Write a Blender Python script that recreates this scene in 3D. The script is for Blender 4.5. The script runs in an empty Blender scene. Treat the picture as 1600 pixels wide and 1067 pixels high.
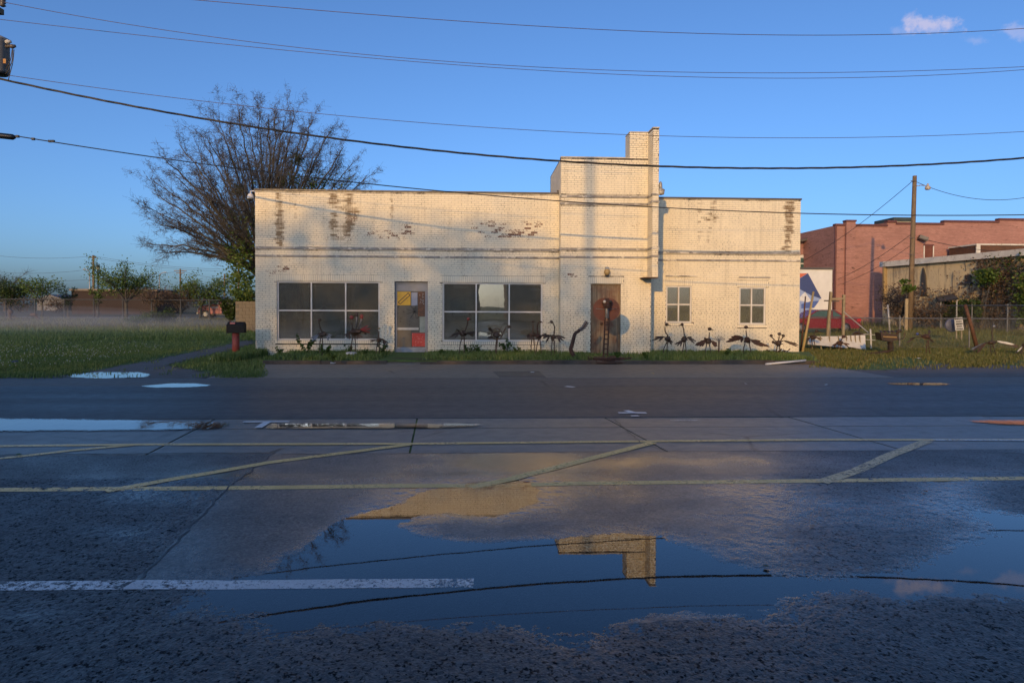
import bpy, bmesh, math, random
import numpy as np
from mathutils import Vector, Matrix, Euler
from mathutils import noise as mnoise

random.seed(7); np.random.seed(7)
SC = bpy.context.scene
COL = SC.collection
R = math.radians

# ------------------------------------------------------------------ camera
F_PX = 1067.0; CAM_H = 1.6
YAW, PITCH, ROLL = R(2.85), R(1.1), R(0.24)
SHIFT_Y = -35.0 / 1600.0
cam_d = bpy.data.cameras.new('camera'); cam = bpy.data.objects.new('camera', cam_d); COL.objects.link(cam)
cam_d.sensor_width = 36.0; cam_d.lens = F_PX / 1600.0 * 36.0
cam_d.shift_y = SHIFT_Y; cam_d.clip_start = 0.05; cam_d.clip_end = 6000
ROT = Matrix.Rotation(-YAW, 3, 'Z') @ Matrix.Rotation(math.pi / 2 - PITCH, 3, 'X') @ Matrix.Rotation(ROLL, 3, 'Z')
cam.matrix_world = Matrix.Translation((0, 0, CAM_H)) @ ROT.to_4x4()
SC.camera = cam

# ------------------------------------------------------------------ sky, sun, exposure
SUN_AZ, SUN_EL = R(20.0), R(12.5)          # azimuth measured from -Y towards -X
world = bpy.data.worlds.new('World'); SC.world = world; world.use_nodes = True
wn = world.node_tree; wn.nodes.clear()
w_out = wn.nodes.new('ShaderNodeOutputWorld'); w_bg = wn.nodes.new('ShaderNodeBackground')
w_sky = wn.nodes.new('ShaderNodeTexSky'); w_sky.sky_type = 'NISHITA'; w_sky.sun_disc = False
w_sky.sun_elevation = SUN_EL; w_sky.sun_rotation = math.pi + SUN_AZ
w_sky.altitude = 0; w_sky.air_density = 0.72; w_sky.dust_density = 2.3; w_sky.ozone_density = 5.0
w_bg.inputs['Strength'].default_value = 0.15
wn.links.new(w_bg.outputs[0], w_out.inputs[0])

sun_d = bpy.data.lights.new('sun', 'SUN'); sun = bpy.data.objects.new('sun', sun_d); COL.objects.link(sun)
sun_d.energy = 2.2; sun_d.angle = R(0.5); sun_d.color = (1.0, 0.575, 0.17)
sun_dir = Vector((-math.sin(SUN_AZ) * math.cos(SUN_EL), -math.cos(SUN_AZ) * math.cos(SUN_EL), math.sin(SUN_EL)))
sun.rotation_euler = sun_dir.to_track_quat('Z', 'Y').to_euler(); sun.location = (-20, -60, 40)

SC.view_settings.view_transform = 'Standard'; SC.view_settings.look = 'None'
SC.view_settings.exposure = 0.56; SC.view_settings.gamma = 1.0
SC.render.engine = 'CYCLES'
SC.cycles.use_denoising = True
SC.cycles.max_bounces = 8; SC.cycles.transparent_max_bounces = 24
SC.cycles.caustics_reflective = False; SC.cycles.caustics_refractive = False

# ------------------------------------------------------------------ measuring: photograph pixel <-> place
def ray(px, py):
    v = Vector(((px - 800) / F_PX, (533.5 + SHIFT_Y * 1600 - py) / F_PX, -1.0))
    return ROT @ v
def onY(px, py, Y):
    d = ray(px, py); t = Y / d.y
    return Vector((d.x * t, Y, CAM_H + d.z * t))
def onZ(px, py, z=0.0):
    d = ray(px, py); t = (z - CAM_H) / d.z
    return Vector((d.x * t, d.y * t, z))
ROTI = np.array(ROT.transposed())
def proj(P):
    """N x 3 world points -> N x 2 pixels"""
    Q = (np.asarray(P, float) - np.array([0, 0, CAM_H])) @ ROTI.T
    w = np.minimum(Q[:, 2], -1e-3)
    return np.stack([800 + F_PX * Q[:, 0] / -w, 533.5 + SHIFT_Y * 1600 - F_PX * Q[:, 1] / -w], 1)

# ------------------------------------------------------------------ node helpers
def new_mat(name):
    m = bpy.data.materials.new(name); m.use_nodes = True
    nt = m.node_tree
    return m, nt, nt.nodes['Principled BSDF'], nt.nodes['Material Output']
def setin(nt, sock, v):
    if v is None: return
    if isinstance(v, bpy.types.NodeSocket): nt.links.new(v, sock)
    elif isinstance(v, (tuple, list)) and len(v) == 3 and sock.type == 'RGBA': sock.default_value = (*v, 1)
    else: sock.default_value = v
def coord(nt, kind='Object'):
    n = nt.nodes.new('ShaderNodeTexCoord'); return n.outputs[kind]
def worldpos(nt):
    return nt.nodes.new('ShaderNodeNewGeometry').outputs['Position']
def vscale(nt, vec, s):
    n = nt.nodes.new('ShaderNodeMapping'); nt.links.new(vec, n.inputs[0]); n.inputs['Scale'].default_value = s; return n.outputs[0]
def noise(nt, vec, scale, detail=4, rough=0.55, dist=0.0):
    n = nt.nodes.new('ShaderNodeTexNoise'); nt.links.new(vec, n.inputs['Vector'])
    n.inputs['Scale'].default_value = scale; n.inputs['Detail'].default_value = detail
    n.inputs['Roughness'].default_value = rough; n.inputs['Distortion'].default_value = dist
    return n.outputs['Fac']
def voronoi(nt, vec, scale, feature='F1', out='Distance', rnd=1.0):
    n = nt.nodes.new('ShaderNodeTexVoronoi'); nt.links.new(vec, n.inputs['Vector']); n.feature = feature
    n.inputs['Scale'].default_value = scale; n.inputs['Randomness'].default_value = rnd
    return n.outputs[out]
def mth(nt, op, a, b=None, c=None, clamp=False):
    n = nt.nodes.new('ShaderNodeMath'); n.operation = op; n.use_clamp = clamp
    for i, v in enumerate((a, b, c)):
        if v is not None: setin(nt, n.inputs[i], v)
    return n.outputs[0]
def mapr(nt, v, a, b, c=0.0, d=1.0, smooth=False):
    n = nt.nodes.new('ShaderNodeMapRange'); n.interpolation_type = 'SMOOTHSTEP' if smooth else 'LINEAR'
    for i, x in enumerate((v, a, b, c, d)): setin(nt, n.inputs[i], x)
    return n.outputs[0]
def ramp(nt, fac, stops):
    n = nt.nodes.new('ShaderNodeValToRGB'); nt.links.new(fac, n.inputs[0]); cr = n.color_ramp
    while len(cr.elements) < len(stops): cr.elements.new(0.5)
    for e, (p, c) in zip(cr.elements, stops): e.position = p; e.color = (*c, 1)
    return n.outputs[0]
def mixc(nt, fac, a, b, mode='MIX'):
    n = nt.nodes.new('ShaderNodeMix'); n.data_type = 'RGBA'; n.blend_type = mode
    setin(nt, n.inputs[0], fac); setin(nt, n.inputs[6], a); setin(nt, n.inputs[7], b)
    return n.outputs[2]
def attr(nt, name):
    n = nt.nodes.new('ShaderNodeAttribute'); n.attribute_name = name; return n.outputs['Fac']
def bump(nt, h, strength=0.5, dist=0.01):
    n = nt.nodes.new('ShaderNodeBump'); n.inputs['Strength'].default_value = strength; n.inputs['Distance'].default_value = dist
    nt.links.new(h, n.inputs['Height']); return n.outputs[0]
def sepxyz(nt, v):
    n = nt.nodes.new('ShaderNodeSeparateXYZ'); nt.links.new(v, n.inputs[0]); return n.outputs

# --- the few small clouds of the sky, upper right, thin drifts of the same kind
def vdot(nt, a, b):
    n = nt.nodes.new('ShaderNodeVectorMath'); n.operation = 'DOT_PRODUCT'; nt.links.new(a, n.inputs[0]); n.inputs[1].default_value = b; return n.outputs['Value']
def sky_clouds():
    d = coord(wn, 'Generated'); col = w_sky.outputs[0]; tot = None
    for (px, py, rx, ry, amt) in ((1455, 38, 46, 17, .55), (1588, 47, 40, 18, .26), (1402, 50, 18, 9, .15), (1525, 64, 26, 8, .15)):
        c = ray(px, py).normalized(); u = c.cross(Vector((0, 0, 1))).normalized(); w = u.cross(c)
        dc = mth(wn, 'MAXIMUM', vdot(wn, d, c), 0.2); x = mth(wn, 'DIVIDE', vdot(wn, d, u), dc); y = mth(wn, 'DIVIDE', vdot(wn, d, w), dc)
        y = mth(wn, 'ADD', y, mth(wn, 'MULTIPLY', x, 0.28))
        r = mth(wn, 'SQRT', mth(wn, 'ADD', mth(wn, 'POWER', mth(wn, 'DIVIDE', x, rx / F_PX), 2.0), mth(wn, 'POWER', mth(wn, 'DIVIDE', y, ry / F_PX), 2.0)))
        n1 = noise(wn, d, 38, 6, 0.62); n2 = noise(wn, d, 110, 4, 0.6)
        e = mth(wn, 'ADD', mth(wn, 'SUBTRACT', 0.72, r), mth(wn, 'ADD', mth(wn, 'MULTIPLY', mth(wn, 'SUBTRACT', n1, 0.5), 2.6), mth(wn, 'MULTIPLY', mth(wn, 'SUBTRACT', n2, 0.5), 0.7)))
        m = mth(wn, 'MULTIPLY', mapr(wn, e, 0.0, 0.75, 0, 1, True), amt)
        tot = m if tot is None else mth(wn, 'MAXIMUM', tot, m)
    c = mixc(wn, tot, col, (3.7, 3.1, 3.5)); wn.links.new(c, w_bg.inputs[0])
sky_clouds()
MATS = {}
TREE_DENS = 66.0
def plain(name, c1, c2=None, rough=0.6, scale=6.0, metal=0.0, bump_s=0.0, bscale=40.0, spec=0.5, spots=None):
    """a procedural material: two tones mixed by noise, optional third-tone spots"""
    if name in MATS: return MATS[name]
    m, nt, b, _ = new_mat(name)
    v = coord(nt)
    c2 = c2 or tuple(x * 0.7 for x in c1)
    f = mapr(nt, noise(nt, v, scale, 5, 0.6), 0.3, 0.7)
    c = mixc(nt, f, c1, c2)
    if spots:
        sc, th, cs = spots
        s = mapr(nt, noise(nt, v, sc, 4, 0.65), th, th + 0.06)
        c = mixc(nt, s, c, cs)
    setin(nt, b.inputs['Base Color'], c)
    setin(nt, b.inputs['Roughness'], mapr(nt, noise(nt, v, scale * 2.3, 3), 0.3, 0.7, max(0.05, rough - 0.12), min(1.0, rough + 0.12)))
    b.inputs['Metallic'].default_value = metal; b.inputs['Specular IOR Level'].default_value = spec
    if bump_s: setin(nt, b.inputs['Normal'], bump(nt, noise(nt, v, bscale, 4), bump_s, 0.02))
    MATS[name] = m
    return m

def foliage_mat(name, c1, c2, c3):
    if name in MATS: return MATS[name]
    m, nt, b, o = new_mat(name)
    g = nt.nodes.new('ShaderNodeNewGeometry')
    f = g.outputs['Random Per Island']
    c = ramp(nt, f, [(0.0, c1), (0.5, c2), (1.0, c3)])
    setin(nt, b.inputs['Base Color'], c); b.inputs['Roughness'].default_value = 0.55
    b.inputs['Specular IOR Level'].default_value = 0.25
    t = nt.nodes.new('ShaderNodeBsdfTranslucent'); nt.links.new(c, t.inputs[0])
    mx = nt.nodes.new('ShaderNodeMixShader'); mx.inputs[0].default_value = 0.3
    nt.links.new(b.outputs[0], mx.inputs[1]); nt.links.new(t.outputs[0], mx.inputs[2]); nt.links.new(mx.outputs[0], o.inputs[0])
    MATS[name] = m
    return m

# ------------------------------------------------------------------ object helpers
def tag(o, label=None, cat=None, group=None, kind=None):
    if label: o['label'] = label
    if cat: o['category'] = cat
    if group: o['group'] = group
    if kind: o['kind'] = kind
    return o
def empty(name, loc, label, cat, group=None):
    o = bpy.data.objects.new(name, None); COL.objects.link(o); o.location = loc; o.empty_display_size = 0.2
    return tag(o, label, cat, group)
def wloc(o):
    v = Vector((0, 0, 0))
    while o is not None: v += o.location; o = o.parent
    return v

class MB:
    def __init__(s): s.v = []; s.f = []; s.fa = {}; s.va = {}
    def add(s, vs, fs, **fattr):
        n = len(s.v); s.v.extend([tuple(p) for p in vs]); k = len(fs)
        for k_ in fattr:
            s.fa.setdefault(k_, [0.0] * len(s.f))
        s.f.extend([tuple(i + n for i in f) for f in fs])
        for k_, lst in s.fa.items():
            lst.extend([fattr.get(k_, 0.0)] * k)
        return s
    def box(s, a, b, **fa):
        (x0, y0, z0), (x1, y1, z1) = a, b
        x0, x1 = min(x0, x1), max(x0, x1); y0, y1 = min(y0, y1), max(y0, y1); z0, z1 = min(z0, z1), max(z0, z1)
        vs = [(x0, y0, z0), (x1, y0, z0), (x1, y1, z0), (x0, y1, z0), (x0, y0, z1), (x1, y0, z1), (x1, y1, z1), (x0, y1, z1)]
        return s.add(vs, [(0, 3, 2, 1), (4, 5, 6, 7), (0, 1, 5, 4), (1, 2, 6, 5), (2, 3, 7, 6), (3, 0, 4, 7)], **fa)
    def bar(s, p, q, w, h=None, up=(0, 0, 1), **fa):
        """box beam from p to q"""
        p, q = Vector(p), Vector(q); h = h or w
        d = (q - p).normalized(); u = Vector(up)
        if abs(d.dot(u)) > 0.95: u = Vector((0, 1, 0))
        a = d.cross(u).normalized() * w / 2; b = a.cross(d).normalized() * h / 2
        vs = [p - a - b, p + a - b, p + a + b, p - a + b, q - a - b, q + a - b, q + a + b, q - a + b]
        return s.add(vs, [(0, 3, 2, 1), (4, 5, 6, 7), (0, 1, 5, 4), (1, 2, 6, 5), (2, 3, 7, 6), (3, 0, 4, 7)], **fa)
    def tube(s, pts, r, n=6, cap=True, **fa):
        pts = [Vector(p) for p in pts]; m = len(pts)
        rs = r if isinstance(r, (list, tuple)) else [r] * m
        vs = []; fs = []
        prev = None
        for i, p in enumerate(pts):
            d = (pts[min(i + 1, m - 1)] - pts[max(i - 1, 0)])
            d = d.normalized() if d.length > 1e-9 else Vector((0, 0, 1))
            if prev is None:
                u = Vector((0, 0, 1)) if abs(d.z) < 0.9 else Vector((0, 1, 0))
                a = d.cross(u).normalized()
            else:
                a = (prev - d * prev.dot(d))
                a = a.normalized() if a.length > 1e-6 else d.orthogonal().normalized()
            prev = a; b = d.cross(a)
            for k in range(n):
                t = 2 * math.pi * k / n
                vs.append(p + (a * math.cos(t) + b * math.sin(t)) * rs[i])
        for i in range(m - 1):
            for k in range(n):
                k2 = (k + 1) % n
                fs.append((i * n + k, i * n + k2, (i + 1) * n + k2, (i + 1) * n + k))
        if cap and n > 2:
            fs.append(tuple(range(n - 1, -1, -1))); fs.append(tuple((m - 1) * n + k for k in range(n)))
        return s.add(vs, fs, **fa)
    def lathe(s, base, prof, n=14, axis=(0, 0, 1)):
        """prof: list of (radius, height) along axis from base"""
        base = Vector(base); ax = Vector(axis).normalized(); a = ax.orthogonal().normalized(); b = ax.cross(a)
        vs = []; fs = []
        for r, h in prof:
            for k in range(n):
                t = 2 * math.pi * k / n
                vs.append(base + ax * h + (a * math.cos(t) + b * math.sin(t)) * r)
        m = len(prof)
        for i in range(m - 1):
            for k in range(n):
                k2 = (k + 1) % n
                fs.append((i * n + k, i * n + k2, (i + 1) * n + k2, (i + 1) * n + k))
        fs.append(tuple(range(n - 1, -1, -1))); fs.append(tuple((m - 1) * n + k for k in range(n)))
        return s.add(vs, fs)
    def prism(s, poly, d):
        """planar polygon (3-D points) extruded by vector d"""
        poly = [Vector(p) for p in poly]; d = Vector(d); n = len(poly)
        vs = poly + [p + d for p in poly]
        fs = [tuple(range(n)), tuple(range(2 * n - 1, n - 1, -1))]
        for i in range(n):
            j = (i + 1) % n; fs.append((i, i + n, j + n, j))
        return s.add(vs, fs)
    def blob(s, c, r, n=8, m=6, jit=0.0):
        c = Vector(c); r = r if isinstance(r, (tuple, list)) else (r, r, r); vs = []; fs = []
        for i in range(1, m):
            ph = math.pi * i / m
            for k in range(n):
                t = 2 * math.pi * k / n; j = 1 + random.uniform(-jit, jit)
                vs.append(c + Vector((r[0] * math.sin(ph) * math.cos(t) * j, r[1] * math.sin(ph) * math.sin(t) * j, r[2] * math.cos(ph) * j)))
        top = len(vs); vs.append(c + Vector((0, 0, r[2]))); vs.append(c - Vector((0, 0, r[2])))
        for i in range(m - 2):
            for k in range(n):
                k2 = (k + 1) % n; fs.append((i * n + k, (i + 1) * n + k, (i + 1) * n + k2, i * n + k2))
        for k in range(n):
            k2 = (k + 1) % n
            fs.append((top, k, k2)); fs.append((top + 1, (m - 2) * n + k2, (m - 2) * n + k))
        return s.add(vs, fs)
    def build(s, name, mat, parent=None, smooth=False, label=None, cat=None, group=None, kind=None, origin=None):
        me = bpy.data.meshes.new(name)
        V = np.array(s.v, float).reshape(-1, 3)
        if parent is not None: off = np.array(wloc(parent))
        elif origin is not None: off = np.array(origin, float)
        elif len(V): off = np.array([(V[:, 0].min() + V[:, 0].max()) / 2, (V[:, 1].min() + V[:, 1].max()) / 2, V[:, 2].min()])
        else: off = np.zeros(3)
        me.from_pydata((V - off).tolist(), [], s.f)
        me.materials.append(mat)
        for k, lst in s.fa.items():
            a = me.attributes.new(k, 'FLOAT', 'FACE'); a.data.foreach_set('value', lst)
        for k, lst in s.va.items():
            a = me.attributes.new(k, 'FLOAT', 'POINT'); a.data.foreach_set('value', lst)
        if smooth: me.polygons.foreach_set('use_smooth', [True] * len(me.polygons))
        o = bpy.data.objects.new(name, me); COL.objects.link(o)
        if parent is not None: o.parent = parent
        else: o.location = off
        return tag(o, label, cat, group, kind)

def orient(mb):
    return mb
def copy_tree(o, parent=None):
    c = o.copy(); COL.objects.link(c); c.parent = parent
    for ch in [x for x in o.children]: copy_tree(ch, c)
    return c
# ================================================================== GROUND
def grid_mesh(name, x0, x1, y0, y1, step, z, mat, attrs=None, kind='structure', keep=None):
    """flat sheet of square cells; attrs: {name: function(P, pixels) -> values per vertex}; keep: function(P)->bool per vertex"""
    nx = max(1, int(round((x1 - x0) / step))); ny = max(1, int(round((y1 - y0) / step)))
    xs = np.linspace(x0, x1, nx + 1); ys = np.linspace(y0, y1, ny + 1)
    X, Y = np.meshgrid(xs, ys); P = np.stack([X.ravel(), Y.ravel(), np.full(X.size, z)], 1)
    i = np.arange(nx * ny); a = (i // nx) * (nx + 1) + i % nx
    Fc = np.stack([a, a + 1, a + nx + 2, a + nx + 1], 1)
    vals = {k: fn(P) for k, fn in (attrs or {}).items()}
    if keep is not None:
        kv = keep(P, vals); Fc = Fc[kv[Fc].any(1)]
        used = np.unique(Fc); remap = np.full(len(P), -1); remap[used] = np.arange(len(used))
        P = P[used]; Fc = remap[Fc]; vals = {k: v[used] for k, v in vals.items()}
    me = bpy.data.meshes.new(name); me.from_pydata(P.tolist(), [], Fc.tolist()); me.materials.append(mat)
    for k, v in vals.items():
        at = me.attributes.new(k, 'FLOAT', 'POINT'); at.data.foreach_set('value', np.asarray(v, np.float32))
    o = bpy.data.objects.new(name, me); COL.objects.link(o)
    if kind: o['kind'] = kind
    return o

def sdist(P, poly):
    """signed distance (positive inside) of the points P[:, :2] to a polygon"""
    p = P[:, :2]; poly = np.asarray(poly, float); n = len(poly)
    d2 = np.full(len(p), 1e18); inside = np.zeros(len(p), bool)
    for i in range(n):
        a = poly[i]; b = poly[(i + 1) % n]; e = b - a; w = p - a
        t = np.clip((w @ e) / max(e @ e, 1e-12), 0, 1); q = w - t[:, None] * e
        d2 = np.minimum(d2, (q * q).sum(1))
        c = ((a[1] > p[:, 1]) != (b[1] > p[:, 1]))
        xint = a[0] + (p[:, 1] - a[1]) * e[0] / (e[1] if abs(e[1]) > 1e-12 else 1e-12)
        inside ^= c & (p[:, 0] < xint)
    return np.where(inside, 1, -1) * np.sqrt(d2)
def ground_poly(pix, z=0.0): return [tuple(onZ(x, y, z))[:2] for x, y in pix]
def seg_dist(P, pts):
    p = P[:, :2]; d2 = np.full(len(p), 1e18); pts = np.asarray(pts, float)
    for a, b in zip(pts[:-1], pts[1:]):
        e = b - a; w = p - a; t = np.clip((w @ e) / max(e @ e, 1e-12), 0, 1); q = w - t[:, None] * e
        d2 = np.minimum(d2, (q * q).sum(1))
    return np.sqrt(d2)
def sm(x, a, b):
    t = np.clip((x - a) / (b - a), 0, 1); return t * t * (3 - 2 * t)

# --- asphalt of the parking lot: coarse worn patches and a smoother sealed middle, wetness by low spots
def lot_material():
    m, nt, b, _ = new_mat('wet_parking_asphalt')
    v = worldpos(nt)
    coarse = attr(nt, 'coarse'); wet = attr(nt, 'wet')
    big = noise(nt, v, 0.9, 5, 0.6); mid = noise(nt, v, 7, 5, 0.65); fine = noise(nt, v, 60, 3, 0.6)
    v1 = voronoi(nt, v, 62); v2 = voronoi(nt, v, 120)
    grain = mth(nt, 'ADD', mth(nt, 'MULTIPLY', v1, 0.75), mth(nt, 'MULTIPLY', v2, 0.35))
    cc = mixc(nt, mapr(nt, mid, 0.3, 0.7), (0.034, 0.034, 0.032), (0.060, 0.058, 0.054))
    cs = mixc(nt, mapr(nt, mid, 0.3, 0.7), (0.058, 0.053, 0.046), (0.090, 0.080, 0.068))
    edge = mth(nt, 'ADD', coarse, mth(nt, 'MULTIPLY', mth(nt, 'SUBTRACT', mid, 0.5), 0.5), clamp=True)
    cf = mapr(nt, edge, 0.35, 0.65)
    col = mixc(nt, cf, cs, cc)
    sv = nt.nodes.new('ShaderNodeTexVoronoi'); nt.links.new(v, sv.inputs['Vector']); sv.inputs['Scale'].default_value = 64
    sr = nt.nodes.new('ShaderNodeSeparateColor'); nt.links.new(sv.outputs['Color'], sr.inputs[0])
    stn = mapr(nt, mth(nt, 'POWER', sr.outputs[0], 2.0), 0.0, 1.0, 0.55, 1.9)
    gg = nt.nodes.new('ShaderNodeCombineColor'); [nt.links.new(stn, gg.inputs[k]) for k in range(3)]
    col = mixc(nt, 1.0, col, gg.outputs[0], 'MULTIPLY')
    spk = mapr(nt, noise(nt, v, 95, 2, 0.5), 0.66, 0.74)
    col = mixc(nt, mth(nt, 'MULTIPLY', spk, 0.35), col, (0.13, 0.12, 0.11))
    tar = mapr(nt, noise(nt, v, 1.7, 6, 0.7), 0.56, 0.68)
    col = mixc(nt, mth(nt, 'MULTIPLY', tar, 0.45), col, (0.018, 0.018, 0.019))
    pit = mapr(nt, mth(nt, 'ADD', mth(nt, 'MULTIPLY', noise(nt, vscale(nt, v, (1.0, 0.8, 1)), 52, 3, 0.55), 0.75), mth(nt, 'MULTIPLY', noise(nt, v, 9, 3, 0.6), 0.25)), 0.53, 0.60)
    pit = mth(nt, 'MULTIPLY', pit, mapr(nt, cf, 0.0, 1.0, 0.45, 1.0))
    col = mixc(nt, pit, col, (0.006, 0.006, 0.007))
    setin(nt, b.inputs['Base Color'], col)
    wn_ = mth(nt, 'ADD', wet, mth(nt, 'MULTIPLY', mth(nt, 'SUBTRACT', big, 0.5), 1.4))
    wn_ = mth(nt, 'ADD', wn_, mth(nt, 'MULTIPLY', mth(nt, 'SUBTRACT', fine, 0.5), 0.35), clamp=True)
    rough = mth(nt, 'ADD', mapr(nt, wn_, 0.15, 0.95, 0.44, 0.08), mth(nt, 'MULTIPLY', cf, 0.05))
    setin(nt, b.inputs['Roughness'], rough)
    pitw = mth(nt, 'MULTIPLY', pit, mapr(nt, wn_, 0.5, 1.0, 1.0, 0.25))
    setin(nt, b.inputs['Specular IOR Level'], mapr(nt, pitw, 0.0, 1.0, 0.62, 0.06))
    h = mth(nt, 'MULTIPLY', grain, mth(nt, 'ADD', 0.30, mth(nt, 'MULTIPLY', cf, 0.70)))
    h = mth(nt, 'MULTIPLY', h, mapr(nt, wn_, 0.3, 1.0, 1.0, 0.16))
    n = nt.nodes.new('ShaderNodeBump'); n.inputs['Strength'].default_value = 0.55; n.inputs['Distance'].default_value = 0.008; n.invert = True
    nt.links.new(h, n.inputs['Height']); setin(nt, b.inputs['Normal'], n.outputs[0])
    return m
LOT = lot_material()

PUDDLE = ground_poly([(436, 872), (470, 856), (505, 836), (512, 826), (545, 806), (585, 796), (625, 789), (642, 774), (672, 764), (720, 756), (775, 750), (828, 752), (846, 764), (842, 786),
    (806, 798), (770, 806), (700, 802), (655, 806), (618, 822), (660, 838), (760, 848), (850, 842), (905, 836), (970, 833), (1030, 838), (1082, 855), (1132, 878), (1200, 896), (1288, 901),
    (1362, 896), (1440, 881), (1490, 861), (1540, 838), (1560, 828), (1535, 812), (1512, 797), (1560, 800), (1640, 815), (1720, 850), (1700, 940), (1600, 938), (1500, 928), (1420, 934), (1340, 927), (1280, 927),
    (1214, 936), (1190, 962), (1110, 955), (1020, 960), (962, 976), (930, 1000), (880, 1001), (840, 986), (760, 976), (690, 982), (600, 976), (540, 980), (482, 986), (424, 1000), (404, 986),
    (396, 966), (334, 962), (300, 942), (312, 926), (345, 908), (425, 892)])
COARSE_MID = ground_poly([(432, 704), (352, 765), (285, 838), (212, 912), (760, 912), (900, 980), (1190, 960), (1240, 930), (1800, 925), (1800, 700)])
def f_coarse(P):
    s = sdist(P, COARSE_MID)
    c = sm(-s, -0.03, 0.05)
    q = proj(P)
    c = np.maximum(c, 0.75 * sm(q[:, 0], 1050, 1350))
    return np.clip(c, 0, 1)
WETSPOTS = [(740, 770, 190, 45, .75), (960, 722, 190, 12, .55), (800, 715, 70, 18, .55), (1400, 800, 260, 60, .30), (1180, 790, 160, 55, .22), (270, 770, 110, 22, .65), (350, 740, 70, 12, .6), (180, 830, 60, 14, .4), (150, 745, 60, 10, .35), (290, 845, 70, 40, .25),
            (1300, 690, 220, 10, .55), (1480, 770, 60, 30, .5), (1560, 870, 200, 40, .4), (590, 860, 140, 40, .35), (1000, 860, 300, 20, .25), (1150, 770, 80, 12, .2), (40, 960, 60, 16, .3)]
def f_wet(P):
    q = proj(P); w = np.full(len(P), 0.20)
    for x, y, rx, ry, a in WETSPOTS:
        w += a * np.exp(-((q[:, 0] - x) / rx) ** 2 - ((q[:, 1] - y) / ry) ** 2)
    s = sdist(P, PUDDLE)
    w += 0.5 * np.exp(-np.clip(-s, 0, None) / 0.12) * (s > -0.7)
    return np.clip(w, 0, 1)

# relief of the near lot: stones, dips that hold the water
def hash2(ix, iy, k):
    h = (ix.astype(np.int64) * 374761393 + iy.astype(np.int64) * 668265263 + k * 1274126177) & 0x7fffffff
    h = ((h ^ (h >> 13)) * 1274126177) & 0x7fffffff
    return ((h ^ (h >> 16)) & 0xffff) / 65535.0
def vnoise(x, y, s, k):
    x = x * s; y = y * s; ix = np.floor(x); iy = np.floor(y); fx = x - ix; fy = y - iy; fx = fx * fx * (3 - 2 * fx); fy = fy * fy * (3 - 2 * fy)
    a, b, c, d = hash2(ix, iy, k), hash2(ix + 1, iy, k), hash2(ix, iy + 1, k), hash2(ix + 1, iy + 1, k)
    return (a * (1 - fx) + b * fx) * (1 - fy) + (c * (1 - fx) + d * fx) * fy
def stones(x, y, cell, k):
    """dome heights (0..1) of stones jittered on a grid"""
    gx, gy = np.floor(x / cell), np.floor(y / cell); best = np.zeros_like(x)
    for dx in (-1, 0, 1):
        for dy in (-1, 0, 1):
            cx, cy = gx + dx, gy + dy; px_ = (cx + hash2(cx, cy, k)) * cell; py_ = (cy + hash2(cx, cy, k + 1)) * cell
            r = cell * (.38 + .55 * hash2(cx, cy, k + 2)); hh = .35 + .65 * hash2(cx, cy, k + 3)
            d2 = ((x - px_) ** 2 + (y - py_) ** 2) / (r * r); best = np.maximum(best, hh * np.sqrt(np.clip(1 - d2, 0, 1)))
    return best
WATER_Z = -0.0003
def lot_base(P):
    """mean ground height (water table of the big puddle is z = 0)"""
    s = sdist(P, PUDDLE) + 0.05 * (vnoise(P[:, 0], P[:, 1], 3.0, 5) - .5) + 0.05 * (vnoise(P[:, 0], P[:, 1], 9.0, 6) - .5)
    b = np.where(s > 0, -np.minimum(s * 0.035, 0.010), np.minimum(-s * 0.020, 0.0065))
    e = sm(P[:, 1], 6.35, 6.6); side = sm(np.abs(P[:, 0]), 5.6, 6.2)
    return b * (1 - e) * (1 - side), s
def lot_height(P, C):
    b, s = lot_base(P); x, y = P[:, 0], P[:, 1]
    g = stones(x, y, .0165, 11) * .75 + stones(x, y, .010, 31) * .4
    med = vnoise(x, y, 14, 3) * .6 + vnoise(x, y, 31, 4) * .4
    A = .0011 + .0042 * C
    z = b + A * (g - .55) + (.0010 + .0030 * C) * (med - .5) * 2
    e = sm(y, 6.3, 6.55); return z * (1 - e) + (b) * e
def fast_mesh(name, P, Fc, mat, attrs, smooth=True):
    me = bpy.data.meshes.new(name); n = len(P); m = len(Fc)
    me.vertices.add(n); me.vertices.foreach_set('co', P.astype(np.float32).ravel())
    me.loops.add(m * 4); me.loops.foreach_set('vertex_index', Fc.astype(np.int32).ravel())
    me.polygons.add(m); me.polygons.foreach_set('loop_start', np.arange(0, m * 4, 4, dtype=np.int32))
    me.update(calc_edges=True); me.materials.append(mat)
    if smooth: me.polygons.foreach_set('use_smooth', np.ones(m, bool))
    for k, v in attrs.items():
        at = me.attributes.new(k, 'FLOAT', 'POINT'); at.data.foreach_set('value', v.astype(np.float32))
    o = bpy.data.objects.new(name, me); COL.objects.link(o); return o
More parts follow.
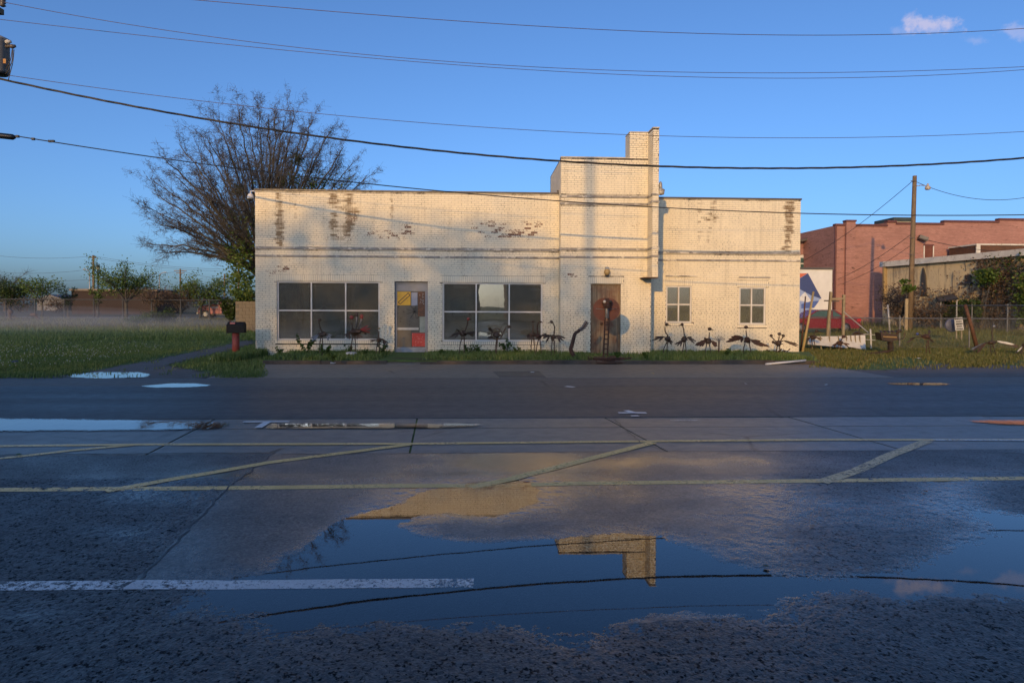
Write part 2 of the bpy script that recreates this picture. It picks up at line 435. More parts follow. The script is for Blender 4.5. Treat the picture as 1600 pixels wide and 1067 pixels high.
def near_lot():
    dx, dy = .0095, .0105; xs = np.arange(-6.2, 6.2 + dx, dx); ys = np.arange(2.3, 6.6 + dy * .5, dy); ys[-1] = 6.6
    nx, ny = len(xs) - 1, len(ys) - 1
    X, Y = np.meshgrid(xs, ys); P = np.stack([X.ravel(), Y.ravel(), np.zeros(X.size)], 1)
    i = np.arange(nx * ny); a = (i // nx) * (nx + 1) + i % nx; Fc = np.stack([a, a + 1, a + nx + 2, a + nx + 1], 1)
    q = proj(P); vis = (q[:, 0] > -60) & (q[:, 0] < 1660); Fc = Fc[vis[Fc].any(1)]
    used = np.unique(Fc); rm = np.full(len(P), -1); rm[used] = np.arange(len(used)); P = P[used]; Fc = rm[Fc]
    C = f_coarse(P); P[:, 2] = lot_height(P, C)
    o = fast_mesh('parking_lot', P, Fc, LOT, {'coarse': C, 'wet': f_wet(P)}); o['kind'] = 'structure'
near_lot()
flat = lambda c, w: {'coarse': lambda P: np.full(len(P), c), 'wet': lambda P: np.full(len(P), w)}
grid_mesh('parking_lot', -9.0, 9.6, 6.6, 7.42, 0.05, 0.0, LOT, {'coarse': f_coarse, 'wet': f_wet})
grid_mesh('parking_lot', -9.0, 9.6, 1.6, 6.6, 0.25, -0.020, LOT, {'coarse': f_coarse, 'wet': f_wet})
for (x0, x1, y0, y1) in ((-70, -9.0, 1.6, 7.42), (9.6, 70, 1.6, 7.42), (-70, 70, -24.5, 1.6)):
    grid_mesh('parking_lot', x0, x1, y0, y1, 4.0, 0.0, LOT, flat(.9, .25))
def gz(x, y):
    if not (1.8 < y < 6.7 and abs(x) < 6.3): return 0.0
    return float(lot_base(np.array([[x, y, 0.0]]))[0][0])

# --- the open country: one sheet of grass and scrub to the horizon
def terrain_material():
    m, nt, b, _ = new_mat('grass_ground')
    v = worldpos(nt)
    xyz = sepxyz(nt, v)
    n1 = noise(nt, v, 0.35, 6, 0.65); n2 = noise(nt, v, 4.0, 5, 0.65); n3 = noise(nt, v, 30, 3, 0.6)
    green = mixc(nt, mapr(nt, n2, 0.3, 0.7), (0.085, 0.145, 0.036), (0.140, 0.20, 0.06))
    dry = mixc(nt, mapr(nt, n3, 0.3, 0.7), (0.075, 0.062, 0.036), (0.130, 0.110, 0.062))
    far = mapr(nt, xyz[1], 38, 52, 0.0, 0.26)
    f = mapr(nt, mth(nt, 'ADD', n1, far), 0.56, 0.70)
    c = mixc(nt, f, green, dry)
    c = mixc(nt, mapr(nt, n3, 0.40, 0.75, 0.0, 0.5), c, (0.030, 0.045, 0.014))
    setin(nt, b.inputs['Base Color'], c); b.inputs['Roughness'].default_value = 0.85; b.inputs['Specular IOR Level'].default_value = 0.2
    setin(nt, b.inputs['Normal'], bump(nt, mth(nt, 'ADD', n2, n3), 0.9, 0.06))
    return m
GRASSG = terrain_material()
g = MB(); g.add([(-2600, -2600, -0.015), (2600, -2600, -0.015), (2600, 2600, -0.015), (-2600, 2600, -0.015)], [(0, 1, 2, 3)])
g.build('ground', GRASSG, kind='structure', origin=(0, 0, 0))

# --- the road: darker, newer blacktop
def road_material(name, c1, c2, rough, tint=(0.05, 0.05, 0.05)):
    m, nt, b, _ = new_mat(name)
    v = worldpos(nt)
    streak = noise(nt, vscale(nt, v, (0.12, 1.6, 1)), 1.0, 5, 0.6); mid = noise(nt, v, 5, 5, 0.6); fine = noise(nt, v, 70, 3, 0.7)
    c = mixc(nt, mapr(nt, streak, 0.3, 0.7), c1, c2)
    c = mixc(nt, mapr(nt, mid, 0.5, 0.75, 0, 0.5), c, tint)
    spk = mapr(nt, noise(nt, v, 45, 2, 0.5), 0.64, 0.72)
    c = mixc(nt, mth(nt, 'MULTIPLY', spk, 0.3), c, (0.12, 0.12, 0.12))
    crk = voronoi(nt, vscale(nt, v, (0.5, 1.0, 1)), 0.55, 'DISTANCE_TO_EDGE')
    wob = mth(nt, 'ADD', crk, mth(nt, 'MULTIPLY', mth(nt, 'SUBTRACT', mid, 0.5), 0.06))
    ck = mth(nt, 'MULTIPLY', mapr(nt, wob, 0.002, 0.010, 1, 0), mapr(nt, noise(nt, v, 0.4, 3), 0.50, 0.58))
    c = mixc(nt, mth(nt, 'MULTIPLY', ck, 0.8), c, (0.008, 0.008, 0.008))
    setin(nt, b.inputs['Base Color'], c)
    setin(nt, b.inputs['Roughness'], mapr(nt, mth(nt, 'ADD', mth(nt, 'MULTIPLY', streak, 0.6), mth(nt, 'MULTIPLY', mid, 0.4)), 0.3, 0.7, rough - 0.10, rough + 0.14))
    h = mth(nt, 'ADD', fine, mth(nt, 'MULTIPLY', voronoi(nt, v, 90), 0.5))
    setin(nt, b.inputs['Normal'], bump(nt, h, 0.45, 0.008))
    return m
ROADM = road_material('blacktop', (0.022, 0.027, 0.028), (0.050, 0.054, 0.054), 0.50, (0.026, 0.029, 0.031))
SHOULDER = road_material('worn_shoulder_asphalt', (0.070, 0.066, 0.058), (0.115, 0.105, 0.090), 0.58, (0.055, 0.050, 0.043))
APRONM = road_material('old_apron_concrete', (0.150, 0.128, 0.098), (0.205, 0.178, 0.140), 0.58, (0.11, 0.092, 0.072))
CONCM = road_material('gutter_concrete', (0.105, 0.102, 0.092), (0.165, 0.158, 0.140), 0.36, (0.075, 0.072, 0.065))
Y_R0, Y_R1, Y_S1 = 9.72, 13.70, 15.15
def sheet(name, x0, x1, y0, y1, z, mat, kind='structure', parent=None, th=0.02):
    b = MB()
    b.box((x0, y0, z - th), (x1, y1, z))
    return b.build(name, mat, parent, kind=kind if parent is None else None)
sheet('road', -160, 160, Y_R0, Y_R1, 0.004, ROADM)
sheet('road_shoulder', -160, 160, Y_R1 + 0.002, Y_S1, 0.0, SHOULDER)

# concrete gutter: two rows of slabs with open joints over a dark bed
gut = sheet('concrete_gutter', -160, 160, 7.42, Y_R0 - 0.004, -0.018, plain('dark_joint_bed', (0.015, 0.014, 0.013), rough=0.8))
def joint_x(px0, py0, px1, py1):
    a = onZ(px0, py0); b = onZ(px1, py1); return lambda y: a.x + (b.x - a.x) * (y - a.y) / (b.y - a.y)
J = [lambda y: -60.0, lambda y: -22.0, joint_x(55, 656, -160, 708), joint_x(302, 672, 224, 712), joint_x(652, 653, 640, 707), joint_x(950, 655, 1045, 706), joint_x(1245, 655, 1425, 707), joint_x(1560, 655, 1830, 707), lambda y: 24.0, lambda y: 62.0]
YSEAM = 8.95
for ja, jb in zip(J[:-1], J[1:]):
    for y0, y1 in ((7.44, YSEAM - 0.012), (YSEAM + 0.012, Y_R0 - 0.008)):
        g_ = 0.012; dz = random.uniform(-0.004, 0.0)
        p = [(ja(y0) + g_, y0, dz), (jb(y0) - g_, y0, dz), (jb(y1) - g_, y1, dz), (ja(y1) + g_, y1, dz)]
        mb = MB(); mb.prism([(x, y, z - 0.05) for x, y, z in p], (0, 0, 0.05)); mb.build('slab', CONCM, gut)

# apron in front of the building
ap = ground_poly([(322, 591), (352, 582), (412, 570.5), (1262, 570), (1300, 574), (1400, 590)])
ap = [(ap[0][0], Y_S1 + 0.004), (ap[1][0], ap[1][1]), (ap[2][0], 18.62), (ap[3][0], 18.62), (ap[4][0], ap[4][1]), (ap[5][0], Y_S1 + 0.004)]
mb = MB(); mb.prism([(x, y, -0.03) for x, y in ap], (0, 0, 0.034)); mb.build('apron', APRONM, kind='structure')
mb = MB()                                                    # asphalt patch let into the apron
pp = ground_poly([(770, 581), (842, 580), (853, 589.5), (780, 589.5)]); mb.prism([(x, y, -0.02) for x, y in pp], (0, 0, 0.028)); mb.build('apron_patch', ROADM, kind='structure')

# gravel drive and bare dirt
def dirt_material():
    m, nt, b, _ = new_mat('gravel_dirt'); v = worldpos(nt)
    n1 = noise(nt, v, 3, 5, 0.65); n2 = noise(nt, v, 40, 3, 0.7); vv = voronoi(nt, v, 28)
    c = mixc(nt, mapr(nt, n1, 0.3, 0.7), (0.070, 0.058, 0.048), (0.120, 0.105, 0.090))
    c = mixc(nt, mapr(nt, n2, 0.55, 0.7, 0, 0.6), c, (0.17, 0.155, 0.14))
    setin(nt, b.inputs['Base Color'], c)
    sd = mth(nt, 'ADD', attr(nt, 'sd'), mth(nt, 'MULTIPLY', mth(nt, 'SUBTRACT', noise(nt, v, 2.2, 5, 0.7), 0.5), 1.3))
    al = mapr(nt, sd, -0.05, 0.12)
    setin(nt, b.inputs['Alpha'], al)
    setin(nt, b.inputs['Roughness'], mapr(nt, n1, 0.3, 0.7, 0.5, 0.85))
    setin(nt, b.inputs['Normal'], bump(nt, mth(nt, 'ADD', vv, n2), 0.8, 0.02))
    return m
DIRT = dirt_material()
DRIVE_PX = [(80, 592), (150, 578), (225, 565), (300, 549), (392, 530), (399, 536), (340, 552), (262, 571), (300, 577), (332, 583), (322, 592)]
drive1 = ground_poly(DRIVE_PX)
def near(poly, m):
    a = np.array(poly); return a[:, 0].min() - m, a[:, 0].max() + m, a[:, 1].min() - m, a[:, 1].max() + m
def blend_sheet(name, poly, z, mat, step=0.15, m=0.9, keepsd=-0.8, ymin=None):
    x0, x1, y0, y1 = near(poly, m)
    if ymin is not None: y0 = max(y0, ymin)
    return grid_mesh(name, x0, x1, y0, y1, step, z, mat, {'sd': lambda P: sdist(P, poly)}, keep=lambda P, v: v['sd'] > keepsd)
blend_sheet('gravel_drive', drive1, -0.004, DIRT, ymin=Y_S1 + 0.01)
blend_sheet('dirt_verge', ground_poly([(1290, 576), (1380, 578), (1480, 566), (1620, 572), (1800, 575), (1800, 593), (1400, 593)]), -0.005, DIRT, ymin=Y_S1 + 0.01)
blend_sheet('dirt_verge', ground_poly([(-200, 588), (120, 585), (330, 586), (330, 594), (-200, 594)]), -0.006, DIRT, ymin=Y_S1 + 0.01)

# raised grass strip and its old kerb along the building
KY, KZ = 18.75, 0.10
VERGE = sorted([])
mb = MB(); xa = onZ(398, 566, KZ).x; xb = onZ(1300, 566, KZ).x
mb.prism([(xa, KY + 0.14, -0.02), (xb, KY + 0.14, -0.02), (xb + 1.5, 22.5, -0.02), (xa - 0.6, 22.5, -0.02)], (0, 0, KZ + 0.018)); mb.build('grass_verge', GRASSG, kind='structure')
KERBM = plain('old_kerb_concrete', (0.085, 0.066, 0.052), (0.040, 0.032, 0.027), 0.8, 3.0, bump_s=0.4, spots=(14, 0.6, (0.025, 0.02, 0.017)))
x = xa; kroot = None
dl, dr = onZ(612, 566, 0).x, onZ(672, 566, 0).x
ks = MB(); ks.box((xa, KY + 0.02, -0.02), (xb, KY + 0.13, 0.05)); kroot = ks.build('kerb', KERBM, kind='structure')
while x < xb:
    L = random.uniform(1.1, 1.9); x2 = min(x + L, xb)
    if not (x2 > dl and x < dr):
        k = MB(); dz = random.uniform(-0.025, 0.012); dy = random.uniform(-0.015, 0.015)
        k.prism([(x + 0.008, KY + dy, -0.02), (x2 - 0.008, KY + dy + random.uniform(-.02, .02), -0.02), (x2 - 0.008, KY + 0.15, -0.02), (x + 0.008, KY + 0.15, -0.02)], (0, 0, KZ + 0.02 + dz))
        k.build('kerb_stone', KERBM, kroot)
    x = x2

# --- painted markings
def paint_mat(name, c, wear):
    m, nt, b, _ = new_mat(name); v = worldpos(nt)
    n1 = noise(nt, v, 26, 4, 0.7); n2 = noise(nt, v, 2.2, 4, 0.6); n3 = noise(nt, v, 110, 2, 0.6)
    setin(nt, b.inputs['Base Color'], mixc(nt, mapr(nt, n2, 0.3, 0.7), c, tuple(x * 0.72 for x in c)))
    a = mth(nt, 'ADD', mth(nt, 'MULTIPLY', n1, 0.55), mth(nt, 'ADD', mth(nt, 'MULTIPLY', n2, 0.35), mth(nt, 'MULTIPLY', n3, 0.3)))
    setin(nt, b.inputs['Alpha'], mapr(nt, a, wear, wear + 0.10))
    setin(nt, b.inputs['Roughness'], mapr(nt, n2, 0.3, 0.7, 0.30, 0.5))
    setin(nt, b.inputs['Normal'], bump(nt, mth(nt, 'ADD', voronoi(nt, v, 62), n3), 0.5, 0.006))
    return m
YEL = paint_mat('worn_yellow_paint', (0.95, 0.58, 0.18), 0.47)
YELF = paint_mat('faded_yellow_paint', (0.80, 0.55, 0.25), 0.51)
WHT = paint_mat('worn_white_paint', (0.66, 0.66, 0.66), 0.50)
WHTN = paint_mat('white_survey_paint', (0.75, 0.75, 0.74), 0.40)
def stripe(name, pix, width, z, mat):
    """painted line along ground points given by their pixels in the photograph"""
    pts = [onZ(x, y, z) for x, y in pix]; fine = []
    for a, b in zip(pts[:-1], pts[1:]):
        n = max(1, int((b - a).length / 0.12))
        fine += [a.lerp(b, i / n) for i in range(n)]
    fine.append(pts[-1]); vs = []; fs = []
    for i, p in enumerate(fine):
        d = (fine[min(i + 1, len(fine) - 1)] - fine[max(i - 1, 0)]).normalized(); s = Vector((-d.y, d.x, 0))
        w = width / 2 * (1 + 0.05 * mnoise.noise(Vector((p.x * 3, p.y * 3, 0)))) ; o = 0.006 * mnoise.noise(Vector((p.x * 1.3, 5, p.y)))
        b0 = gz(p.x, p.y); dz = Vector((0, 0, max(b0, -.0006) if name == 'white_line' else b0)); vs += [p + s * (w + o) + dz, p - s * (w - o) + dz]
    for i in range(len(fine) - 1): fs.append((2 * i, 2 * i + 1, 2 * i + 3, 2 * i + 2))
    b = MB(); b.add(vs, fs); return b.build(name, mat, kind='structure')
ZL = 0.0016
stripe('yellow_line', [(-60, 768), (0, 766), (420, 762.5), (800, 757), (1180, 753), (1600, 748), (1680, 747)], 0.125, ZL, YEL)
stripe('yellow_line', [(-60, 697), (0, 696.5), (220, 694), (640, 693), (1020, 689), (1300, 686.5), (1600, 687), (1680, 687)], 0.105, ZL + 0.0011, YEL)
stripe('yellow_line', [(-60, 722), (45, 711), (110, 703.5), (215, 694)], 0.10, ZL + 0.0022, YEL)
stripe('yellow_line', [(165, 768), (265, 750), (420, 722), (530, 708), (640, 694)], 0.12, ZL + 0.0022, YEL)
stripe('yellow_line', [(735, 760), (800, 748), (900, 722), (965, 705), (1020, 691)], 0.12, ZL + 0.0022, YEL)
stripe('yellow_line', [(1283, 754), (1335, 737), (1395, 709), (1450, 688)], 0.13, ZL + 0.0022, YELF)
stripe('white_line', [(-80, 918.5), (0, 917), (300, 913.5), (560, 911), (740, 910)], 0.128, ZL, WHT)
stripe('white_line', [(1460, 687), (1720, 688)], 0.08, ZL + 0.0026, WHT)
stripe('white_mark', [(966, 644.6), (1010, 644.6)], 0.12, 0.012, WHTN)
stripe('white_mark', [(978, 640.8), (992, 645)], 0.10, 0.016, WHTN)
stripe('white_mark', [(986, 649.6), (998, 649.3)], 0.08, 0.016, WHTN)
stripe('white_mark', [(884, 603.4), (897, 604.6)], 0.14, 0.012, WHTN)
stripe('white_mark', [(380, 658.7), (452, 658.2)], 0.09, 0.010, WHTN)
stripe('white_mark', [(418, 659), (403, 668)], 0.10, 0.013, WHTN)
stripe('white_mark', [(1048, 656.5), (1094, 656.4)], 0.05, 0.008, WHT)

# cracks in the lot: thin tar-dark strips
TAR = plain('tar_crack', (0.010, 0.010, 0.010), (0.02, 0.02, 0.02), 0.45)
def crack(pix, w=0.018):
    pts = [onZ(x, y, 0.0075 if y < 652 else 0.003) for x, y in pix]; fine = []
    for a, b in zip(pts[:-1], pts[1:]):
        n = max(2, int((b - a).length / 0.05))
        for i in range(n):
            p = a.lerp(b, i / n); fine.append(p + Vector((mnoise.noise(p * 7) * 0.025, mnoise.noise(p * 7 + Vector((9, 0, 0))) * 0.025, 0)))
    vs = []; fs = []
    for i, p in enumerate(fine):
        d = (fine[min(i + 1, len(fine) - 1)] - fine[max(i - 1, 0)]).normalized(); s = Vector((-d.y, d.x, 0))
        ww = w * (0.55 + 0.6 * abs(mnoise.noise(p * 5)))
        dz = Vector((0, 0, gz(p.x, p.y))); vs += [p + s * ww + dz, p - s * ww + dz]
    for i in range(len(fine) - 1): fs.append((2 * i, 2 * i + 1, 2 * i + 3, 2 * i + 2))
    b = MB(); b.add(vs, fs); b.build('crack', TAR, kind='structure')
crack([(430, 706), (352, 766), (285, 838), (212, 912)], 0.012)
crack([(440, 700), (420, 707), (60, 709), (-50, 711)], 0.02)
crack([(440, 709), (640, 708), (1020, 704), (1420, 704), (1600, 707)], 0.010)
crack([(-40, 622), (400, 624), (900, 621), (1300, 625), (1660, 622)], 0.008)
crack([(-40, 611.5), (500, 612), (1000, 613), (1660, 611)], 0.014)
crack([(330, 656), (420, 642), (470, 620), (560, 606)], 0.010)
crack([(1180, 615), (1330, 628), (1420, 650)], 0.008)
crack([(-20, 944), (14, 940), (46, 930)], 0.010)
crack([(960, 655), (1000, 690), (1045, 706)], 0.008)

# --- standing water
def water_material():
    m, nt, b, o = new_mat('standing_water'); nt.nodes.remove(b)
    v = worldpos(nt)
    sd = attr(nt, 'sd')
    g1 = mth(nt, 'MULTIPLY', mth(nt, 'SUBTRACT', noise(nt, v, 3.2, 5, 0.65), 0.5), 0.22)
    cell = voronoi(nt, v, 46); g2 = mth(nt, 'MULTIPLY', mth(nt, 'SUBTRACT', cell, 0.42), 0.16)
    s = mth(nt, 'ADD', mth(nt, 'ADD', sd, g1), g2)
    mask = mapr(nt, s, -0.01, 0.012)
    fr = nt.nodes.new('ShaderNodeFresnel'); fr.inputs['IOR'].default_value = 1.52
    rip = bump(nt, noise(nt, v, 2.5, 2, 0.5), 0.010, 0.02)
    gl = nt.nodes.new('ShaderNodeBsdfGlossy'); gl.inputs['Roughness'].default_value = 0.012; nt.links.new(rip, gl.inputs['Normal']); nt.links.new(rip, fr.inputs['Normal'])
    gl.inputs['Color'].default_value = (1, 1, 1, 1)
    tr = nt.nodes.new('ShaderNodeBsdfTransparent'); tr.inputs[0].default_value = (0.86, 0.87, 0.87, 1)
    t0 = nt.nodes.new('ShaderNodeBsdfTransparent')
    mx = nt.nodes.new('ShaderNodeMixShader'); nt.links.new(fr.outputs[0], mx.inputs[0]); nt.links.new(tr.outputs[0], mx.inputs[1]); nt.links.new(gl.outputs[0], mx.inputs[2])
    m2 = nt.nodes.new('ShaderNodeMixShader'); nt.links.new(mask, m2.inputs[0]); nt.links.new(t0.outputs[0], m2.inputs[1]); nt.links.new(mx.outputs[0], m2.inputs[2])
    nt.links.new(m2.outputs[0], o.inputs[0])
    return m
WATER = water_material()
def puddle(pix_or_poly, z, step=0.04, world=False, m=0.25, bias=0.0, keepd=-0.22):
    poly = pix_or_poly if world else ground_poly(pix_or_poly, z)
    x0, x1, y0, y1 = near(poly, m)
    return grid_mesh('puddle', x0, x1, y0, y1, step, z, WATER, {'sd': lambda P: sdist(P, poly) + bias}, keep=lambda P, v: v['sd'] > keepd)
MAIN_WATER = puddle(PUDDLE, WATER_Z, 0.06, True, m=0.5, bias=0.55, keepd=0.32)
puddle([(-120, 656), (0, 655.5), (120, 656.5), (240, 658), (330, 660.5), (350, 662), (335, 668), (230, 670), (100, 671), (-120, 672)], 0.009, 0.06, m=0.3, bias=0.05)
puddle([(430, 663.3), (560, 663), (690, 663), (740, 663.5), (690, 666.8), (560, 667), (430, 667.4)], 0.009, 0.05, bias=0.06)
puddle([(1530, 658.5), (1570, 657.5), (1700, 657.5), (1700, 662), (1570, 661.5)], 0.009, 0.05, bias=0.06)
puddle([(118, 585), (150, 582.5), (205, 582.4), (222, 584.5), (215, 588.5), (160, 590), (124, 588)], 0.005, 0.05, bias=0.14)
puddle([(236, 602.5), (262, 600.3), (298, 600), (316, 602.5), (290, 603.6), (250, 604)], 0.009, 0.05, bias=0.12)
puddle([(1400, 599.6), (1415, 599.2), (1470, 599.2), (1468, 600.2), (1430, 600.4)], 0.009, 0.05, bias=0.12)
# ================================================================== THE PAINTED BRICK BUILDING
YL, YT, YP, YRW = 22.0, 21.5, 20.9, 22.55
def PX(px, py, Y): p = onY(px, py, Y); return p.x
def PZ(px, py, Y): p = onY(px, py, Y); return p.z

def painted_brick(name, is_mortar=False):
    m, nt, b, _ = new_mat(name); v = worldpos(nt); xyz = sepxyz(nt, v)
    rn = attr(nt, 'rnd'); oi = nt.nodes.new('ShaderNodeObjectInfo').outputs['Random']
    rnd = mth(nt, 'FRACT', mth(nt, 'ADD', rn, oi))
    stain = attr(nt, 'stain'); peel = attr(nt, 'peel')
    n1 = noise(nt, v, 1.3, 5, 0.6); n2 = noise(nt, v, 9, 5, 0.65); n3 = noise(nt, v, 55, 3, 0.6)
    c = mixc(nt, mapr(nt, n1, 0.3, 0.7), (0.77, 0.69, 0.515), (0.69, 0.615, 0.455))
    c = mixc(nt, mapr(nt, rnd, 0.0, 1.0, 0.0, 0.16), c, (0.55, 0.50, 0.43))
    # grime that runs down in narrow streaks
    run = noise(nt, vscale(nt, v, (9, 9, 0.55)), 1.0, 5, 0.65)
    dirt = mth(nt, 'MULTIPLY', mapr(nt, run, 0.52, 0.72), 0.30)
    c = mixc(nt, dirt, c, (0.30, 0.25, 0.17))
    # stains below the coping
    drip = noise(nt, vscale(nt, v, (24, 24, 1.6)), 1.0, 5, 0.7); fleck = noise(nt, v, 30, 5, 0.8)
    sraw = mth(nt, 'ADD', mth(nt, 'MULTIPLY', stain, 0.62), mth(nt, 'ADD', mth(nt, 'MULTIPLY', drip, 0.5), mth(nt, 'MULTIPLY', fleck, 0.35)))
    sraw = mth(nt, 'ADD', sraw, mth(nt, 'MULTIPLY', mth(nt, 'SUBTRACT', rnd, 0.55), 0.34))
    sm_ = mth(nt, 'MULTIPLY', mapr(nt, sraw, 0.72, 1.02), mapr(nt, stain, 0.02, 0.2))
    c = mixc(nt, mth(nt, 'MULTIPLY', sm_, 0.95, clamp=True), c, mixc(nt, n1, (0.13, 0.075, 0.045), (0.20, 0.14, 0.06)))
    # flaked paint: bare red-brown brick, whole bricks and ragged chips
    pk = mth(nt, 'ADD', mth(nt, 'MULTIPLY', peel, 0.50), mth(nt, 'MULTIPLY', mth(nt, 'SUBTRACT', noise(nt, v, 24, 5, 0.75), 0.5), 1.5))
    bare = mth(nt, 'GREATER_THAN', pk, mth(nt, 'ADD', 0.27, mth(nt, 'MULTIPLY', rnd, 0.45)))
    chip = mapr(nt, noise(nt, v, 26, 4, 0.7), 0.715, 0.735)
    bare = mth(nt, 'MAXIMUM', bare, mth(nt, 'MULTIPLY', chip, 0.8))
    red = mixc(nt, n3, (0.10, 0.045, 0.030), (0.22, 0.11, 0.07))
    c = mixc(nt, bare, c, red)
    if is_mortar:
        low = mth(nt, 'ADD', mapr(nt, xyz[2], 0.4, 2.2, 0.20, 0.0), mapr(nt, xyz[2], 5.3, 6.6, 0.0, 0.16))
        n4 = noise(nt, v, 1.4, 6, 0.75); n5 = noise(nt, v, 14, 3, 0.6)
        op = mth(nt, 'ADD', mth(nt, 'ADD', mth(nt, 'MULTIPLY', n4, 0.7), mth(nt, 'MULTIPLY', n5, 0.3)), mth(nt, 'ADD', low, mth(nt, 'MULTIPLY', attr(nt, 'open'), 0.25)))
        gap = mapr(nt, op, 0.49, 0.64)
        c = mixc(nt, gap, mixc(nt, 0.5, c, (0.22, 0.19, 0.15)), (0.035, 0.028, 0.022))
    setin(nt, b.inputs['Base Color'], c)
    setin(nt, b.inputs['Roughness'], mapr(nt, n2, 0.3, 0.7, 0.45, 0.75)); b.inputs['Specular IOR Level'].default_value = 0.35
    setin(nt, b.inputs['Normal'], bump(nt, mth(nt, 'ADD', n3, mth(nt, 'MULTIPLY', n2, 0.7)), 0.35, 0.006))
    return m
BRICK = painted_brick('painted_brick'); MORTAR = painted_brick('painted_mortar', True)

STAIN = []   # x, z_top, z_bottom, half width, strength
PEEL = []    # x, z, rx, rz, strength
for px, y0, y1, w, s in ((437, 298, 392, 6, 1.0), (461, 305, 352, 5, .5), (452, 325, 370, 14, .22), (521, 298, 378, 8, .95), (545, 303, 380, 8, 1.0), (556, 330, 360, 7, .6), (612, 298, 352, 4, .75), (585, 298, 335, 4, .4), (700, 300, 330, 4, .3), (765, 302, 325, 3, .4), (808, 302, 325, 3, .4)):
    a = onY(px, y0, YL); c = onY(px, y1, YL); STAIN.append((a.x, a.z, c.z, w / 48.5, s, YL))
for px, y0, y1, w, s in ((1231, 312, 405, 7, 1.0), (1238, 320, 360, 5, .6), (1094, 310, 390, 5, .6), (1116, 310, 372, 6, .7), (1106, 340, 395, 5, .5), (1062, 322, 380, 5, .35), (1160, 316, 360, 8, .25), (1225, 420, 460, 8, .4)):
    a = onY(px, y0, YRW); c = onY(px, y1, YRW); STAIN.append((a.x, a.z, c.z, w / 47.5, s, YRW))
for px, py, rx, ry, s, Y in ((520, 372, 32, 9, .65, YL), (600, 366, 45, 12, .75, YL), (635, 352, 12, 14, .7, YL), (790, 365, 55, 13, .9, YL), (760, 350, 40, 10, .6, YL), (835, 350, 25, 20, .7, YL), (428, 425, 11, 8, 1.2, YL), (446, 419, 8, 4, 1.0, YL),
                             (424, 508, 12, 12, .7, YL), (548, 340, 10, 16, .75, YL), (893, 428, 14, 7, .95, YT), (985, 345, 60, 25, .35, YT), (1040, 330, 15, 20, .4, YRW), (470, 480, 40, 60, .2, YL), (575, 555, 40, 6, .5, YL)):
    p = onY(px, py, Y); PEEL.append((p.x, p.z, rx / 48.5, ry / 48.5, s, Y))
def stain_at(x, z, Y):
    s = 0.0
    for x0, zt, zb, w, st, y in STAIN:
        if abs(y - Y) > 0.3 or z > zt + 0.1: continue
        xo = .07 * mnoise.noise(Vector((x0 * 3, 0, z * 3.5))) + .03 * mnoise.noise(Vector((x0, 4, z * 14))); ww = w * (1.15 + .5 * mnoise.noise(Vector((x0, 7, z * 4))))
        fz = max(0.0, min(1.0, (z - zb + 0.25) / 0.6)) * (.95 + .6 * mnoise.noise(Vector((x0 * 5, 2, z * 2.5)))); s += st * math.exp(-((x - x0 - xo) / ww) ** 2 * 0.9) * fz
    return min(s, 1.0)
def peel_at(x, z, Y):
    s = 0.0
    for x0, z0, rx, rz, st, y in PEEL:
        if abs(y - Y) > 0.3: continue
        s += st * math.exp(-((x - x0) / rx) ** 2 - ((z - z0) / rz) ** 2)
    return min(s, 1.2)

CO = 0.0677; BL = 0.213; JT = 0.010; PROUD = 0.006
SINGLES = []
def bricks_on(mb, o, u, W, z0, z1, nrm, holes=(), proud=PROUD, Y=None, single=None, parent=None, singlemesh=None):
    """running-bond bricks on a wall face: o corner (x,y), u unit direction along the wall, nrm outward normal; holes in (s0,s1,z0,z1)"""
    nz = int((z1 - z0) / CO + 0.01)
    ux, uy = u; nx, ny = nrm
    for r in range(nz):
        za = z0 + r * CO + JT / 2; zb = za + CO - JT
        s = -BL / 2 if r % 2 else 0.0
        if r % 7 == 6: step = BL / 2; s = -BL / 4
        else: step = BL
        while s < W - 0.004:
            a = max(s, 0.0) + JT / 2; c = min(s + step, W) - JT / 2; s += step
            if c - a < 0.02: continue
            segs = [(a, c)]
            for h0, h1, hz0, hz1 in holes:
                if zb <= hz0 + 0.004 or za >= hz1 - 0.004: continue
                ns = []
                for p, q in segs:
                    if q <= h0 or p >= h1: ns.append((p, q)); continue
                    if p < h0 - 0.02: ns.append((p, h0))
                    if q > h1 + 0.02: ns.append((h1, q))
                segs = ns
            for p, q in segs:
                xm = o[0] + ux * (p + q) / 2; zm = (za + zb) / 2; yy = Y if Y is not None else o[1]
                d = proud + random.uniform(-0.0015, 0.0015)
                if single is not None and len(SINGLES) < 300 and q - p > BL - 0.02 and single(xm, zm):
                    SINGLES.append((o[0] + ux * (p + q) / 2, o[1] + uy * (p + q) / 2, zm, random.random())); continue
                x0, y0 = o[0] + ux * p, o[1] + uy * p; x1, y1 = o[0] + ux * q, o[1] + uy * q
                zz0, zz1 = za + random.uniform(-.001, .001), zb + random.uniform(-.001, .001)
                NS = 4 if q - p > .12 else 2
                vs = [(x0, y0, zz0), (x1, y1, zz0), (x1, y1, zz1), (x0, y0, zz1)]; sx = []
                for zz in (zz0, zz1):
                    for k in range(NS + 1):
                        t = k / NS; vs.append((x0 + (x1 - x0) * t + nx * d, y0 + (y1 - y0) * t + ny * d, zz))
                lo = [4 + k for k in range(NS + 1)]; hi = [5 + NS + k for k in range(NS + 1)]
                fs = [(lo[k], lo[k + 1], hi[k + 1], hi[k]) for k in range(NS)] + [tuple([0, 1] + lo[::-1]), (1, 2, hi[-1], lo[-1]), tuple([2, 3] + hi), (3, 0, lo[0], hi[0])]
                mb.add(vs, fs, rnd=random.random(), peel=peel_at(xm, zm, yy))
                st = mb.va.setdefault('stain', [])
                if yy > 50: st.extend([0.0] * len(vs))
                else: st.extend([stain_at(v_[0], v_[2], yy) for v_ in vs])
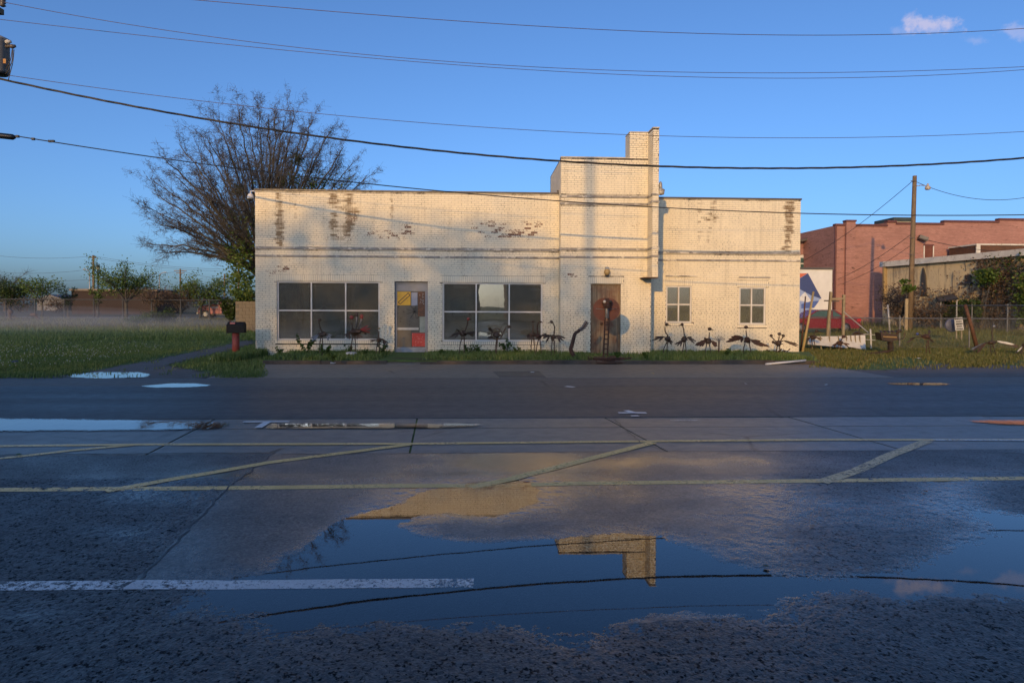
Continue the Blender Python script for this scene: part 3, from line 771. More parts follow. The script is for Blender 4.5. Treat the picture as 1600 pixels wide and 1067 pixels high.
def wall_holes(mb, x0, x1, z0, z1, holes, yf, yb):
    """wall slab between yf (front) and yb with rectangular openings"""
    xs = sorted({x0, x1, *[h[0] for h in holes], *[h[1] for h in holes]}); zs = sorted({z0, z1, *[h[2] for h in holes], *[h[3] for h in holes]})
    solid = {}
    for i in range(len(xs) - 1):
        for k in range(len(zs) - 1):
            xm, zm = (xs[i] + xs[i + 1]) / 2, (zs[k] + zs[k + 1]) / 2
            solid[i, k] = not any(h[0] < xm < h[1] and h[2] < zm < h[3] for h in holes)
    for (i, k), s in solid.items():
        if not s: continue
        a, b, c, d = xs[i], xs[i + 1], zs[k], zs[k + 1]
        st = dict(stain=0.0, peel=0.0)
        mb.add([(a, yf, c), (b, yf, c), (b, yf, d), (a, yf, d)], [(0, 1, 2, 3)]); mb.add([(a, yb, c), (b, yb, c), (b, yb, d), (a, yb, d)], [(3, 2, 1, 0)])
        for dx, dz, q in ((-1, 0, [(a, yf, c), (a, yf, d), (a, yb, d), (a, yb, c)]), (1, 0, [(b, yf, c), (b, yb, c), (b, yb, d), (b, yf, d)]),
                          (0, -1, [(a, yf, c), (a, yb, c), (b, yb, c), (b, yf, c)]), (0, 1, [(a, yf, d), (b, yf, d), (b, yb, d), (a, yb, d)])):
            if not solid.get((i + dx, k + dz), False): mb.add(q, [(0, 1, 2, 3)])

xL0 = PX(399, 420, YL); xL1 = PX(873.5, 420, YL)
xT0 = PX(876, 400, YT); xT1 = PX(1017, 470, YT); xC0 = PX(984, 230, YT); xC1 = PX(1013, 230, YT)
xP0 = PX(1020.3, 240, YP); xP1 = PX(1029.6, 240, YP)
xR0 = xT1 - 0.3; xR1 = PX(1250.3, 380, YRW)
ZG = 0.0
zTopL = PZ(640, 300.5, YL); zTopR = PZ(1140, 311.5, YRW); zTopT = PZ(920, 247, YT); zTopC = PZ(995, 207.5, YT); zTopP = PZ(1025, 200.5, YP); zBotP = PZ(1022, 433, YP)
zB1 = PZ(640, 389.3, YL); zB2 = PZ(640, 401.5, YL)
bld = empty('painted_brick_building', ((xL0 + xR1) / 2, YL, 0), 'long single storey whitewashed brick building with stepped chimney tower and big shop windows', 'building')

# openings (x0, x1, z0, z1)
W1 = (PX(432.5, 440, YL), PX(593.5, 440, YL), PZ(510, 531.8, YL), PZ(510, 439.6, YL))
W2 = (PX(691.5, 440, YL), PX(848, 440, YL), PZ(770, 533.6, YL), PZ(770, 441.8, YL))
D1 = (PX(616.5, 500, YL), PX(668.5, 500, YL), 0.06, PZ(640, 440, YL))
D2 = (PX(922.8, 500, YT), PX(969.6, 500, YT), 0.06, PZ(945, 443.5, YT))
W3 = (PX(1040.5, 470, YRW), PX(1081, 470, YRW), PZ(1060, 504.5, YRW), PZ(1060, 446.5, YRW))
W4 = (PX(1154.8, 470, YRW), PX(1196.5, 470, YRW), PZ(1175, 507.2, YRW), PZ(1175, 448.6, YRW))
TH = 0.24
core = MB(); wall_holes(core, xL0, xL1, ZG, zTopL, [W1, W2, D1], YL, YL + TH); wl = core.build('left_wall', MORTAR, bld)
core = MB(); wall_holes(core, xT0, xT1, ZG, zTopT, [D2], YT, YT + TH)
core.box((xT0, YT + TH, ZG), (xT0 + TH, YT + 3.2, zTopT)); core.box((xT1 - TH, YT + TH, ZG), (xT1, YT + 3.2, zTopT)); core.box((xT0 + TH, YT + 3.0, zTopL - 0.6), (xT1 - TH, YT + 3.2, zTopT))
core.box((xC0, YT, zTopT), (xC1, YT + 0.62, zTopC)); wt = core.build('tower_wall', MORTAR, bld)
core = MB(); core.box((xP0, YP, zBotP), (xP1, YT + 0.62, zTopP)); wp = core.build('chimney_fin', MORTAR, bld)
core = MB(); wall_holes(core, xR0, xR1, ZG, zTopR, [W3, W4], YRW, YRW + TH); wr = core.build('right_wall', MORTAR, bld)
DEPTH = 13.5
core = MB()
core.box((xL0, YL + TH, ZG), (xL0 + TH, YL + DEPTH, zTopL)); core.box((xR1 - TH, YRW + TH, ZG), (xR1, YL + DEPTH, zTopR)); core.box((xL0 + TH, YL + DEPTH - TH, ZG), (xR1 - TH, YL + DEPTH, zTopL - 0.4))
core.build('side_wall', MORTAR, bld)
rf = MB(); rf.box((xL0 + TH + .01, YL + TH + .01, zTopL - 0.55), (xT0 + TH, YL + DEPTH - TH, zTopL - 0.45)); rf.box((xT0 + TH, YRW + TH + 0.01, zTopR - 0.55), (xR1 - TH - .01, YL + DEPTH - TH, zTopR - 0.45))
rf.build('roof', plain('tar_roof', (0.05, 0.05, 0.05)), bld)

def hole_s(h, x0): return (h[0] - x0, h[1] - x0, h[2], h[3])
def lintel(h, ht=0.21): return (h[0] - 0.08, h[1] + 0.08, h[3], h[3] + ht)
def sillh(h, ht=0.105): return (h[0] - 0.05, h[1] + 0.05, h[2] - ht, h[2])
bands = lambda zs: [(-1, 50, z - 0.035, z + 0.035) for z in zs]
bk = MB(); bricks_on(bk, (xL0, YL), (1, 0), xL1 - xL0, ZG, zTopL, (0, -1), [hole_s(q, xL0) for q in (W1, W2, D1, lintel(W1), lintel(W2), sillh(W1), sillh(W2))] + bands((zB1, zB2)))
bk.build('brick_courses', BRICK, wl, kind='stuff')
top_single = lambda x, z: z > zTopL + 0.12
bk = MB(); bricks_on(bk, (xT0, YT), (1, 0), xT1 - xT0, ZG, zTopT, (0, -1), [hole_s(q, xT0) for q in (D2, lintel(D2))] + bands((zB1, zB2, zTopL + 0.10 - 0.25, zTopL - 0.38)), single=top_single)
bricks_on(bk, (xC0, YT), (1, 0), xC1 - xC0, zTopT, zTopC, (0, -1), single=top_single)
bricks_on(bk, (xT0, YT + 3.0), (0, -1), 3.0, ZG, zTopT, (-1, 0), Y=99)
bricks_on(bk, (xC0, YT + 0.62), (0, -1), 0.62, zTopT, zTopC, (-1, 0), Y=99)
bricks_on(bk, (xT1, YT), (0, 1), 1.05, ZG, zTopT, (1, 0), Y=99)
bk.build('brick_courses', BRICK, wt, kind='stuff')
bk = MB(); bricks_on(bk, (xP0, YP), (1, 0), xP1 - xP0, zBotP, zTopP, (0, -1), Y=99); bricks_on(bk, (xP0, YT), (0, -1), YT - YP, zBotP, zTopP, (-1, 0), Y=99); bricks_on(bk, (xP1, YP), (0, 1), 1.2, zBotP, zTopP, (1, 0), Y=99)
bk.build('brick_courses', BRICK, wp, kind='stuff')
bk = MB(); bricks_on(bk, (xR0, YRW), (1, 0), xR1 - xR0, ZG, zTopR, (0, -1), [hole_s(q, xR0) for q in (W3, W4, lintel(W3), lintel(W4), sillh(W3), sillh(W4))] + bands((zB1, zB2)))
bk.build('brick_courses', BRICK, wr, kind='stuff')
bk = MB(); bricks_on(bk, (xL0, YL + DEPTH), (0, -1), DEPTH, ZG, zTopL, (-1, 0), Y=99); bricks_on(bk, (xR1, YRW), (0, 1), DEPTH - 0.6, ZG, zTopR, (1, 0), Y=99)
bk.build('brick_courses', BRICK, bld, kind='stuff')
# single bricks of the tower head
sb = MB(); sb.box((-(BL - JT) / 2, -PROUD, -(CO - JT) / 2), ((BL - JT) / 2, 0.03, (CO - JT) / 2)); me_b = sb.build('brick', BRICK, None, origin=(0, 0, 0)); mesh_b = me_b.data; bpy.data.objects.remove(me_b)
for x, y, z, rr in SINGLES:
    o = bpy.data.objects.new('brick', mesh_b); COL.objects.link(o); o.parent = wt; o.location = Vector((x, y + random.uniform(-0.002, 0.002), z)) - wloc(wt)
# soldier courses over and under the openings: each brick a piece of its own
def soldiers(x0, x1, z0, z1, yf, parent, proud=0.008, w=0.0677):
    n = max(1, round((x1 - x0) / w)); w = (x1 - x0) / n
    b = MB(); b.box((-w / 2 + 0.005, -proud, 0.005), (w / 2 - 0.005, 0.04, z1 - z0 - 0.005)); t = b.build('soldier_brick', BRICK, None, origin=(0, 0, 0)); me = t.data; bpy.data.objects.remove(t)
    for i in range(n):
        o = bpy.data.objects.new('soldier_brick', me); COL.objects.link(o); o.parent = parent; o.location = Vector((x0 + (i + .5) * w, yf + random.uniform(-.002, .002), z0)) - wloc(parent)
for h, yf, par in ((W1, YL, wl), (W2, YL, wl), (D2, YT, wt), (W3, YRW, wr), (W4, YRW, wr)):
    q = lintel(h); soldiers(q[0], q[1], q[2], q[3], yf, par)
    if h is not D2: q = sillh(h); soldiers(q[0], q[1], q[2], q[3], yf, par, 0.02)
# projecting string courses
BANDM = plain('mottled_band_paint', (0.36, 0.34, 0.31), (0.16, 0.145, 0.125), 0.7, 5.0, spots=(3.0, 0.55, (0.55, 0.50, 0.42)))  # darker, mottled tone than the wall paint
def band(x0, x1, z, yf, par, side=None):
    b = MB(); x = x0
    b.box((x0, yf - 0.028, z - 0.030), (x1, yf + 0.02, z + 0.030)); b.build('string_course', BANDM, par)
for z in (zB1, zB2):
    band(xL0, xL1, z, YL, wl); band(xT0 - 0.028, xP0 - 0.002, z, YT, wt); band(xR0, xR1, z, YRW, wr); band(xP0 - 0.028, xP1 + 0.028, z, YP, wp)
    b = MB(); b.box((xP0 - 0.028, YP + 0.022, z - 0.03), (xP0 + 0.01, YT - 0.03, z + 0.03)); b.build('string_course', BANDM, wp)
    b = MB(); b.box((xT0 - 0.028, YT + 0.022, z - 0.03), (xT0 + 0.01, YL - 0.03, z + 0.03)); b.build('string_course', BANDM, wt)
for z in (zTopL - 0.15, zTopL - 0.38):
    band(xT0 - 0.028, xP0 - 0.002, z, YT, wt); band(xP0 - 0.028, xP1 + 0.028, z, YP, wp)
    b = MB(); b.box((xP0 - 0.028, YP + 0.022, z - 0.03), (xP0 + 0.01, YT - 0.03, z + 0.03)); b.build('string_course', BANDM, wp)
# copings
COPE = plain('dark_metal_coping', (0.055, 0.05, 0.045), (0.10, 0.08, 0.065), 0.5, 3.0)
b = MB(); b.box((xL0 - 0.03, YL - 0.035, zTopL), (xL1 + 0.02, YL + TH + 0.05, zTopL + 0.045)); b.box((xL0 - 0.03, YL + TH + 0.05, zTopL), (xL0 + TH, YL + DEPTH, zTopL + 0.045)); b.build('coping', COPE, bld)
b = MB(); b.box((xT1 + 0.001, YRW - 0.035, zTopR), (xR1 + 0.03, YRW + TH + 0.05, zTopR + 0.05)); b.box((xR1 - TH, YRW + TH + .05, zTopR), (xR1 + 0.03, YL + DEPTH, zTopR + 0.05)); b.build('coping', COPE, bld)
b = MB(); b.box((xT0 - 0.06, YT + 0.5, zTopL - 0.02), (xT0 - 0.002, YT + 0.62, zTopL + 0.13)); b.build('flashing', COPE, bld)
CAPM = plain('painted_cap', (0.50, 0.44, 0.33), (0.36, 0.31, 0.23), 0.7)
b = MB(); b.box((xT0 - 0.012, YT - 0.012, zTopT), (xC0 - 0.001, YT + TH, zTopT + 0.035)); b.build('cap', CAPM, wt)
b = MB(); b.box((xC0 - 0.01, YT - 0.012, zTopC), (xC1, YT + 0.62, zTopC + 0.03)); b.build('cap', CAPM, wt)
b = MB(); b.box((xP0 - 0.012, YP - 0.012, zTopP), (xP1 + 0.012, YT + 0.62, zTopP + 0.035)); b.build('cap', CAPM, wp)
RUST = plain('rusty_steel', (0.14, 0.065, 0.035), (0.07, 0.035, 0.022), 0.8, 9.0, 0.3, spots=(22, 0.6, (0.22, 0.10, 0.045)))
b = MB(); b.box((xP0 - 0.25, YP - 0.01, zBotP - 0.025), (xP1 + 0.01, YT - 0.012, zBotP - 0.001)); b.build('steel_plate', RUST, wp)
# thin ledges over the small windows
for h in (W3, W4):
    b = MB(); z = h[3] + 0.30; b.box((h[0] - 0.02, YRW - 0.03, z), (h[1] + 0.14, YRW - 0.001, z + 0.045)); b.build('ledge', BANDM, wr)

# --- windows
FRAMEM = plain('white_window_paint', (0.62, 0.60, 0.56), (0.50, 0.47, 0.43), 0.5, 4.0)
def glass_mat():
    m, nt, b, o = new_mat('window_glass'); nt.nodes.remove(b); v = worldpos(nt)
    fr = nt.nodes.new('ShaderNodeFresnel'); fr.inputs['IOR'].default_value = 1.62
    gl = nt.nodes.new('ShaderNodeBsdfGlossy'); gl.inputs['Roughness'].default_value = 0.01
    bp = bump(nt, noise(nt, v, 1.6, 2, 0.5), 0.05, 0.02); nt.links.new(bp, gl.inputs['Normal'])
    tr = nt.nodes.new('ShaderNodeBsdfTransparent'); tr.inputs[0].default_value = (0.72, 0.76, 0.72, 1)
    df = nt.nodes.new('ShaderNodeBsdfDiffuse'); df.inputs[0].default_value = (0.42, 0.40, 0.33, 1)
    film = mth(nt, 'MULTIPLY', mapr(nt, noise(nt, v, 9, 6, 0.75), 0.3, 0.75, 0.12, 0.24), 1.0)
    m1 = nt.nodes.new('ShaderNodeMixShader'); nt.links.new(film, m1.inputs[0]); nt.links.new(tr.outputs[0], m1.inputs[1]); nt.links.new(df.outputs[0], m1.inputs[2])
    mx = nt.nodes.new('ShaderNodeMixShader'); nt.links.new(mth(nt, 'MULTIPLY', fr.outputs[0], 2.1, clamp=True), mx.inputs[0]); nt.links.new(m1.outputs[0], mx.inputs[1]); nt.links.new(gl.outputs[0], mx.inputs[2])
    nt.links.new(mx.outputs[0], o.inputs[0]); return m
GLASS = glass_mat()
def window(h, yf, xs, zs, fw, parent, rec=0.07):
    """frame with mullions at xs, rails at zs; each light has its own pane"""
    x0, x1, z0, z1 = h
    f = MB(); y0, y1 = yf + rec - 0.03, yf + rec + 0.05
    f.box((x0, y0, z0), (x1, y1, z0 + fw)); f.box((x0, y0, z1 - fw), (x1, y1, z1)); f.box((x0, y0, z0 + fw), (x0 + fw, y1, z1 - fw)); f.box((x1 - fw, y0, z0 + fw), (x1, y1, z1 - fw))
    w = f.build('window', FRAMEM, parent)
    for x in xs: m = MB(); m.box((x - fw * .42, y0 - 0.004, z0 + fw), (x + fw * .42, y1 - .01, z1 - fw)); m.build('mullion', FRAMEM, w)
    for z in zs: m = MB(); m.box((x0 + fw, y0 + 0.003, z - fw * .42), (x1 - fw, y1 - .014, z + fw * .42)); m.build('rail', FRAMEM, w)
    X = [x0 + fw] + list(xs) + [x1 - fw]; Z = [z0 + fw] + list(zs) + [z1 - fw]
    for a, b2 in zip(X[:-1], X[1:]):
        for c, d in zip(Z[:-1], Z[1:]):
            p = MB(); p.box((a, yf + rec + 0.006, c), (b2, yf + rec + 0.012, d)); p.build('pane', GLASS, w)
    return w
window(W1, YL, [PX(486, 480, YL), PX(539.7, 480, YL)], [PZ(510, 485.3, YL)], 0.05, bld)
window(W2, YL, [PX(744, 480, YL), PX(795.7, 480, YL)], [PZ(770, 487.4, YL)], 0.05, bld)
window(W3, YRW, [PX(1060.5, 475, YRW)], [PZ(1060, 475.8, YRW)], 0.055, bld, 0.05)
window(W4, YRW, [PX(1174.5, 477, YRW)], [PZ(1174, 476.8, YRW)], 0.055, bld, 0.05)
# rooms behind the glass
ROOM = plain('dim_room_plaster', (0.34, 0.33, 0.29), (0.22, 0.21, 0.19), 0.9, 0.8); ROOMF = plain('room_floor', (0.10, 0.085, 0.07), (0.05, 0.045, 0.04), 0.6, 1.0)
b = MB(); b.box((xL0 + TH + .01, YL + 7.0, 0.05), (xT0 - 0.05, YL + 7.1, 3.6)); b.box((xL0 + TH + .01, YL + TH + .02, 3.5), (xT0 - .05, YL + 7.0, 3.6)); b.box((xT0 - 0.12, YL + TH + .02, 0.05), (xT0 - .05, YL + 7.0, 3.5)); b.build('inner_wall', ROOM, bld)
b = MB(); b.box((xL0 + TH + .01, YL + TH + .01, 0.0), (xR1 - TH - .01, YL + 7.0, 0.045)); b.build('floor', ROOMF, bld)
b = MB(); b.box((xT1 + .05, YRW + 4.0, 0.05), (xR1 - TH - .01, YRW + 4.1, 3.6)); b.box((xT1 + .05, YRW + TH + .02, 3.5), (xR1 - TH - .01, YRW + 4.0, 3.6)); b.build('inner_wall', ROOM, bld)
MULL = plain('dark_partition', (0.025, 0.025, 0.025))
b = MB(); xx = PX(478, 480, YL + .6); b.box((xx - .10, YL + 0.6, 0.05), (xx + .10, YL + 0.8, 3.5)); b.build('inner_post', MULL, bld)
BOARDM = plain('grimy_display_board', (0.26, 0.26, 0.21), (0.17, 0.17, 0.14), 0.8, 2.0, spots=(5, 0.62, (0.09, 0.09, 0.08)))
for (a, c, y0, y1, dy) in ((701, 740, 494, 531, 1.0), (747, 792, 492, 530, 1.1), (703, 738, 463, 484, 1.3), (751, 780, 462, 484, 1.35)):
    p0 = onY(a, y1, YL + dy); p1 = onY(c, y0, YL + dy); t = empty('display_board', (p0.x, YL + dy, 0.05), 'pale grimy board standing behind the right shop window, ' + {701: 'lower left', 747: 'lower middle', 703: 'upper left', 751: 'upper middle'}[a] + ' pane', 'board', 'boards behind the shop window')
    q = MB(); q.box((p0.x, YL + dy, p0.z), (p1.x, YL + dy + 0.03, p1.z)); q.build('panel', BOARDM, t)
    q = MB(); q.bar((p0.x + .08, YL + dy + .05, 0.045), (p0.x + .08, YL + dy + .05, p1.z - .05), 0.03); q.bar((p1.x - .08, YL + dy + .05, 0.045), (p1.x - .08, YL + dy + .05, p1.z - .05), 0.03); q.build('stand', MULL, t)
# a big dark rounded machine behind the left shop window
p = onY(515, 505, YL + 1.2)
t = empty('parked_machine', (p.x, YL + 1.2, 0.045), 'dark rounded machine body behind the middle pane of the left shop window', 'machine')
q = MB(); prof = [(-1.0, .35), (-.95, .9), (-.6, 1.25), (-.1, 1.55), (.45, 1.5), (.8, 1.2), (.9, .7), (.85, .35)]
q.prism([(p.x + a * .8, YL + 1.0, .05 + z) for a, z in prof], (0, 1.0, 0)); q.build('body', plain('dark_blue_enamel', (0.03, 0.04, 0.055), rough=0.25), t)
for sx in (-.5, .45):
    q = MB(); q.lathe((p.x + sx, YL + .95, .36), [(.05, 0), (.30, 0.0), (.32, .05), (.32, .18), (.05, .18)], 16, (0, 1, 0)); q.build('wheel', MULL, t, True)
BLUEB = plain('blue_bunting', (0.05, 0.06, 0.22)); OLIVEB = plain('olive_bunting', (0.16, 0.14, 0.05))
for px, mt_, nm in ((1047, BLUEB, 'blue'), (1056, OLIVEB, 'olive')):
    a = onY(px - 5, 486, YRW + .35); c = onY(px + 5, 485, YRW + .35); d = onY(px - 1, 500, YRW + .35)
    q = MB(); q.prism([a, c, d], (0, 0.012, 0)); q.build('pennant', mt_, None, label=nm + ' cloth pennant hanging inside the lower left pane of the small window', cat='pennant', group='pennants in the small window')

# --- grey shop door with pinned-up sheets
DFR = plain('grey_door_paint', (0.27, 0.27, 0.28), (0.20, 0.20, 0.205), 0.5, 3.0)
x0, x1, z0, z1 = D1; yd = YL + 0.10
dr1 = MB(); dr1.box((x0, yd, z0), (x0 + .06, yd + .08, z1)); dr1.box((x1 - .06, yd, z0), (x1, yd + .08, z1)); dr1.box((x0 + .06, yd, z1 - .06), (x1 - .06, yd + .08, z1))
door1 = dr1.build('shop_door', DFR, bld, label='grey shop door covered with salvaged metal panels')
gx0, gx1, gz0, gz1 = PX(619.5, 500, yd), PX(665, 500, yd), PZ(640, 542.5, yd), PZ(640, 455, yd)
q = MB(); q.box((x0 + .06, yd + .02, gz1), (x1 - .06, yd + .06, z1 - .06)); q.build('transom', DFR, door1)
q = MB(); q.box((x0 + .06, yd + .02, z0), (x1 - .06, yd + .06, gz0)); q.build('kick_plate', plain('scuffed_grey_plate', (0.30, 0.31, 0.33), (0.20, 0.21, 0.22), 0.5, 6.0, spots=(9, .62, (.12, .1, .08))), door1)
q = MB(); q.box((x0 + .06, yd + .02, gz0), (gx0 + .02, yd + .06, gz1)); q.box((gx1 - .02, yd + .02, gz0), (x1 - .06, yd + .06, gz1)); q.build('stile', DFR, door1)
q = MB(); q.box((gx0, yd + .045, gz0), (gx1, yd + .055, gz1)); q.build('pane', plain('grimy_door_sheet', (0.085, 0.085, 0.075), (0.045, 0.045, 0.042), 0.35, 4.0), door1)
q = MB(); q.box((x0 - .02, YL - 0.20, 0.0), (x1 + .02, YL + 0.09, 0.058)); q.box((x0 - 0.02, KY + 0.0, -0.02), (x1 + .02, YL - 0.2, 0.03)); q.build('door_step', plain('grey_step', (0.17, 0.165, 0.16), (0.10, 0.095, 0.09), 0.8), door1)
def dpanel(name, a, b2, c, d, mat, dy, label=None, tilt=0):
    p0 = onY(a, d, yd); p1 = onY(b2, c, yd); q = MB(); q.prism([(p0.x, yd + dy, p0.z), (p1.x, yd + dy, p0.z + tilt), (p1.x, yd + dy, p1.z + tilt), (p0.x, yd + dy, p1.z)], (0, 0.012, 0)); return q.build(name, mat, door1, label=label)
YPN = plain('yellow_sign_enamel', (0.62, 0.36, 0.02), (0.52, 0.29, 0.02), 0.4, 5.0, spots=(20, .64, (.2, .1, .03)))
yp = dpanel('yellow_sign', 620, 641.5, 456, 477, YPN, 0.030, 'yellow square sign with black outlined slanted bar')
BLK = plain('black_paint', (0.012, 0.012, 0.012), rough=0.5)
for (ax, ay, bx, by) in ((622, 472.5, 638, 457.8), (625.5, 475, 640.5, 461.5), (622, 472.5, 625.5, 475), (638, 457.8, 640.5, 461.5)):
    q = MB(); a = onY(ax, ay, yd + .027); c = onY(bx, by, yd + .027); q.bar(a, c, 0.022, 0.004, up=(0, 1, 0)); q.build('sign_stroke', BLK, yp)
RUSTP = plain('rust_brown_panel', (0.17, 0.075, 0.035), (0.09, 0.045, 0.028), 0.7, 7.0)
rp = dpanel('rust_panel', 653, 665, 456, 494, RUSTP, 0.028, 'rust brown metal strip with white chipped marks')
WCH = plain('chipped_white', (0.55, 0.53, 0.48))
for i in range(14):
    q = MB(); a = onY(random.uniform(655.5, 662), random.uniform(458, 478), yd + .024); s = random.uniform(.01, .03); q.bar(a, a + Vector((random.uniform(-s, s), 0, -s)), 0.014, 0.005, up=(0, 1, 0)); q.build('paint_chip', WCH, rp)
dpanel('grey_sheet', 642.5, 652, 457, 477.5, plain('pale_blue_sheet', (0.30, 0.31, 0.36), (0.24, 0.25, 0.30), 0.6), 0.034)
dpanel('pale_strip', 655.5, 664, 495, 519.5, plain('pale_green_strip', (0.30, 0.33, 0.28), (0.20, 0.23, 0.19), 0.6), 0.034)
RP = plain('red_panel_enamel', (0.46, 0.025, 0.02), (0.34, 0.02, 0.02), 0.45, 6.0, spots=(36, .60, (.62, .40, .36)))
dpanel('red_panel', 643.5, 664.8, 520.5, 541.5, RP, 0.026, 'bright red square metal panel with scratched pink flecks')
dpanel('striped_panel', 620, 642, 516, 541.5, plain('striped_rust_sheet', (0.16, 0.15, 0.12), (0.11, 0.075, 0.04), 0.6, 2.0), 0.036)
dpanel('shelf_strip', 620, 654, 512, 515.5, WCH, 0.032)
for k in range(9):   # dark wire web
    a = onY(648, 487, yd + .03); th = k * math.tau / 9; q = MB(); q.tube([a, a + Vector((math.cos(th) * .28, 0, math.sin(th) * .24))], 0.005, 4); q.build('web_wire', BLK, door1)
# --- weathered plank door of the tower
def wood_mat():
    m, nt, b, _ = new_mat('weathered_planks'); v = worldpos(nt)
    g = noise(nt, vscale(nt, v, (30, 30, 1.2)), 1.0, 5, 0.6); n1 = noise(nt, v, 2.2, 5, 0.65)
    c = mixc(nt, mapr(nt, g, .3, .7), (0.31, 0.22, 0.13), (0.13, 0.09, 0.055))
    c = mixc(nt, mapr(nt, n1, .45, .66), c, (0.15, 0.062, 0.032)); setin(nt, b.inputs['Base Color'], c); b.inputs['Roughness'].default_value = .8
    setin(nt, b.inputs['Normal'], bump(nt, g, .5, .01)); return m
PLANK = wood_mat()
x0, x1, z0, z1 = D2; ydd = YT + 0.09
df = MB(); df.box((x0, ydd - .02, z0), (x0 + .05, ydd + .06, z1)); df.box((x1 - .05, ydd - .02, z0), (x1, ydd + .06, z1)); df.box((x0 + .05, ydd - .02, z1 - .05), (x1 - .05, ydd + .06, z1))
door2 = df.build('plank_door', PLANK, bld, label='weathered wooden plank door')
n = 6; w = (x1 - x0 - .1) / n
for i in range(n):
    q = MB(); d = random.uniform(0, .008); q.box((x0 + .05 + i * w + .003, ydd + d, z0 + .01), (x0 + .05 + (i + 1) * w - .003, ydd + .04, z1 - .052)); q.build('plank', PLANK, door2)
q = MB(); q.lathe((x0 + .36, ydd - .03, 1.05), [(.005, 0), (.05, 0), (.05, .02), (.02, .03)], 12, (0, 1, 0)); q.build('door_knob', RUST, door2, True)
q = MB(); q.box((x0 - .02, YT - 0.3, 0.0), (x1 + .02, YT + .08, 0.058)); q.build('sill', KERBM, door2)
# --- lamps and camera on the building
GALV = plain('grey_lamp_metal', (0.34, 0.33, 0.31), (0.25, 0.245, 0.23), 0.45, 8, 0.2)
c = onY(1031, 300, YP + 0.15)
lamp = empty('dusk_to_dawn_lamp', (c.x, YP + .15, c.z - .12), 'grey bell shaped security lamp on the side of the brick chimney fin', 'lamp')
q = MB(); q.lathe((c.x + .02, YP + .15, c.z + .10), [(.045, 0), (.06, .05), (.05, .17), (.02, .22)], 14); q.build('ballast', GALV, lamp, True)
q = MB(); q.lathe((c.x + .02, YP + .15, c.z + .03), [(.135, 0), (.135, .03), (.06, .085), (.045, .10)], 16); q.build('shade', GALV, lamp, True)
q = MB(); q.lathe((c.x + .02, YP + .15, c.z - .10), [(.06, 0), (.115, .02), (.13, .13)], 16); q.build('lens', plain('ribbed_lens', (0.42, 0.38, 0.30), (0.34, 0.30, 0.23), 0.25), lamp, True)
q = MB(); q.bar((xP1, YP + .15, c.z + .2), (c.x + .02, YP + .15, c.z + .2), .04); q.build('arm', GALV, lamp)
c = onY(948.5, 425.5, YT - .10)
wl_ = empty('jar_lamp', (c.x, YT - .1, c.z - .12), 'small tan jar shaped wall lamp above the plank door', 'lamp')
q = MB(); q.lathe((c.x, YT - .1, c.z - .10), [(.03, 0), (.075, .03), (.095, .10), (.085, .16), (.05, .20)], 14); q.build('jar', plain('tan_glass', (0.40, 0.27, 0.10), (0.30, 0.20, 0.08), 0.3), wl_, True)
q = MB(); q.box((c.x - .05, YT - .13, c.z + .08), (c.x + .05, YT, c.z + .17)); q.build('mount', GALV, wl_)
q = MB(); q.lathe((c.x, YT - .1, c.z - .125), [(.02, 0), (.055, .0), (.06, .04)], 12); q.build('base_cap', MULL, wl_, True)
c = onY(391.5, 306, YL + .25)
WPL = plain('white_plastic', (0.62, 0.62, 0.62), (0.5, 0.5, 0.5), 0.35)
cm = empty('security_camera', (c.x, c.y, c.z - .2), 'white dome security camera on a bracket at the left roof corner', 'camera')
q = MB(); q.lathe((c.x, c.y, c.z - .10), [(.10, 0), (.105, .06), (.08, .14), (.03, .18)], 16); q.build('housing', WPL, cm, True)
q = MB(); q.blob((c.x, c.y, c.z - .10), (.085, .085, .085), 14, 8); q.build('dome', plain('smoked_dome', (0.02, 0.02, 0.025), rough=0.12), cm, True)
q = MB(); q.tube([(c.x, c.y, c.z + .06), (c.x, c.y, c.z + .14), (c.x + .08, c.y, c.z + .15), (xL0 - 0.0, c.y, c.z + .12)], .022, 8); q.build('arm', WPL, cm, True)
q = MB(); q.box((xL0 - .05, c.y - .06, c.z - .16), (xL0 - 0.005, c.y + .06, c.z + .2)); q.build('junction_box', WPL, cm)
q = MB(); q.box((xL0 - .09, YL + 2.6, 0.0), (xL0 - .02, YL + 2.68, zTopL - .2)); q.build('downpipe', COPE, bld)
# ================================================================== SCRAP METAL BIRDS AND OTHER SCULPTURES
DKM = plain('dark_scrap_metal', (0.045, 0.034, 0.027), (0.085, 0.055, 0.038), 0.6, 11, 0.5, spots=(18, .6, (0.10, 0.045, 0.025)))
RSM = plain('rusted_scrap_metal', (0.085, 0.040, 0.026), (0.040, 0.024, 0.018), 0.75, 9, 0.35, spots=(25, .6, (0.16, 0.07, 0.035)))
GYM = plain('pale_scrap_metal', (0.22, 0.22, 0.22), (0.12, 0.115, 0.11), 0.45, 9, 0.6, spots=(20, .6, (0.09, 0.05, 0.03)))
RDM = plain('red_scrap_metal', (0.26, 0.035, 0.025), (0.14, 0.03, 0.022), 0.5, 9, 0.1)
BLM = plain('blue_scrap_metal', (0.035, 0.06, 0.22), (0.025, 0.04, 0.12), 0.4, 9, 0.1)
WSM = plain('white_scrap', (0.55, 0.54, 0.50), (0.36, 0.34, 0.31), 0.6, 5)
BIRDS = 'scrap metal bird sculptures'
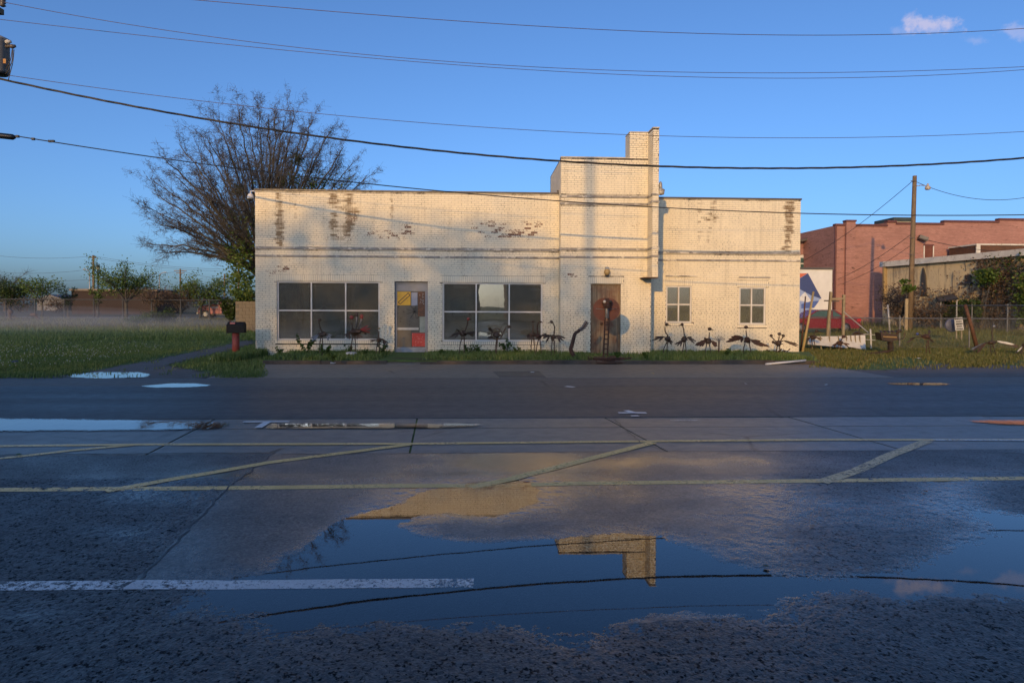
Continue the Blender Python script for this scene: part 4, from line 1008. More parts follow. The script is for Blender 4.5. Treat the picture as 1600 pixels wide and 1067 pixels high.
def curve(pts, n=5):
    """smooth polyline through points (Catmull-Rom)"""
    P = [Vector(p) for p in pts]
    if len(P) < 3: return P
    P = [P[0] * 2 - P[1]] + P + [P[-1] * 2 - P[-2]]; out = []
    for i in range(1, len(P) - 2):
        for k in range(n):
            t = k / n; a, b, c, d = P[i - 1], P[i], P[i + 1], P[i + 2]
            out.append(0.5 * ((2 * b) + (c - a) * t + (2 * a - 5 * b + 4 * c - d) * t * t + (3 * b - a - 3 * c + d) * t ** 3))
    out.append(P[-2]); return out
def feather(mb, a, b, w, th=0.008, bend=0.0):
    """a long metal blade from a to b with thickness and a slight curl"""
    a, b = Vector(a), Vector(b); d = b - a; L = d.length; d.normalize()
    s = d.cross(Vector((0, 1, 0)));  s = s.normalized() if s.length > 1e-4 else Vector((1, 0, 0))
    nr = Vector((0, 1, 0)); prof = [(0, .45), (.25, .9), (.6, 1.0), (.85, .8), (1.0, .25)]
    vs = []; fs = []
    for t, k in prof:
        c = a + d * (L * t) + nr * (bend * t * t)
        vs += [c - s * w * k / 2 - nr * th / 2, c + s * w * k / 2 - nr * th / 2, c + s * w * k / 2 + nr * th / 2, c - s * w * k / 2 + nr * th / 2]
    for i in range(len(prof) - 1):
        for j in range(4):
            j2 = (j + 1) % 4; fs.append((i * 4 + j, i * 4 + j2, (i + 1) * 4 + j2, (i + 1) * 4 + j))
    fs += [(3, 2, 1, 0), tuple((len(prof) - 1) * 4 + j for j in range(4))]
    mb.add(vs, fs)
def zbase(x, Y): return KZ - 0.01
def bird(label, Y, body, neck, head, wings, legs, mat=None, wmat=None, hmat=None, name='bird_sculpture', extra=None, zb=None, group=BIRDS, headr=0.045, bodyr=None, fw=0.05):
    """body (px,py,rx,ry); neck pixel path from body to head; head pixel; wings: list of (root, [tips], dy); legs: pixel paths to the foot"""
    mat = mat or DKM; wmat = wmat or mat; hmat = hmat or mat; zb = KZ - 0.005 if zb is None else zb
    k = Y / F_PX
    c = onY(body[0], body[1], Y)
    e = empty(name, (c.x, Y, zb), label, 'sculpture', group)
    q = MB(); rx, rz = body[2] * k, body[3] * k
    q.blob(c, (rx * .85, min(rx, rz) * .9 + .02, rz * .8), 8, 6, 0.22)
    for i in range(5):
        a = random.uniform(0, math.tau); q.bar(c + Vector((math.cos(a) * rx * 1.2, -.05, math.sin(a) * rz)), c + Vector((-math.cos(a) * rx, .04, -math.sin(a) * rz * .5)), .03, .02)
    q.build('body', mat, e)
    if neck:
        pts = curve([c + Vector((0, -.01, 0))] + [onY(x, y, Y - .02) for x, y in neck]); q = MB(); q.tube(pts, [0.020 - 0.006 * i / max(1, len(pts) - 1) for i in range(len(pts))], 7)
        for i in range(1, len(pts), 2): q.tube([pts[i] - Vector((0, 0, .006)), pts[i] + Vector((0, 0, .006))], .026, 7)
        nk = q.build('neck', mat, e)
        h = onY(head[0], head[1], Y - .03); q = MB(); q.blob(h, (headr * 1.15, headr * .8, headr), 9, 6, 0.08); hd = q.build('head', hmat, nk, True)
        dx = 1 if (len(head) > 2 and head[2] > 0) else -1
        q = MB(); q.tube([h + Vector((dx * headr * .7, 0, 0)), h + Vector((dx * headr * 2.6, -.02, -headr * .9))], [.02, .005], 6); q.build('beak', mat, nk)
    for root, tips, dy in wings:
        r = onY(root[0], root[1], Y); q = MB()
        q.tube([c, r], .016, 6); w = q.build('wing', wmat, e)
        for t in tips:
            tp = onY(t[0], t[1], Y); tp.y += dy; q = MB(); feather(q, r, tp, fw, bend=dy * .3); q.build('feather', wmat if len(t) < 3 else t[2], w)
    for path in legs:
        pts = [onY(x, y, Y + .0) for x, y in path]
        pts[-1].z = zb - 0.02; pts[0] = pts[0].lerp(c, .25)
        if len(pts) == 2: pts.insert(1, pts[0].lerp(pts[1], .5) + Vector((random.uniform(-.03, .03), random.uniform(-.05, .0), 0)))
        q = MB(); q.tube(pts, [.018, .014, .013][:len(pts)] if len(pts) <= 3 else .015, 6); lg = q.build('leg', mat, e)
        f = pts[-1] + Vector((0, 0, .025)); q = MB()
        for a in (-.7, 0, .7): q.tube([f, f + Vector((math.sin(a) * .07, -math.cos(a) * .08, -.012))], .008, 5)
        q.build('foot', mat, lg)
    if extra: extra(e, c, Y, k)
    return e
YB = 20.6
bird('slim grey scrap bird with drooping wings left of the big three headed bird', YB, (504.5, 522, 7, 5), [(501, 514), (498.5, 507), (498, 503)], (499, 500, -1), [((499, 521), [(486, 529), (489, 533), (493, 531)], -.1), ((509, 521), [(519, 529), (515, 532), (520, 524)], -.12)], [[(500.4, 526), (499.5, 538), (500, 556)], [(503.4, 526), (504, 539), (503.5, 557)]], DKM, GYM)
def extra_two(e, c, Y, k):
    for (x, y, xb, yb) in ((557, 492, 556, 512), (565, 495, 561, 512)):
        q = MB(); pts = curve([onY(xb, yb, Y), onY((x + xb) / 2 + 1, (y + yb) / 2, Y - .05), onY(x, y + 2, Y - .05)]); q.tube(pts, .03, 7); n_ = q.build('neck', GYM, e, True)
        q = MB(); q.blob(onY(x, y, Y - .05), (.06, .045, .075), 9, 6, .1); q.build('head', DKM if x < 560 else RDM, n_, True)
    q = MB()
    b = onY(549, 556, Y); q.lathe((b.x, Y, KZ - .02), [(.15, 0), (.17, .06), (.16, .12), (.13, .14)], 12); q.build('white_base', WSM, e, True)
bird('big three headed scrap bird with red tail blades on a white base', YB - .25, (555, 519, 13, 6), [(551, 512), (549.5, 504)], (549.5, 496, -1), [((563, 515), [(577, 520, RDM), (578, 514, RDM), (574, 509, RDM), (572, 523)], .12), ((546, 520), [(538, 524), (541, 527), (547, 530)], -.1), ((558, 522), [(559, 530), (564, 529), (568, 527)], -.08)], [[(550, 525), (549.5, 538), (546.5, 557)], [(554, 525), (555.5, 538), (555, 557)]], DKM, DKM, RDM, extra=extra_two, headr=.06)
bird('small dark scrap bird with thin bird neck and clawed wing beside the shop door', YB, (592.3, 531.5, 5, 4), [(592, 524), (592.3, 517)], (592.3, 513.3, -1), [((588, 531), [(578.4, 531.5), (579, 534)], -.06), ((597, 529), [(608.6, 536), (606.5, 538.5), (604, 540), (601.5, 539)], -.14)], [[(590.5, 535), (588.6, 542), (587.6, 556)], [(593, 535), (592.4, 543), (592.8, 556)]], DKM, DKM, plain('straw_metal', (0.28, 0.23, 0.13)), headr=.035, fw=.035)
bird('red headed scrap bird with spread wings before the left pane of right shop window', YB, (724, 521, 7, 5), [(727.5, 515), (730, 507), (731, 502)], (731.8, 498.5, 1), [((719, 519), [(702.5, 527), (706, 523), (711, 528), (713, 514)], -.12), ((730, 520), [(741.5, 519), (742, 523), (740, 526)], .1)], [[(722, 526), (719, 538), (717, 556)], [(726, 526), (725.2, 540), (725, 557)]], DKM, DKM, RDM)
def extra_ring(e, c, Y, k):
    q = MB(); ring = [c + Vector((math.cos(t) * .17, 0, math.sin(t) * .17 + .02)) for t in np.linspace(0, math.tau, 17)]; q.tube(ring, .016, 6); q.build('hoop', DKM, e)
bird('hunched scrap bird with round hoop body before the middle pane of right shop window', YB, (776, 523, 7, 6), [(784, 524), (788, 516), (791, 511)], (795, 510.5, 1), [((770, 519), [(762.5, 513), (765, 511)], -.1), ((770, 526), [(761.7, 527), (764, 530)], -.1)], [[(777, 529), (774.5, 540), (773.8, 556)], [(778, 529), (776, 541), (775.3, 556)]], DKM, DKM, extra=extra_ring, headr=.05)
bird('dark scrap bird with straight thin neck and one broad left wing at right window edge', YB + .12, (832, 523, 7, 4), [(833, 514), (833, 506)], (833, 502.5, -1), [((828, 522), [(822, 525), (823, 529), (827, 531), (831, 530)], -.12)], [[(831, 528), (830, 540), (829.5, 556)], [(834, 528), (835.5, 541), (836, 556)]], DKM, DKM, headr=.04)
bird('scrap bird with crooked cane neck at right edge of shop window', YB - .15, (841, 525, 6, 4.5), [(839.5, 516), (840, 508), (842, 503.5)], (844.5, 503, 1), [((846, 524), [(854, 521), (853, 526)], -.06)], [[(842, 530), (839, 540), (836.5, 557)], [(844, 530), (845, 541), (846.5, 557)]], RSM, DKM, headr=.03)
bird('long necked scrap bird with fanned pipe wings between right shop window and tower', YB, (864.5, 527, 6, 5), [(866, 520), (866.5, 511), (864, 505)], (861.8, 503, -1), [((859, 524), [(846.5, 524), (847.5, 528), (852.5, 534.5)], -.12), ((870, 524), [(882.5, 528), (879, 532), (875, 535)], -.12)], [[(862.5, 533), (861.5, 544), (861, 558)], [(866, 532), (866.6, 544), (866.5, 558)]], DKM, DKM, headr=.045, fw=.06)
# the big ladder-necked creature with its curled tail
Y0 = 19.35; c = onZ(945, 571, 0.0)
cr = empty('ladder_neck_creature', (c.x, Y0, 0.0), 'tall rusty scrap creature with ladder neck and round split disc head before plank door', 'sculpture')
q = MB(); p0 = onY(938, 566, Y0)
for i in range(3): q.lathe((p0.x + .12, Y0, .02 + i * .05), [(.72 - .1 * i, 0), (.74 - .1 * i, .015), (.70 - .1 * i, .04)], 18)
for i in range(16):
    a = i * math.tau / 16; q.bar((p0.x + .12 + math.cos(a) * .45, Y0 + math.sin(a) * .4, .10), (p0.x + .12 + math.cos(a) * .78, Y0 + math.sin(a) * .5, .13), .06, .03)
q.build('base', RSM, cr)
for (xt, xb_) in ((945.6, 942.2), (951.8, 948.8)):
    q = MB(); q.tube([onY(xb_, 566, Y0), onY(xt, 496, Y0)], .022, 7); q.build('ladder_rail', RSM, cr)
for y in (503, 507.5, 515, 522.5, 530, 537.5, 545, 553, 560):
    t = (566 - y) / 70; a = onY(942.2 + 3.4 * t - .6, y, Y0 - .01); b2 = onY(948.8 + 3 * t + .6, y, Y0 - .01); q = MB(); q.bar(a, b2, .05, .035); q.build('rung', RSM, cr)
q = MB(); q.tube(curve([onY(948.7, 497, Y0 - .02), onY(948.4, 488, Y0 - .05), onY(948, 480, Y0 - .03)]), .05, 8)
for y in range(480, 498, 2): p = onY(948.4, y, Y0 - .04); q.tube([p, p + Vector((0, 0, .012))], .062, 9)
q.build('neck', GYM, cr)
for sgn in (-1, 1):
    q = MB(); cx, cz = onY(948, 483.5, Y0).x, onY(948, 483.5, Y0).z; poly = []
    for a in np.linspace(0, math.pi, 15):
        rr = .355 if int(a * 9) % 2 == 0 else .338
        poly.append((cx + sgn * (.035 + math.sin(a) * rr), Y0 + .05, cz + math.cos(a) * .335))
    q.prism(poly, (0, .02, 0)); d = q.build('disc_half', plain('oxide_disc', (0.15, 0.05, 0.03), (0.085, 0.032, 0.022), 0.7, 5.0, .2), cr)
    q = MB(); q.tube([(cx + sgn * .04, Y0 + .04, cz), (cx + sgn * .30, Y0 + .04, cz + .02)], .01, 5); q.build('disc_rib', GYM, d)
hc = onY(948.3, 473.5, Y0 - .12); q = MB(); q.blob(hc, (.13, .11, .14), 10, 8, .12); q.tube([hc + Vector((0, -.05, -.05)), hc + Vector((0, -.2, -.12))], [.08, .04], 8); q.build('head', RSM, cr)
for sx in (-1, 1): q = MB(); q.blob(hc + Vector((sx * .085, -.09, .035)), .045, 8, 6); q.build('eye', WSM if sx < 0 else BLK, cr, True)
tail = [(902, 562), (896, 555), (892, 546), (894, 538), (896.5, 528), (899, 521), (906, 516)]
q = MB(); pts = curve([onY(925, 566, Y0)] + [onY(x, y, Y0 - .02) for x, y in tail]); q.tube(pts, [.07 - .025 * i / len(pts) for i in range(len(pts))], 8); tl = q.build('tail', RSM, cr, True)
sp = curve([onY(906, 516, Y0), onY(912, 511, Y0), onY(917, 503, Y0)], 8)
for i, p in enumerate(sp):
    d = Vector((math.sin(i), 0, math.cos(i))).normalized(); q = MB(); q.tube([p + Vector((-.055, 0, .03)), p + Vector((.055, 0, -.03))], .012, 6); q.build('tail_spike', GYM, tl)
q = MB(); q.tube(sp, .016, 6); q.build('tail_rod', RSM, tl)
# right wing birds
YC = 21.0
bird('swan necked scrap bird in the tower shadow, leftmost along the right wall', YC, (1043, 530, 6, 5), [(1043, 524), (1039.5, 518), (1039, 511)], (1041.5, 506.8, 1), [((1037, 526), [(1017, 532), (1022, 527), (1028, 533)], -.05), ((1045, 532), [(1048, 538), (1050, 535)], -.08)], [[(1041.5, 536), (1037, 545), (1036, 557)], [(1043, 536), (1042, 546), (1044, 557)]], DKM, DKM, headr=.05)
bird('upright scrap bird with feather wings right of the swan necked one', YC, (1069.3, 530, 4.5, 6), [(1069, 522), (1068, 514), (1066.5, 509)], (1066, 507, -1), [((1066, 532), [(1053, 538), (1057, 540), (1062, 541)], -.06), ((1074, 527), [(1086.5, 533), (1084, 536), (1080, 527)], -.06)], [[(1068.5, 537), (1067, 546), (1064.8, 557)], [(1071, 537), (1072, 546), (1073, 557)]], DKM, DKM, headr=.045)
bird('scrap bird with broad slatted left wing below the wall between small windows', YC, (1107, 533, 6, 5), [(1108, 526), (1108.5, 519)], (1109, 514, 1), [((1102, 531), [(1085, 539), (1088, 540), (1092, 541), (1096, 541)], -.05), ((1112, 533), [(1119.5, 541), (1117, 542), (1119, 537)], -.06), ((1103, 530), [(1099, 527.5)], -.05)], [[(1104, 537), (1102.5, 546), (1101.5, 557)], [(1108, 537), (1110, 546), (1111, 557)]], DKM, RSM, headr=.055, fw=.075)
bird('large scrap bird with wide slatted rusty wings under the far right small window', YC, (1168, 531.5, 6, 6), [(1166.5, 524), (1165.5, 516)], (1165.7, 511.3, 1), [((1161, 528), [(1133, 534), (1137, 530), (1141, 526), (1145, 524.5), (1150, 525), (1156, 534)], -.06), ((1174, 532), [(1183, 539), (1190, 541), (1196, 540), (1200, 541.5), (1186, 533)], -.08)], [[(1163, 537), (1161.5, 546), (1161.6, 557)], [(1171, 537), (1173, 546), (1173.3, 557)]], RSM, RSM, headr=.055, fw=.085)
def extra_heads(e, c, Y, k):
    for x, y in ((1204.8, 524.5), (1224, 524.8), (1208, 534.6)):
        q = MB(); pts = curve([c, c.lerp(onY(x, y, Y), .6) + Vector((0, 0, -.03)), onY(x, y, Y - .04)]); q.tube(pts, .016, 6); n_ = q.build('neck', DKM, e); q = MB(); q.blob(onY(x, y, Y - .04), (.055, .04, .045), 8, 6, .1); q.build('head', DKM, n_, True)
bird('four headed scrap bird with long rod wing at right corner of the white building', YC, (1216, 536, 6, 5), [(1217, 529), (1217.6, 525)], (1217.8, 522, 1), [((1224, 532), [(1246.5, 539.5), (1246, 542), (1244, 537), (1240, 540)], -.05)], [[(1214, 541), (1213, 548), (1213, 557)], [(1218, 541), (1218.6, 549), (1218.6, 558)]], DKM, DKM, extra=extra_heads, headr=.05, fw=.04)
p = onY(1123, 556, YC); e = empty('fan_post', (p.x, YC, KZ), 'thin rusty post with small wire fan top among the birds by the right wall', 'sculpture')
q = MB(); q.tube([(p.x, YC, KZ - .03), onY(1123.3, 533, YC)], .022, 7); q.build('post', RSM, e)
for i in range(7):
    a = -1.1 + i * .37; t = onY(1123.3, 533, YC); q = MB(); q.tube([t, t + Vector((math.sin(a) * .2, 0, math.cos(a) * .17))], .009, 5); q.build('fan_wire', GYM, e)
p = onZ(1244, 558, .1); e = empty('scrap_heap', (p.x, 21.2, .09), 'low tangle of dark scrap at right building corner', 'scrap')
for i in range(9):
    a = Vector((p.x + random.uniform(-.25, .3), 21.2 + random.uniform(-.15, .15), .11 + random.uniform(0, .08))); q = MB(); q.bar(a, a + Vector((random.uniform(-.3, .3), random.uniform(-.1, .1), random.uniform(-.02, .12))), .04, .025); q.build('scrap_piece', DKM if i % 2 else RSM, e)
# creatures on the lawn to the right
YE = 21.4
def lawn(px, py): return onZ(px, py, 0.0)
Y1 = 22.2; b = onY(1390, 525, Y1); e = empty('spring_creature', (b.x, Y1, 0), 'squat black scrap creature on a coil spring with tripod feet on right lawn', 'sculpture', BIRDS)
q = MB(); q.prism([onY(1376, 520, Y1 - .15), onY(1402, 522, Y1 - .15), onY(1405, 530, Y1 - .15), onY(1392, 534, Y1 - .15), onY(1378, 531, Y1 - .15)], (0, .34, 0)); bd = q.build('body', DKM, e)
for i in range(5): a = onY(1378 + i * 6, 519.5, Y1 - .1); q = MB(); q.bar(a, a + Vector((.06, .2, .05)), .07, .03); q.build('scrap_plate', RSM if i % 2 else DKM, bd)
q = MB(); q.bar(onY(1380, 526, Y1 - .16), onY(1401, 527, Y1 - .16), .03, .04); q.build('strap', plain('ochre_strap', (0.32, 0.20, 0.07)), bd)
q = MB(); sp0, sp1 = onY(1391, 533, Y1), onY(1392, 548, Y1); q.tube([sp0.lerp(sp1, t / 60) + Vector((math.cos(t * .75) * .085, math.sin(t * .75) * .085, 0)) for t in range(61)], .018, 6); q.build('spring', DKM, e, True)
for x in (1379, 1391, 1398): q = MB(); t = onZ(x, 560, 0); q.tube([sp1, (t.x, Y1 + (0.25 if x == 1391 else -.05), .0)], [.04, .025], 7); q.build('leg', DKM, e)
hp = onY(1405, 517, Y1); q = MB(); q.tube([onY(1400, 524, Y1), hp], .03, 7); n_ = q.build('neck', RSM, e); q = MB(); q.blob(hp, (.10, .07, .05), 9, 6, .1); q.build('head', DKM, n_, True)
q = MB(); q.tube(curve([onY(1403, 531, Y1), onY(1412, 528, Y1), onY(1414, 520, Y1)]), .018, 6); q.build('tail', DKM, e)
bird('leaning scrap bird with blue beak tip and curled front wire on right lawn', 22.4, (1447, 526, 8, 5), [(1440, 524), (1435, 522.5)], (1433.5, 522, -1), [((1452, 530), [(1461, 535), (1459, 532)], .05), ((1451, 522), [(1454, 515), (1456, 517)], .05), ((1430, 527), [(1416, 536), (1421, 530)], .0)], [[(1449.5, 533), (1447.5, 545), (1447, 560)], [(1452, 533), (1451.5, 545), (1453.5, 560)]], RSM, DKM, BLM, zb=0.0, headr=.05)
bird('scrap bird with silver head and very wide straight wings on right lawn', 22.3, (1549, 535.5, 8, 4), [(1550.5, 528), (1550, 518), (1552, 512)], (1553, 510, 1), [((1541, 535.5), [(1512, 546, GYM), (1515, 548), (1522, 551, RSM)], -.1), ((1558, 533), [(1588, 543), (1580, 538, WSM), (1586, 540)], -.1)], [[(1547, 541), (1548, 549), (1549, 561)], [(1552, 541), (1554.5, 549), (1557, 561)]], DKM, DKM, GYM, zb=0.0, headr=.055, fw=.07)
bird('scrap bird with pale edged raised wing, cut off by the right picture edge', 22.2, (1604, 540, 8, 5), [(1606, 530), (1608, 518)], (1609, 512, 1), [((1599, 541), [(1582, 552), (1585, 549, WSM), (1589, 553)], -.1)], [[(1600, 546), (1597, 552), (1590, 561)], [(1606, 546), (1608, 552), (1609, 561)]], DKM, DKM, zb=0.0)
# mailbox
YM = 20.9; a = onY(368.5, 559, YM)
mbx = empty('mailbox', (a.x, YM, 0), 'black rural mailbox with small red sticker on red painted steel post', 'mailbox')
q = MB(); q.lathe((a.x, YM, -.02), [(.105, 0), (.105, onY(368, 519, YM).z + .02), (.09, onY(368, 519, YM).z + .02)], 16); q.build('post', plain('red_oxide_post_paint', (0.30, 0.045, 0.025), (0.19, 0.035, 0.022), 0.6, 5, spots=(9, .62, (.09, .03, .02))), mbx, True)
p0, p1 = onY(357, 520, YM), onY(382.5, 503, YM); q = MB()
prof = [(-.5, 0), (.5, 0), (.5, .62)] + [(.5 * math.cos(t), .62 + .38 * math.sin(t)) for t in np.linspace(.3, math.pi - .3, 7)] + [(-.5, .62)]
H = p1.z - p0.z; W = .28
q.prism([(p0.x, YM + s * W, p0.z + z * H) for s, z in prof][::-1], (p1.x - p0.x, 0, 0)); bx = q.build('box', plain('black_mailbox_enamel', (0.008, 0.008, 0.008), (0.014, 0.014, 0.014), 0.65, spec=.2), mbx)
q = MB(); q.box((p0.x - .012, YM - .15, p0.z - .01), (p0.x - .001, YM + .15, p1.z - .08)); q.build('door', BLK, bx)
q = MB(); s0, s1 = onY(359, 506.5, YM - .15), onY(367, 503.8, YM - .15); q.box((s0.x, YM - .150, s0.z), (s1.x, YM - .143, s1.z)); q.build('red_flag', plain('faded_red_sticker', (0.50, 0.16, 0.14)), bx)
# ================================================================== RIGHT HAND BACKGROUND
PINK = None
def far_brick(name, c1, c2, cm, bw=0.22, bh=0.075, stain=(0.06, 0.03, 0.02), st=0.60):
    m, nt, b, _ = new_mat(name); v = worldpos(nt)
    mp = nt.nodes.new('ShaderNodeMapping'); mp.inputs['Rotation'].default_value = (R(90), 0, 0)
    cb = nt.nodes.new('ShaderNodeCombineXYZ'); xyz = sepxyz(nt, v); nt.links.new(mth(nt, 'ADD', xyz[0], xyz[1]), cb.inputs[0]); nt.links.new(xyz[2], cb.inputs[1])
    br = nt.nodes.new('ShaderNodeTexBrick'); nt.links.new(cb.outputs[0], br.inputs['Vector']); br.inputs['Scale'].default_value = 1.0
    br.inputs['Brick Width'].default_value = bw; br.inputs['Row Height'].default_value = bh; br.inputs['Mortar Size'].default_value = .008
    br.inputs['Color1'].default_value = (*c1, 1); br.inputs['Color2'].default_value = (*c2, 1); br.inputs['Mortar'].default_value = (*cm, 1)
    n1 = noise(nt, v, .35, 6, .65); n2 = noise(nt, vscale(nt, v, (1, 1, 3.5)), 1.6, 6, .7)
    c = mixc(nt, mapr(nt, noise(nt, v, 1.1, 5, .7), .4, .7, 0, .5), c0, tuple(min(1, x * 1.25) for x in c1)) if False else mixc(nt, mapr(nt, n1, .35, .7, 0, .55), br.outputs['Color'], tuple(x * .55 for x in c1))
    rows = noise(nt, vscale(nt, v, (.6, .6, 7)), 1.0, 5, .7); c = mixc(nt, mapr(nt, rows, .45, .7, 0, .55), c, tuple(x * .5 for x in c2))
    c = mixc(nt, mapr(nt, n2, st, st + .07), c, stain)
    setin(nt, b.inputs['Base Color'], c); b.inputs['Roughness'].default_value = .85; b.inputs['Specular IOR Level'].default_value = .25
    setin(nt, b.inputs['Normal'], bump(nt, br.outputs['Fac'], -.4, .02)); return m
PINK = far_brick('faded_pink_brick', (0.40, 0.205, 0.165), (0.32, 0.155, 0.125), (0.22, 0.125, 0.10))
REDTR = plain('dark_red_trim', (0.12, 0.035, 0.03), (0.07, 0.025, 0.022), .7)
WHITEW = plain('old_white_paint', (0.60, 0.57, 0.50), (0.44, 0.41, 0.36), .7, 1.5, spots=(4, .6, (.25, .2, .15)))
YK = 60.0
pk = empty('pink_brick_building', (onY(1450, 500, YK).x, YK, 0), 'two storey faded pink brick building with stepped parapet behind the lawn', 'building')
xa, xb_ = onY(1305, 420, YK).x, onY(1900, 420, YK).x
steps = [(1305, 1320, 352.5), (1332, 1386, 353), (1386, 1400, 347.5), (1400, 1474, 350.5), (1474, 1560, 347), (1560, 1900, 344)]
q = MB()
poly = [(xa, YK, 0), (xb_, YK, 0)]
for a, c, y in steps[::-1]: poly += [(onY(c, y, YK).x, YK, onY(c, y, YK).z), (onY(a, y, YK).x, YK, onY(a, y, YK).z)]
q.prism(poly, (0, 14, 0)); q.build('front_wall', PINK, pk)
for a, c, y in steps:
    p0, p1 = onY(a, y, YK), onY(c, y, YK); q = MB(); q.box((p0.x - .02, YK - .12, p0.z - .02), (p1.x + .02, YK + .4, p0.z + .16)); q.build('parapet_cap', REDTR, pk)
p0, p1 = onY(1320, 347, YK), onY(1332, 510, YK); q = MB(); q.box((p0.x, YK - .3, 0), (p1.x, YK + .3, p0.z)); q.build('pilaster', PINK, pk)
q = MB(); q.box((p0.x - .05, YK - .38, p0.z), (p1.x + .05, YK + .3, p0.z + .15)); q.build('pilaster_cap', REDTR, pk)
p0 = onY(1332.5, 353, YK); q = MB(); q.tube([(p0.x + .06, YK - .12, 0), (p0.x + .06, YK - .12, p0.z)], .06, 8); q.build('downpipe', COPE, pk)
p0 = onY(1305.5, 352, YK); q = MB(); q.tube([(p0.x - .02, YK - .1, 0), (p0.x - .02, YK - .1, p0.z)], .09, 8); q.build('downpipe', REDTR, pk)
p0, p1 = onY(1397, 350, YK + 3), onY(1427, 341, YK + 3); q = MB(); q.box((p0.x, YK + 3, p0.z - .3), (p1.x, YK + 6, p1.z - .3)); h = q.build('roof_hatch', plain('tan_hatch', (0.30, 0.26, 0.18)), pk)
q = MB(); q.box((p0.x - .1, YK + 2.9, p1.z - .298), (p1.x + .1, YK + 6.1, p1.z + .05)); q.build('hatch_roof', plain('dark_green_metal', (0.03, 0.045, 0.04)), pk)
p0, p1 = onY(1444, 405, YK), onY(1457, 384.5, YK); q = MB(); q.box((p0.x, YK - .05, p0.z), (p1.x, YK - .004, p1.z)); w = q.build('bricked_window', far_brick('bricked_infill', (0.20, 0.07, 0.045), (0.14, 0.05, 0.035), (.10, .05, .04)), pk)
q = MB(); q.box((p0.x - .12, YK - .12, p0.z - .35), (p1.x + .12, YK - .003, p0.z - .002)); q.build('sill', WHITEW, w)
q = MB(); q.box((p0.x - .1, YK - .10, p1.z + .002), (p1.x + .1, YK - .003, p1.z + .14)); q.build('lintel', REDTR, w)
for s in (0, 1):
    x = p0.x - .1 if s == 0 else p1.x + .002; q = MB(); q.box((x, YK - .08, p0.z), (x + .098, YK - .003, p1.z)); q.build('jamb', WHITEW, w)
p0, p1 = onY(1510.5, 404, YK), onY(1514, 391, YK); q = MB(); q.box((p0.x, YK - .05, p0.z), (p1.x, YK - .004, p1.z)); w = q.build('slit_window', BLK, pk)
q = MB(); q.box((p0.x - .06, YK - .1, p1.z + .002), (p1.x + .06, YK - .003, p1.z + .15)); q.box((p0.x - .06, YK - .1, p0.z - .15), (p1.x + .06, YK - .003, p0.z - .002)); q.build('slit_trim', WHITEW, w)
p0 = onY(1440, 372, YK - .4); q = MB(); q.bar(onY(1436, 370, YK - .4), onY(1449, 374.5, YK - .6), .5, .35); q.bar(p0, p0 + Vector((0, .39, .1)), .15); q.build('flood_light', COPE, pk)
# side wing, further back
YK2 = 66.0; q = MB(); a, c = onY(1215, 384, YK2), onY(1306, 366.5, YK2)
q.prism([(a.x, YK2, 0), (c.x, YK2, 0), (c.x, YK2, c.z), (a.x, YK2, a.z)], (0, 8, 0)); q.build('side_wing', PINK, pk)
q = MB(); q.bar((a.x, YK2 - .2, a.z + .05), (c.x, YK2 - .2, c.z + .05), 1.2, .2); q.build('eave', COPE, pk)
for (x0, x1, y0, y1) in ((1278, 1285.5, 391, 419), (1249, 1257.5, 403, 421)):
    p0, p1 = onY(x0, y1, YK2), onY(x1, y0, YK2); q = MB(); q.box((p0.x - .1, YK2 - .06, p0.z - .1), (p1.x + .1, YK2 - .004, p1.z)); cx = (p0.x + p1.x) / 2; rr = (p1.x - p0.x) / 2 + .1
    q.prism([(cx + rr * math.cos(t), YK2 - .06, p1.z + rr * .8 * math.sin(t)) for t in np.linspace(0, math.pi, 9)], (0, .056, 0)); w = q.build('window', WHITEW, pk)
    q = MB(); zm = (p0.z + p1.z) / 2
    q.box((p0.x + .08, YK2 - .08, p0.z + .05), (p1.x - .08, YK2 - .062, zm - .05)); q.box((p0.x + .08, YK2 - .08, zm + .05), (p1.x - .08, YK2 - .062, p1.z)); q.build('pane', OPG0 if False else plain('far_window_glass', (0.05, 0.09, 0.08), rough=.15), w)
for x in (1264.5,): p0 = onY(x, 380, YK2 - .15); q = MB(); q.tube([(p0.x, YK2 - .15, 0), (p0.x, YK2 - .15, p0.z)], .1, 8); q.build('downpipe', REDTR, pk)

# mural building
YU = 52.0
mu = empty('mural_building', (onY(1270, 480, YU).x, YU, 0), 'low white building with blue and orange angular mural beside the pink brick building', 'building')
xa, xb_ = onY(1200, 430, YU).x, onY(1300.5, 430, YU).x; zt = onY(1290, 421, YU).z
q = MB(); q.box((xa, YU, 0), (xb_, YU + 6, zt)); q.build('wall', plain('white_stucco', (0.62, 0.60, 0.55), (0.52, 0.50, 0.46), .7, 1.0), mu)
q = MB(); q.box((xa - .05, YU - .12, zt), (xb_ + .08, YU + 6.1, zt + .14)); q.build('coping', COPE, mu)
def mural(pix, mat, k):
    q = MB(); q.prism([onY(x, y, YU - .004 - .004 * k) for x, y in pix], (0, .003, 0)); q.build('mural_field', mat, mu)
mural([(1215, 428), (1262, 427), (1283, 466), (1266, 483), (1275, 500), (1215, 500)], plain('mural_pale_blue', (0.25, 0.32, 0.50), (0.20, 0.26, 0.44), .6), 1)
mural([(1215, 428), (1262, 427), (1250, 434.5), (1215, 450)], plain('mural_orange', (0.55, 0.12, 0.05), rough=.6), 2)
mural([(1250, 435), (1262.5, 427), (1284, 467), (1266, 461), (1250, 452)], plain('mural_navy', (0.035, 0.055, 0.16), (0.03, 0.045, 0.13), .6), 3)
mural([(1250, 464), (1258, 456), (1270, 474), (1250, 470)], plain('mural_white', (0.65, 0.64, 0.62), rough=.6), 4)
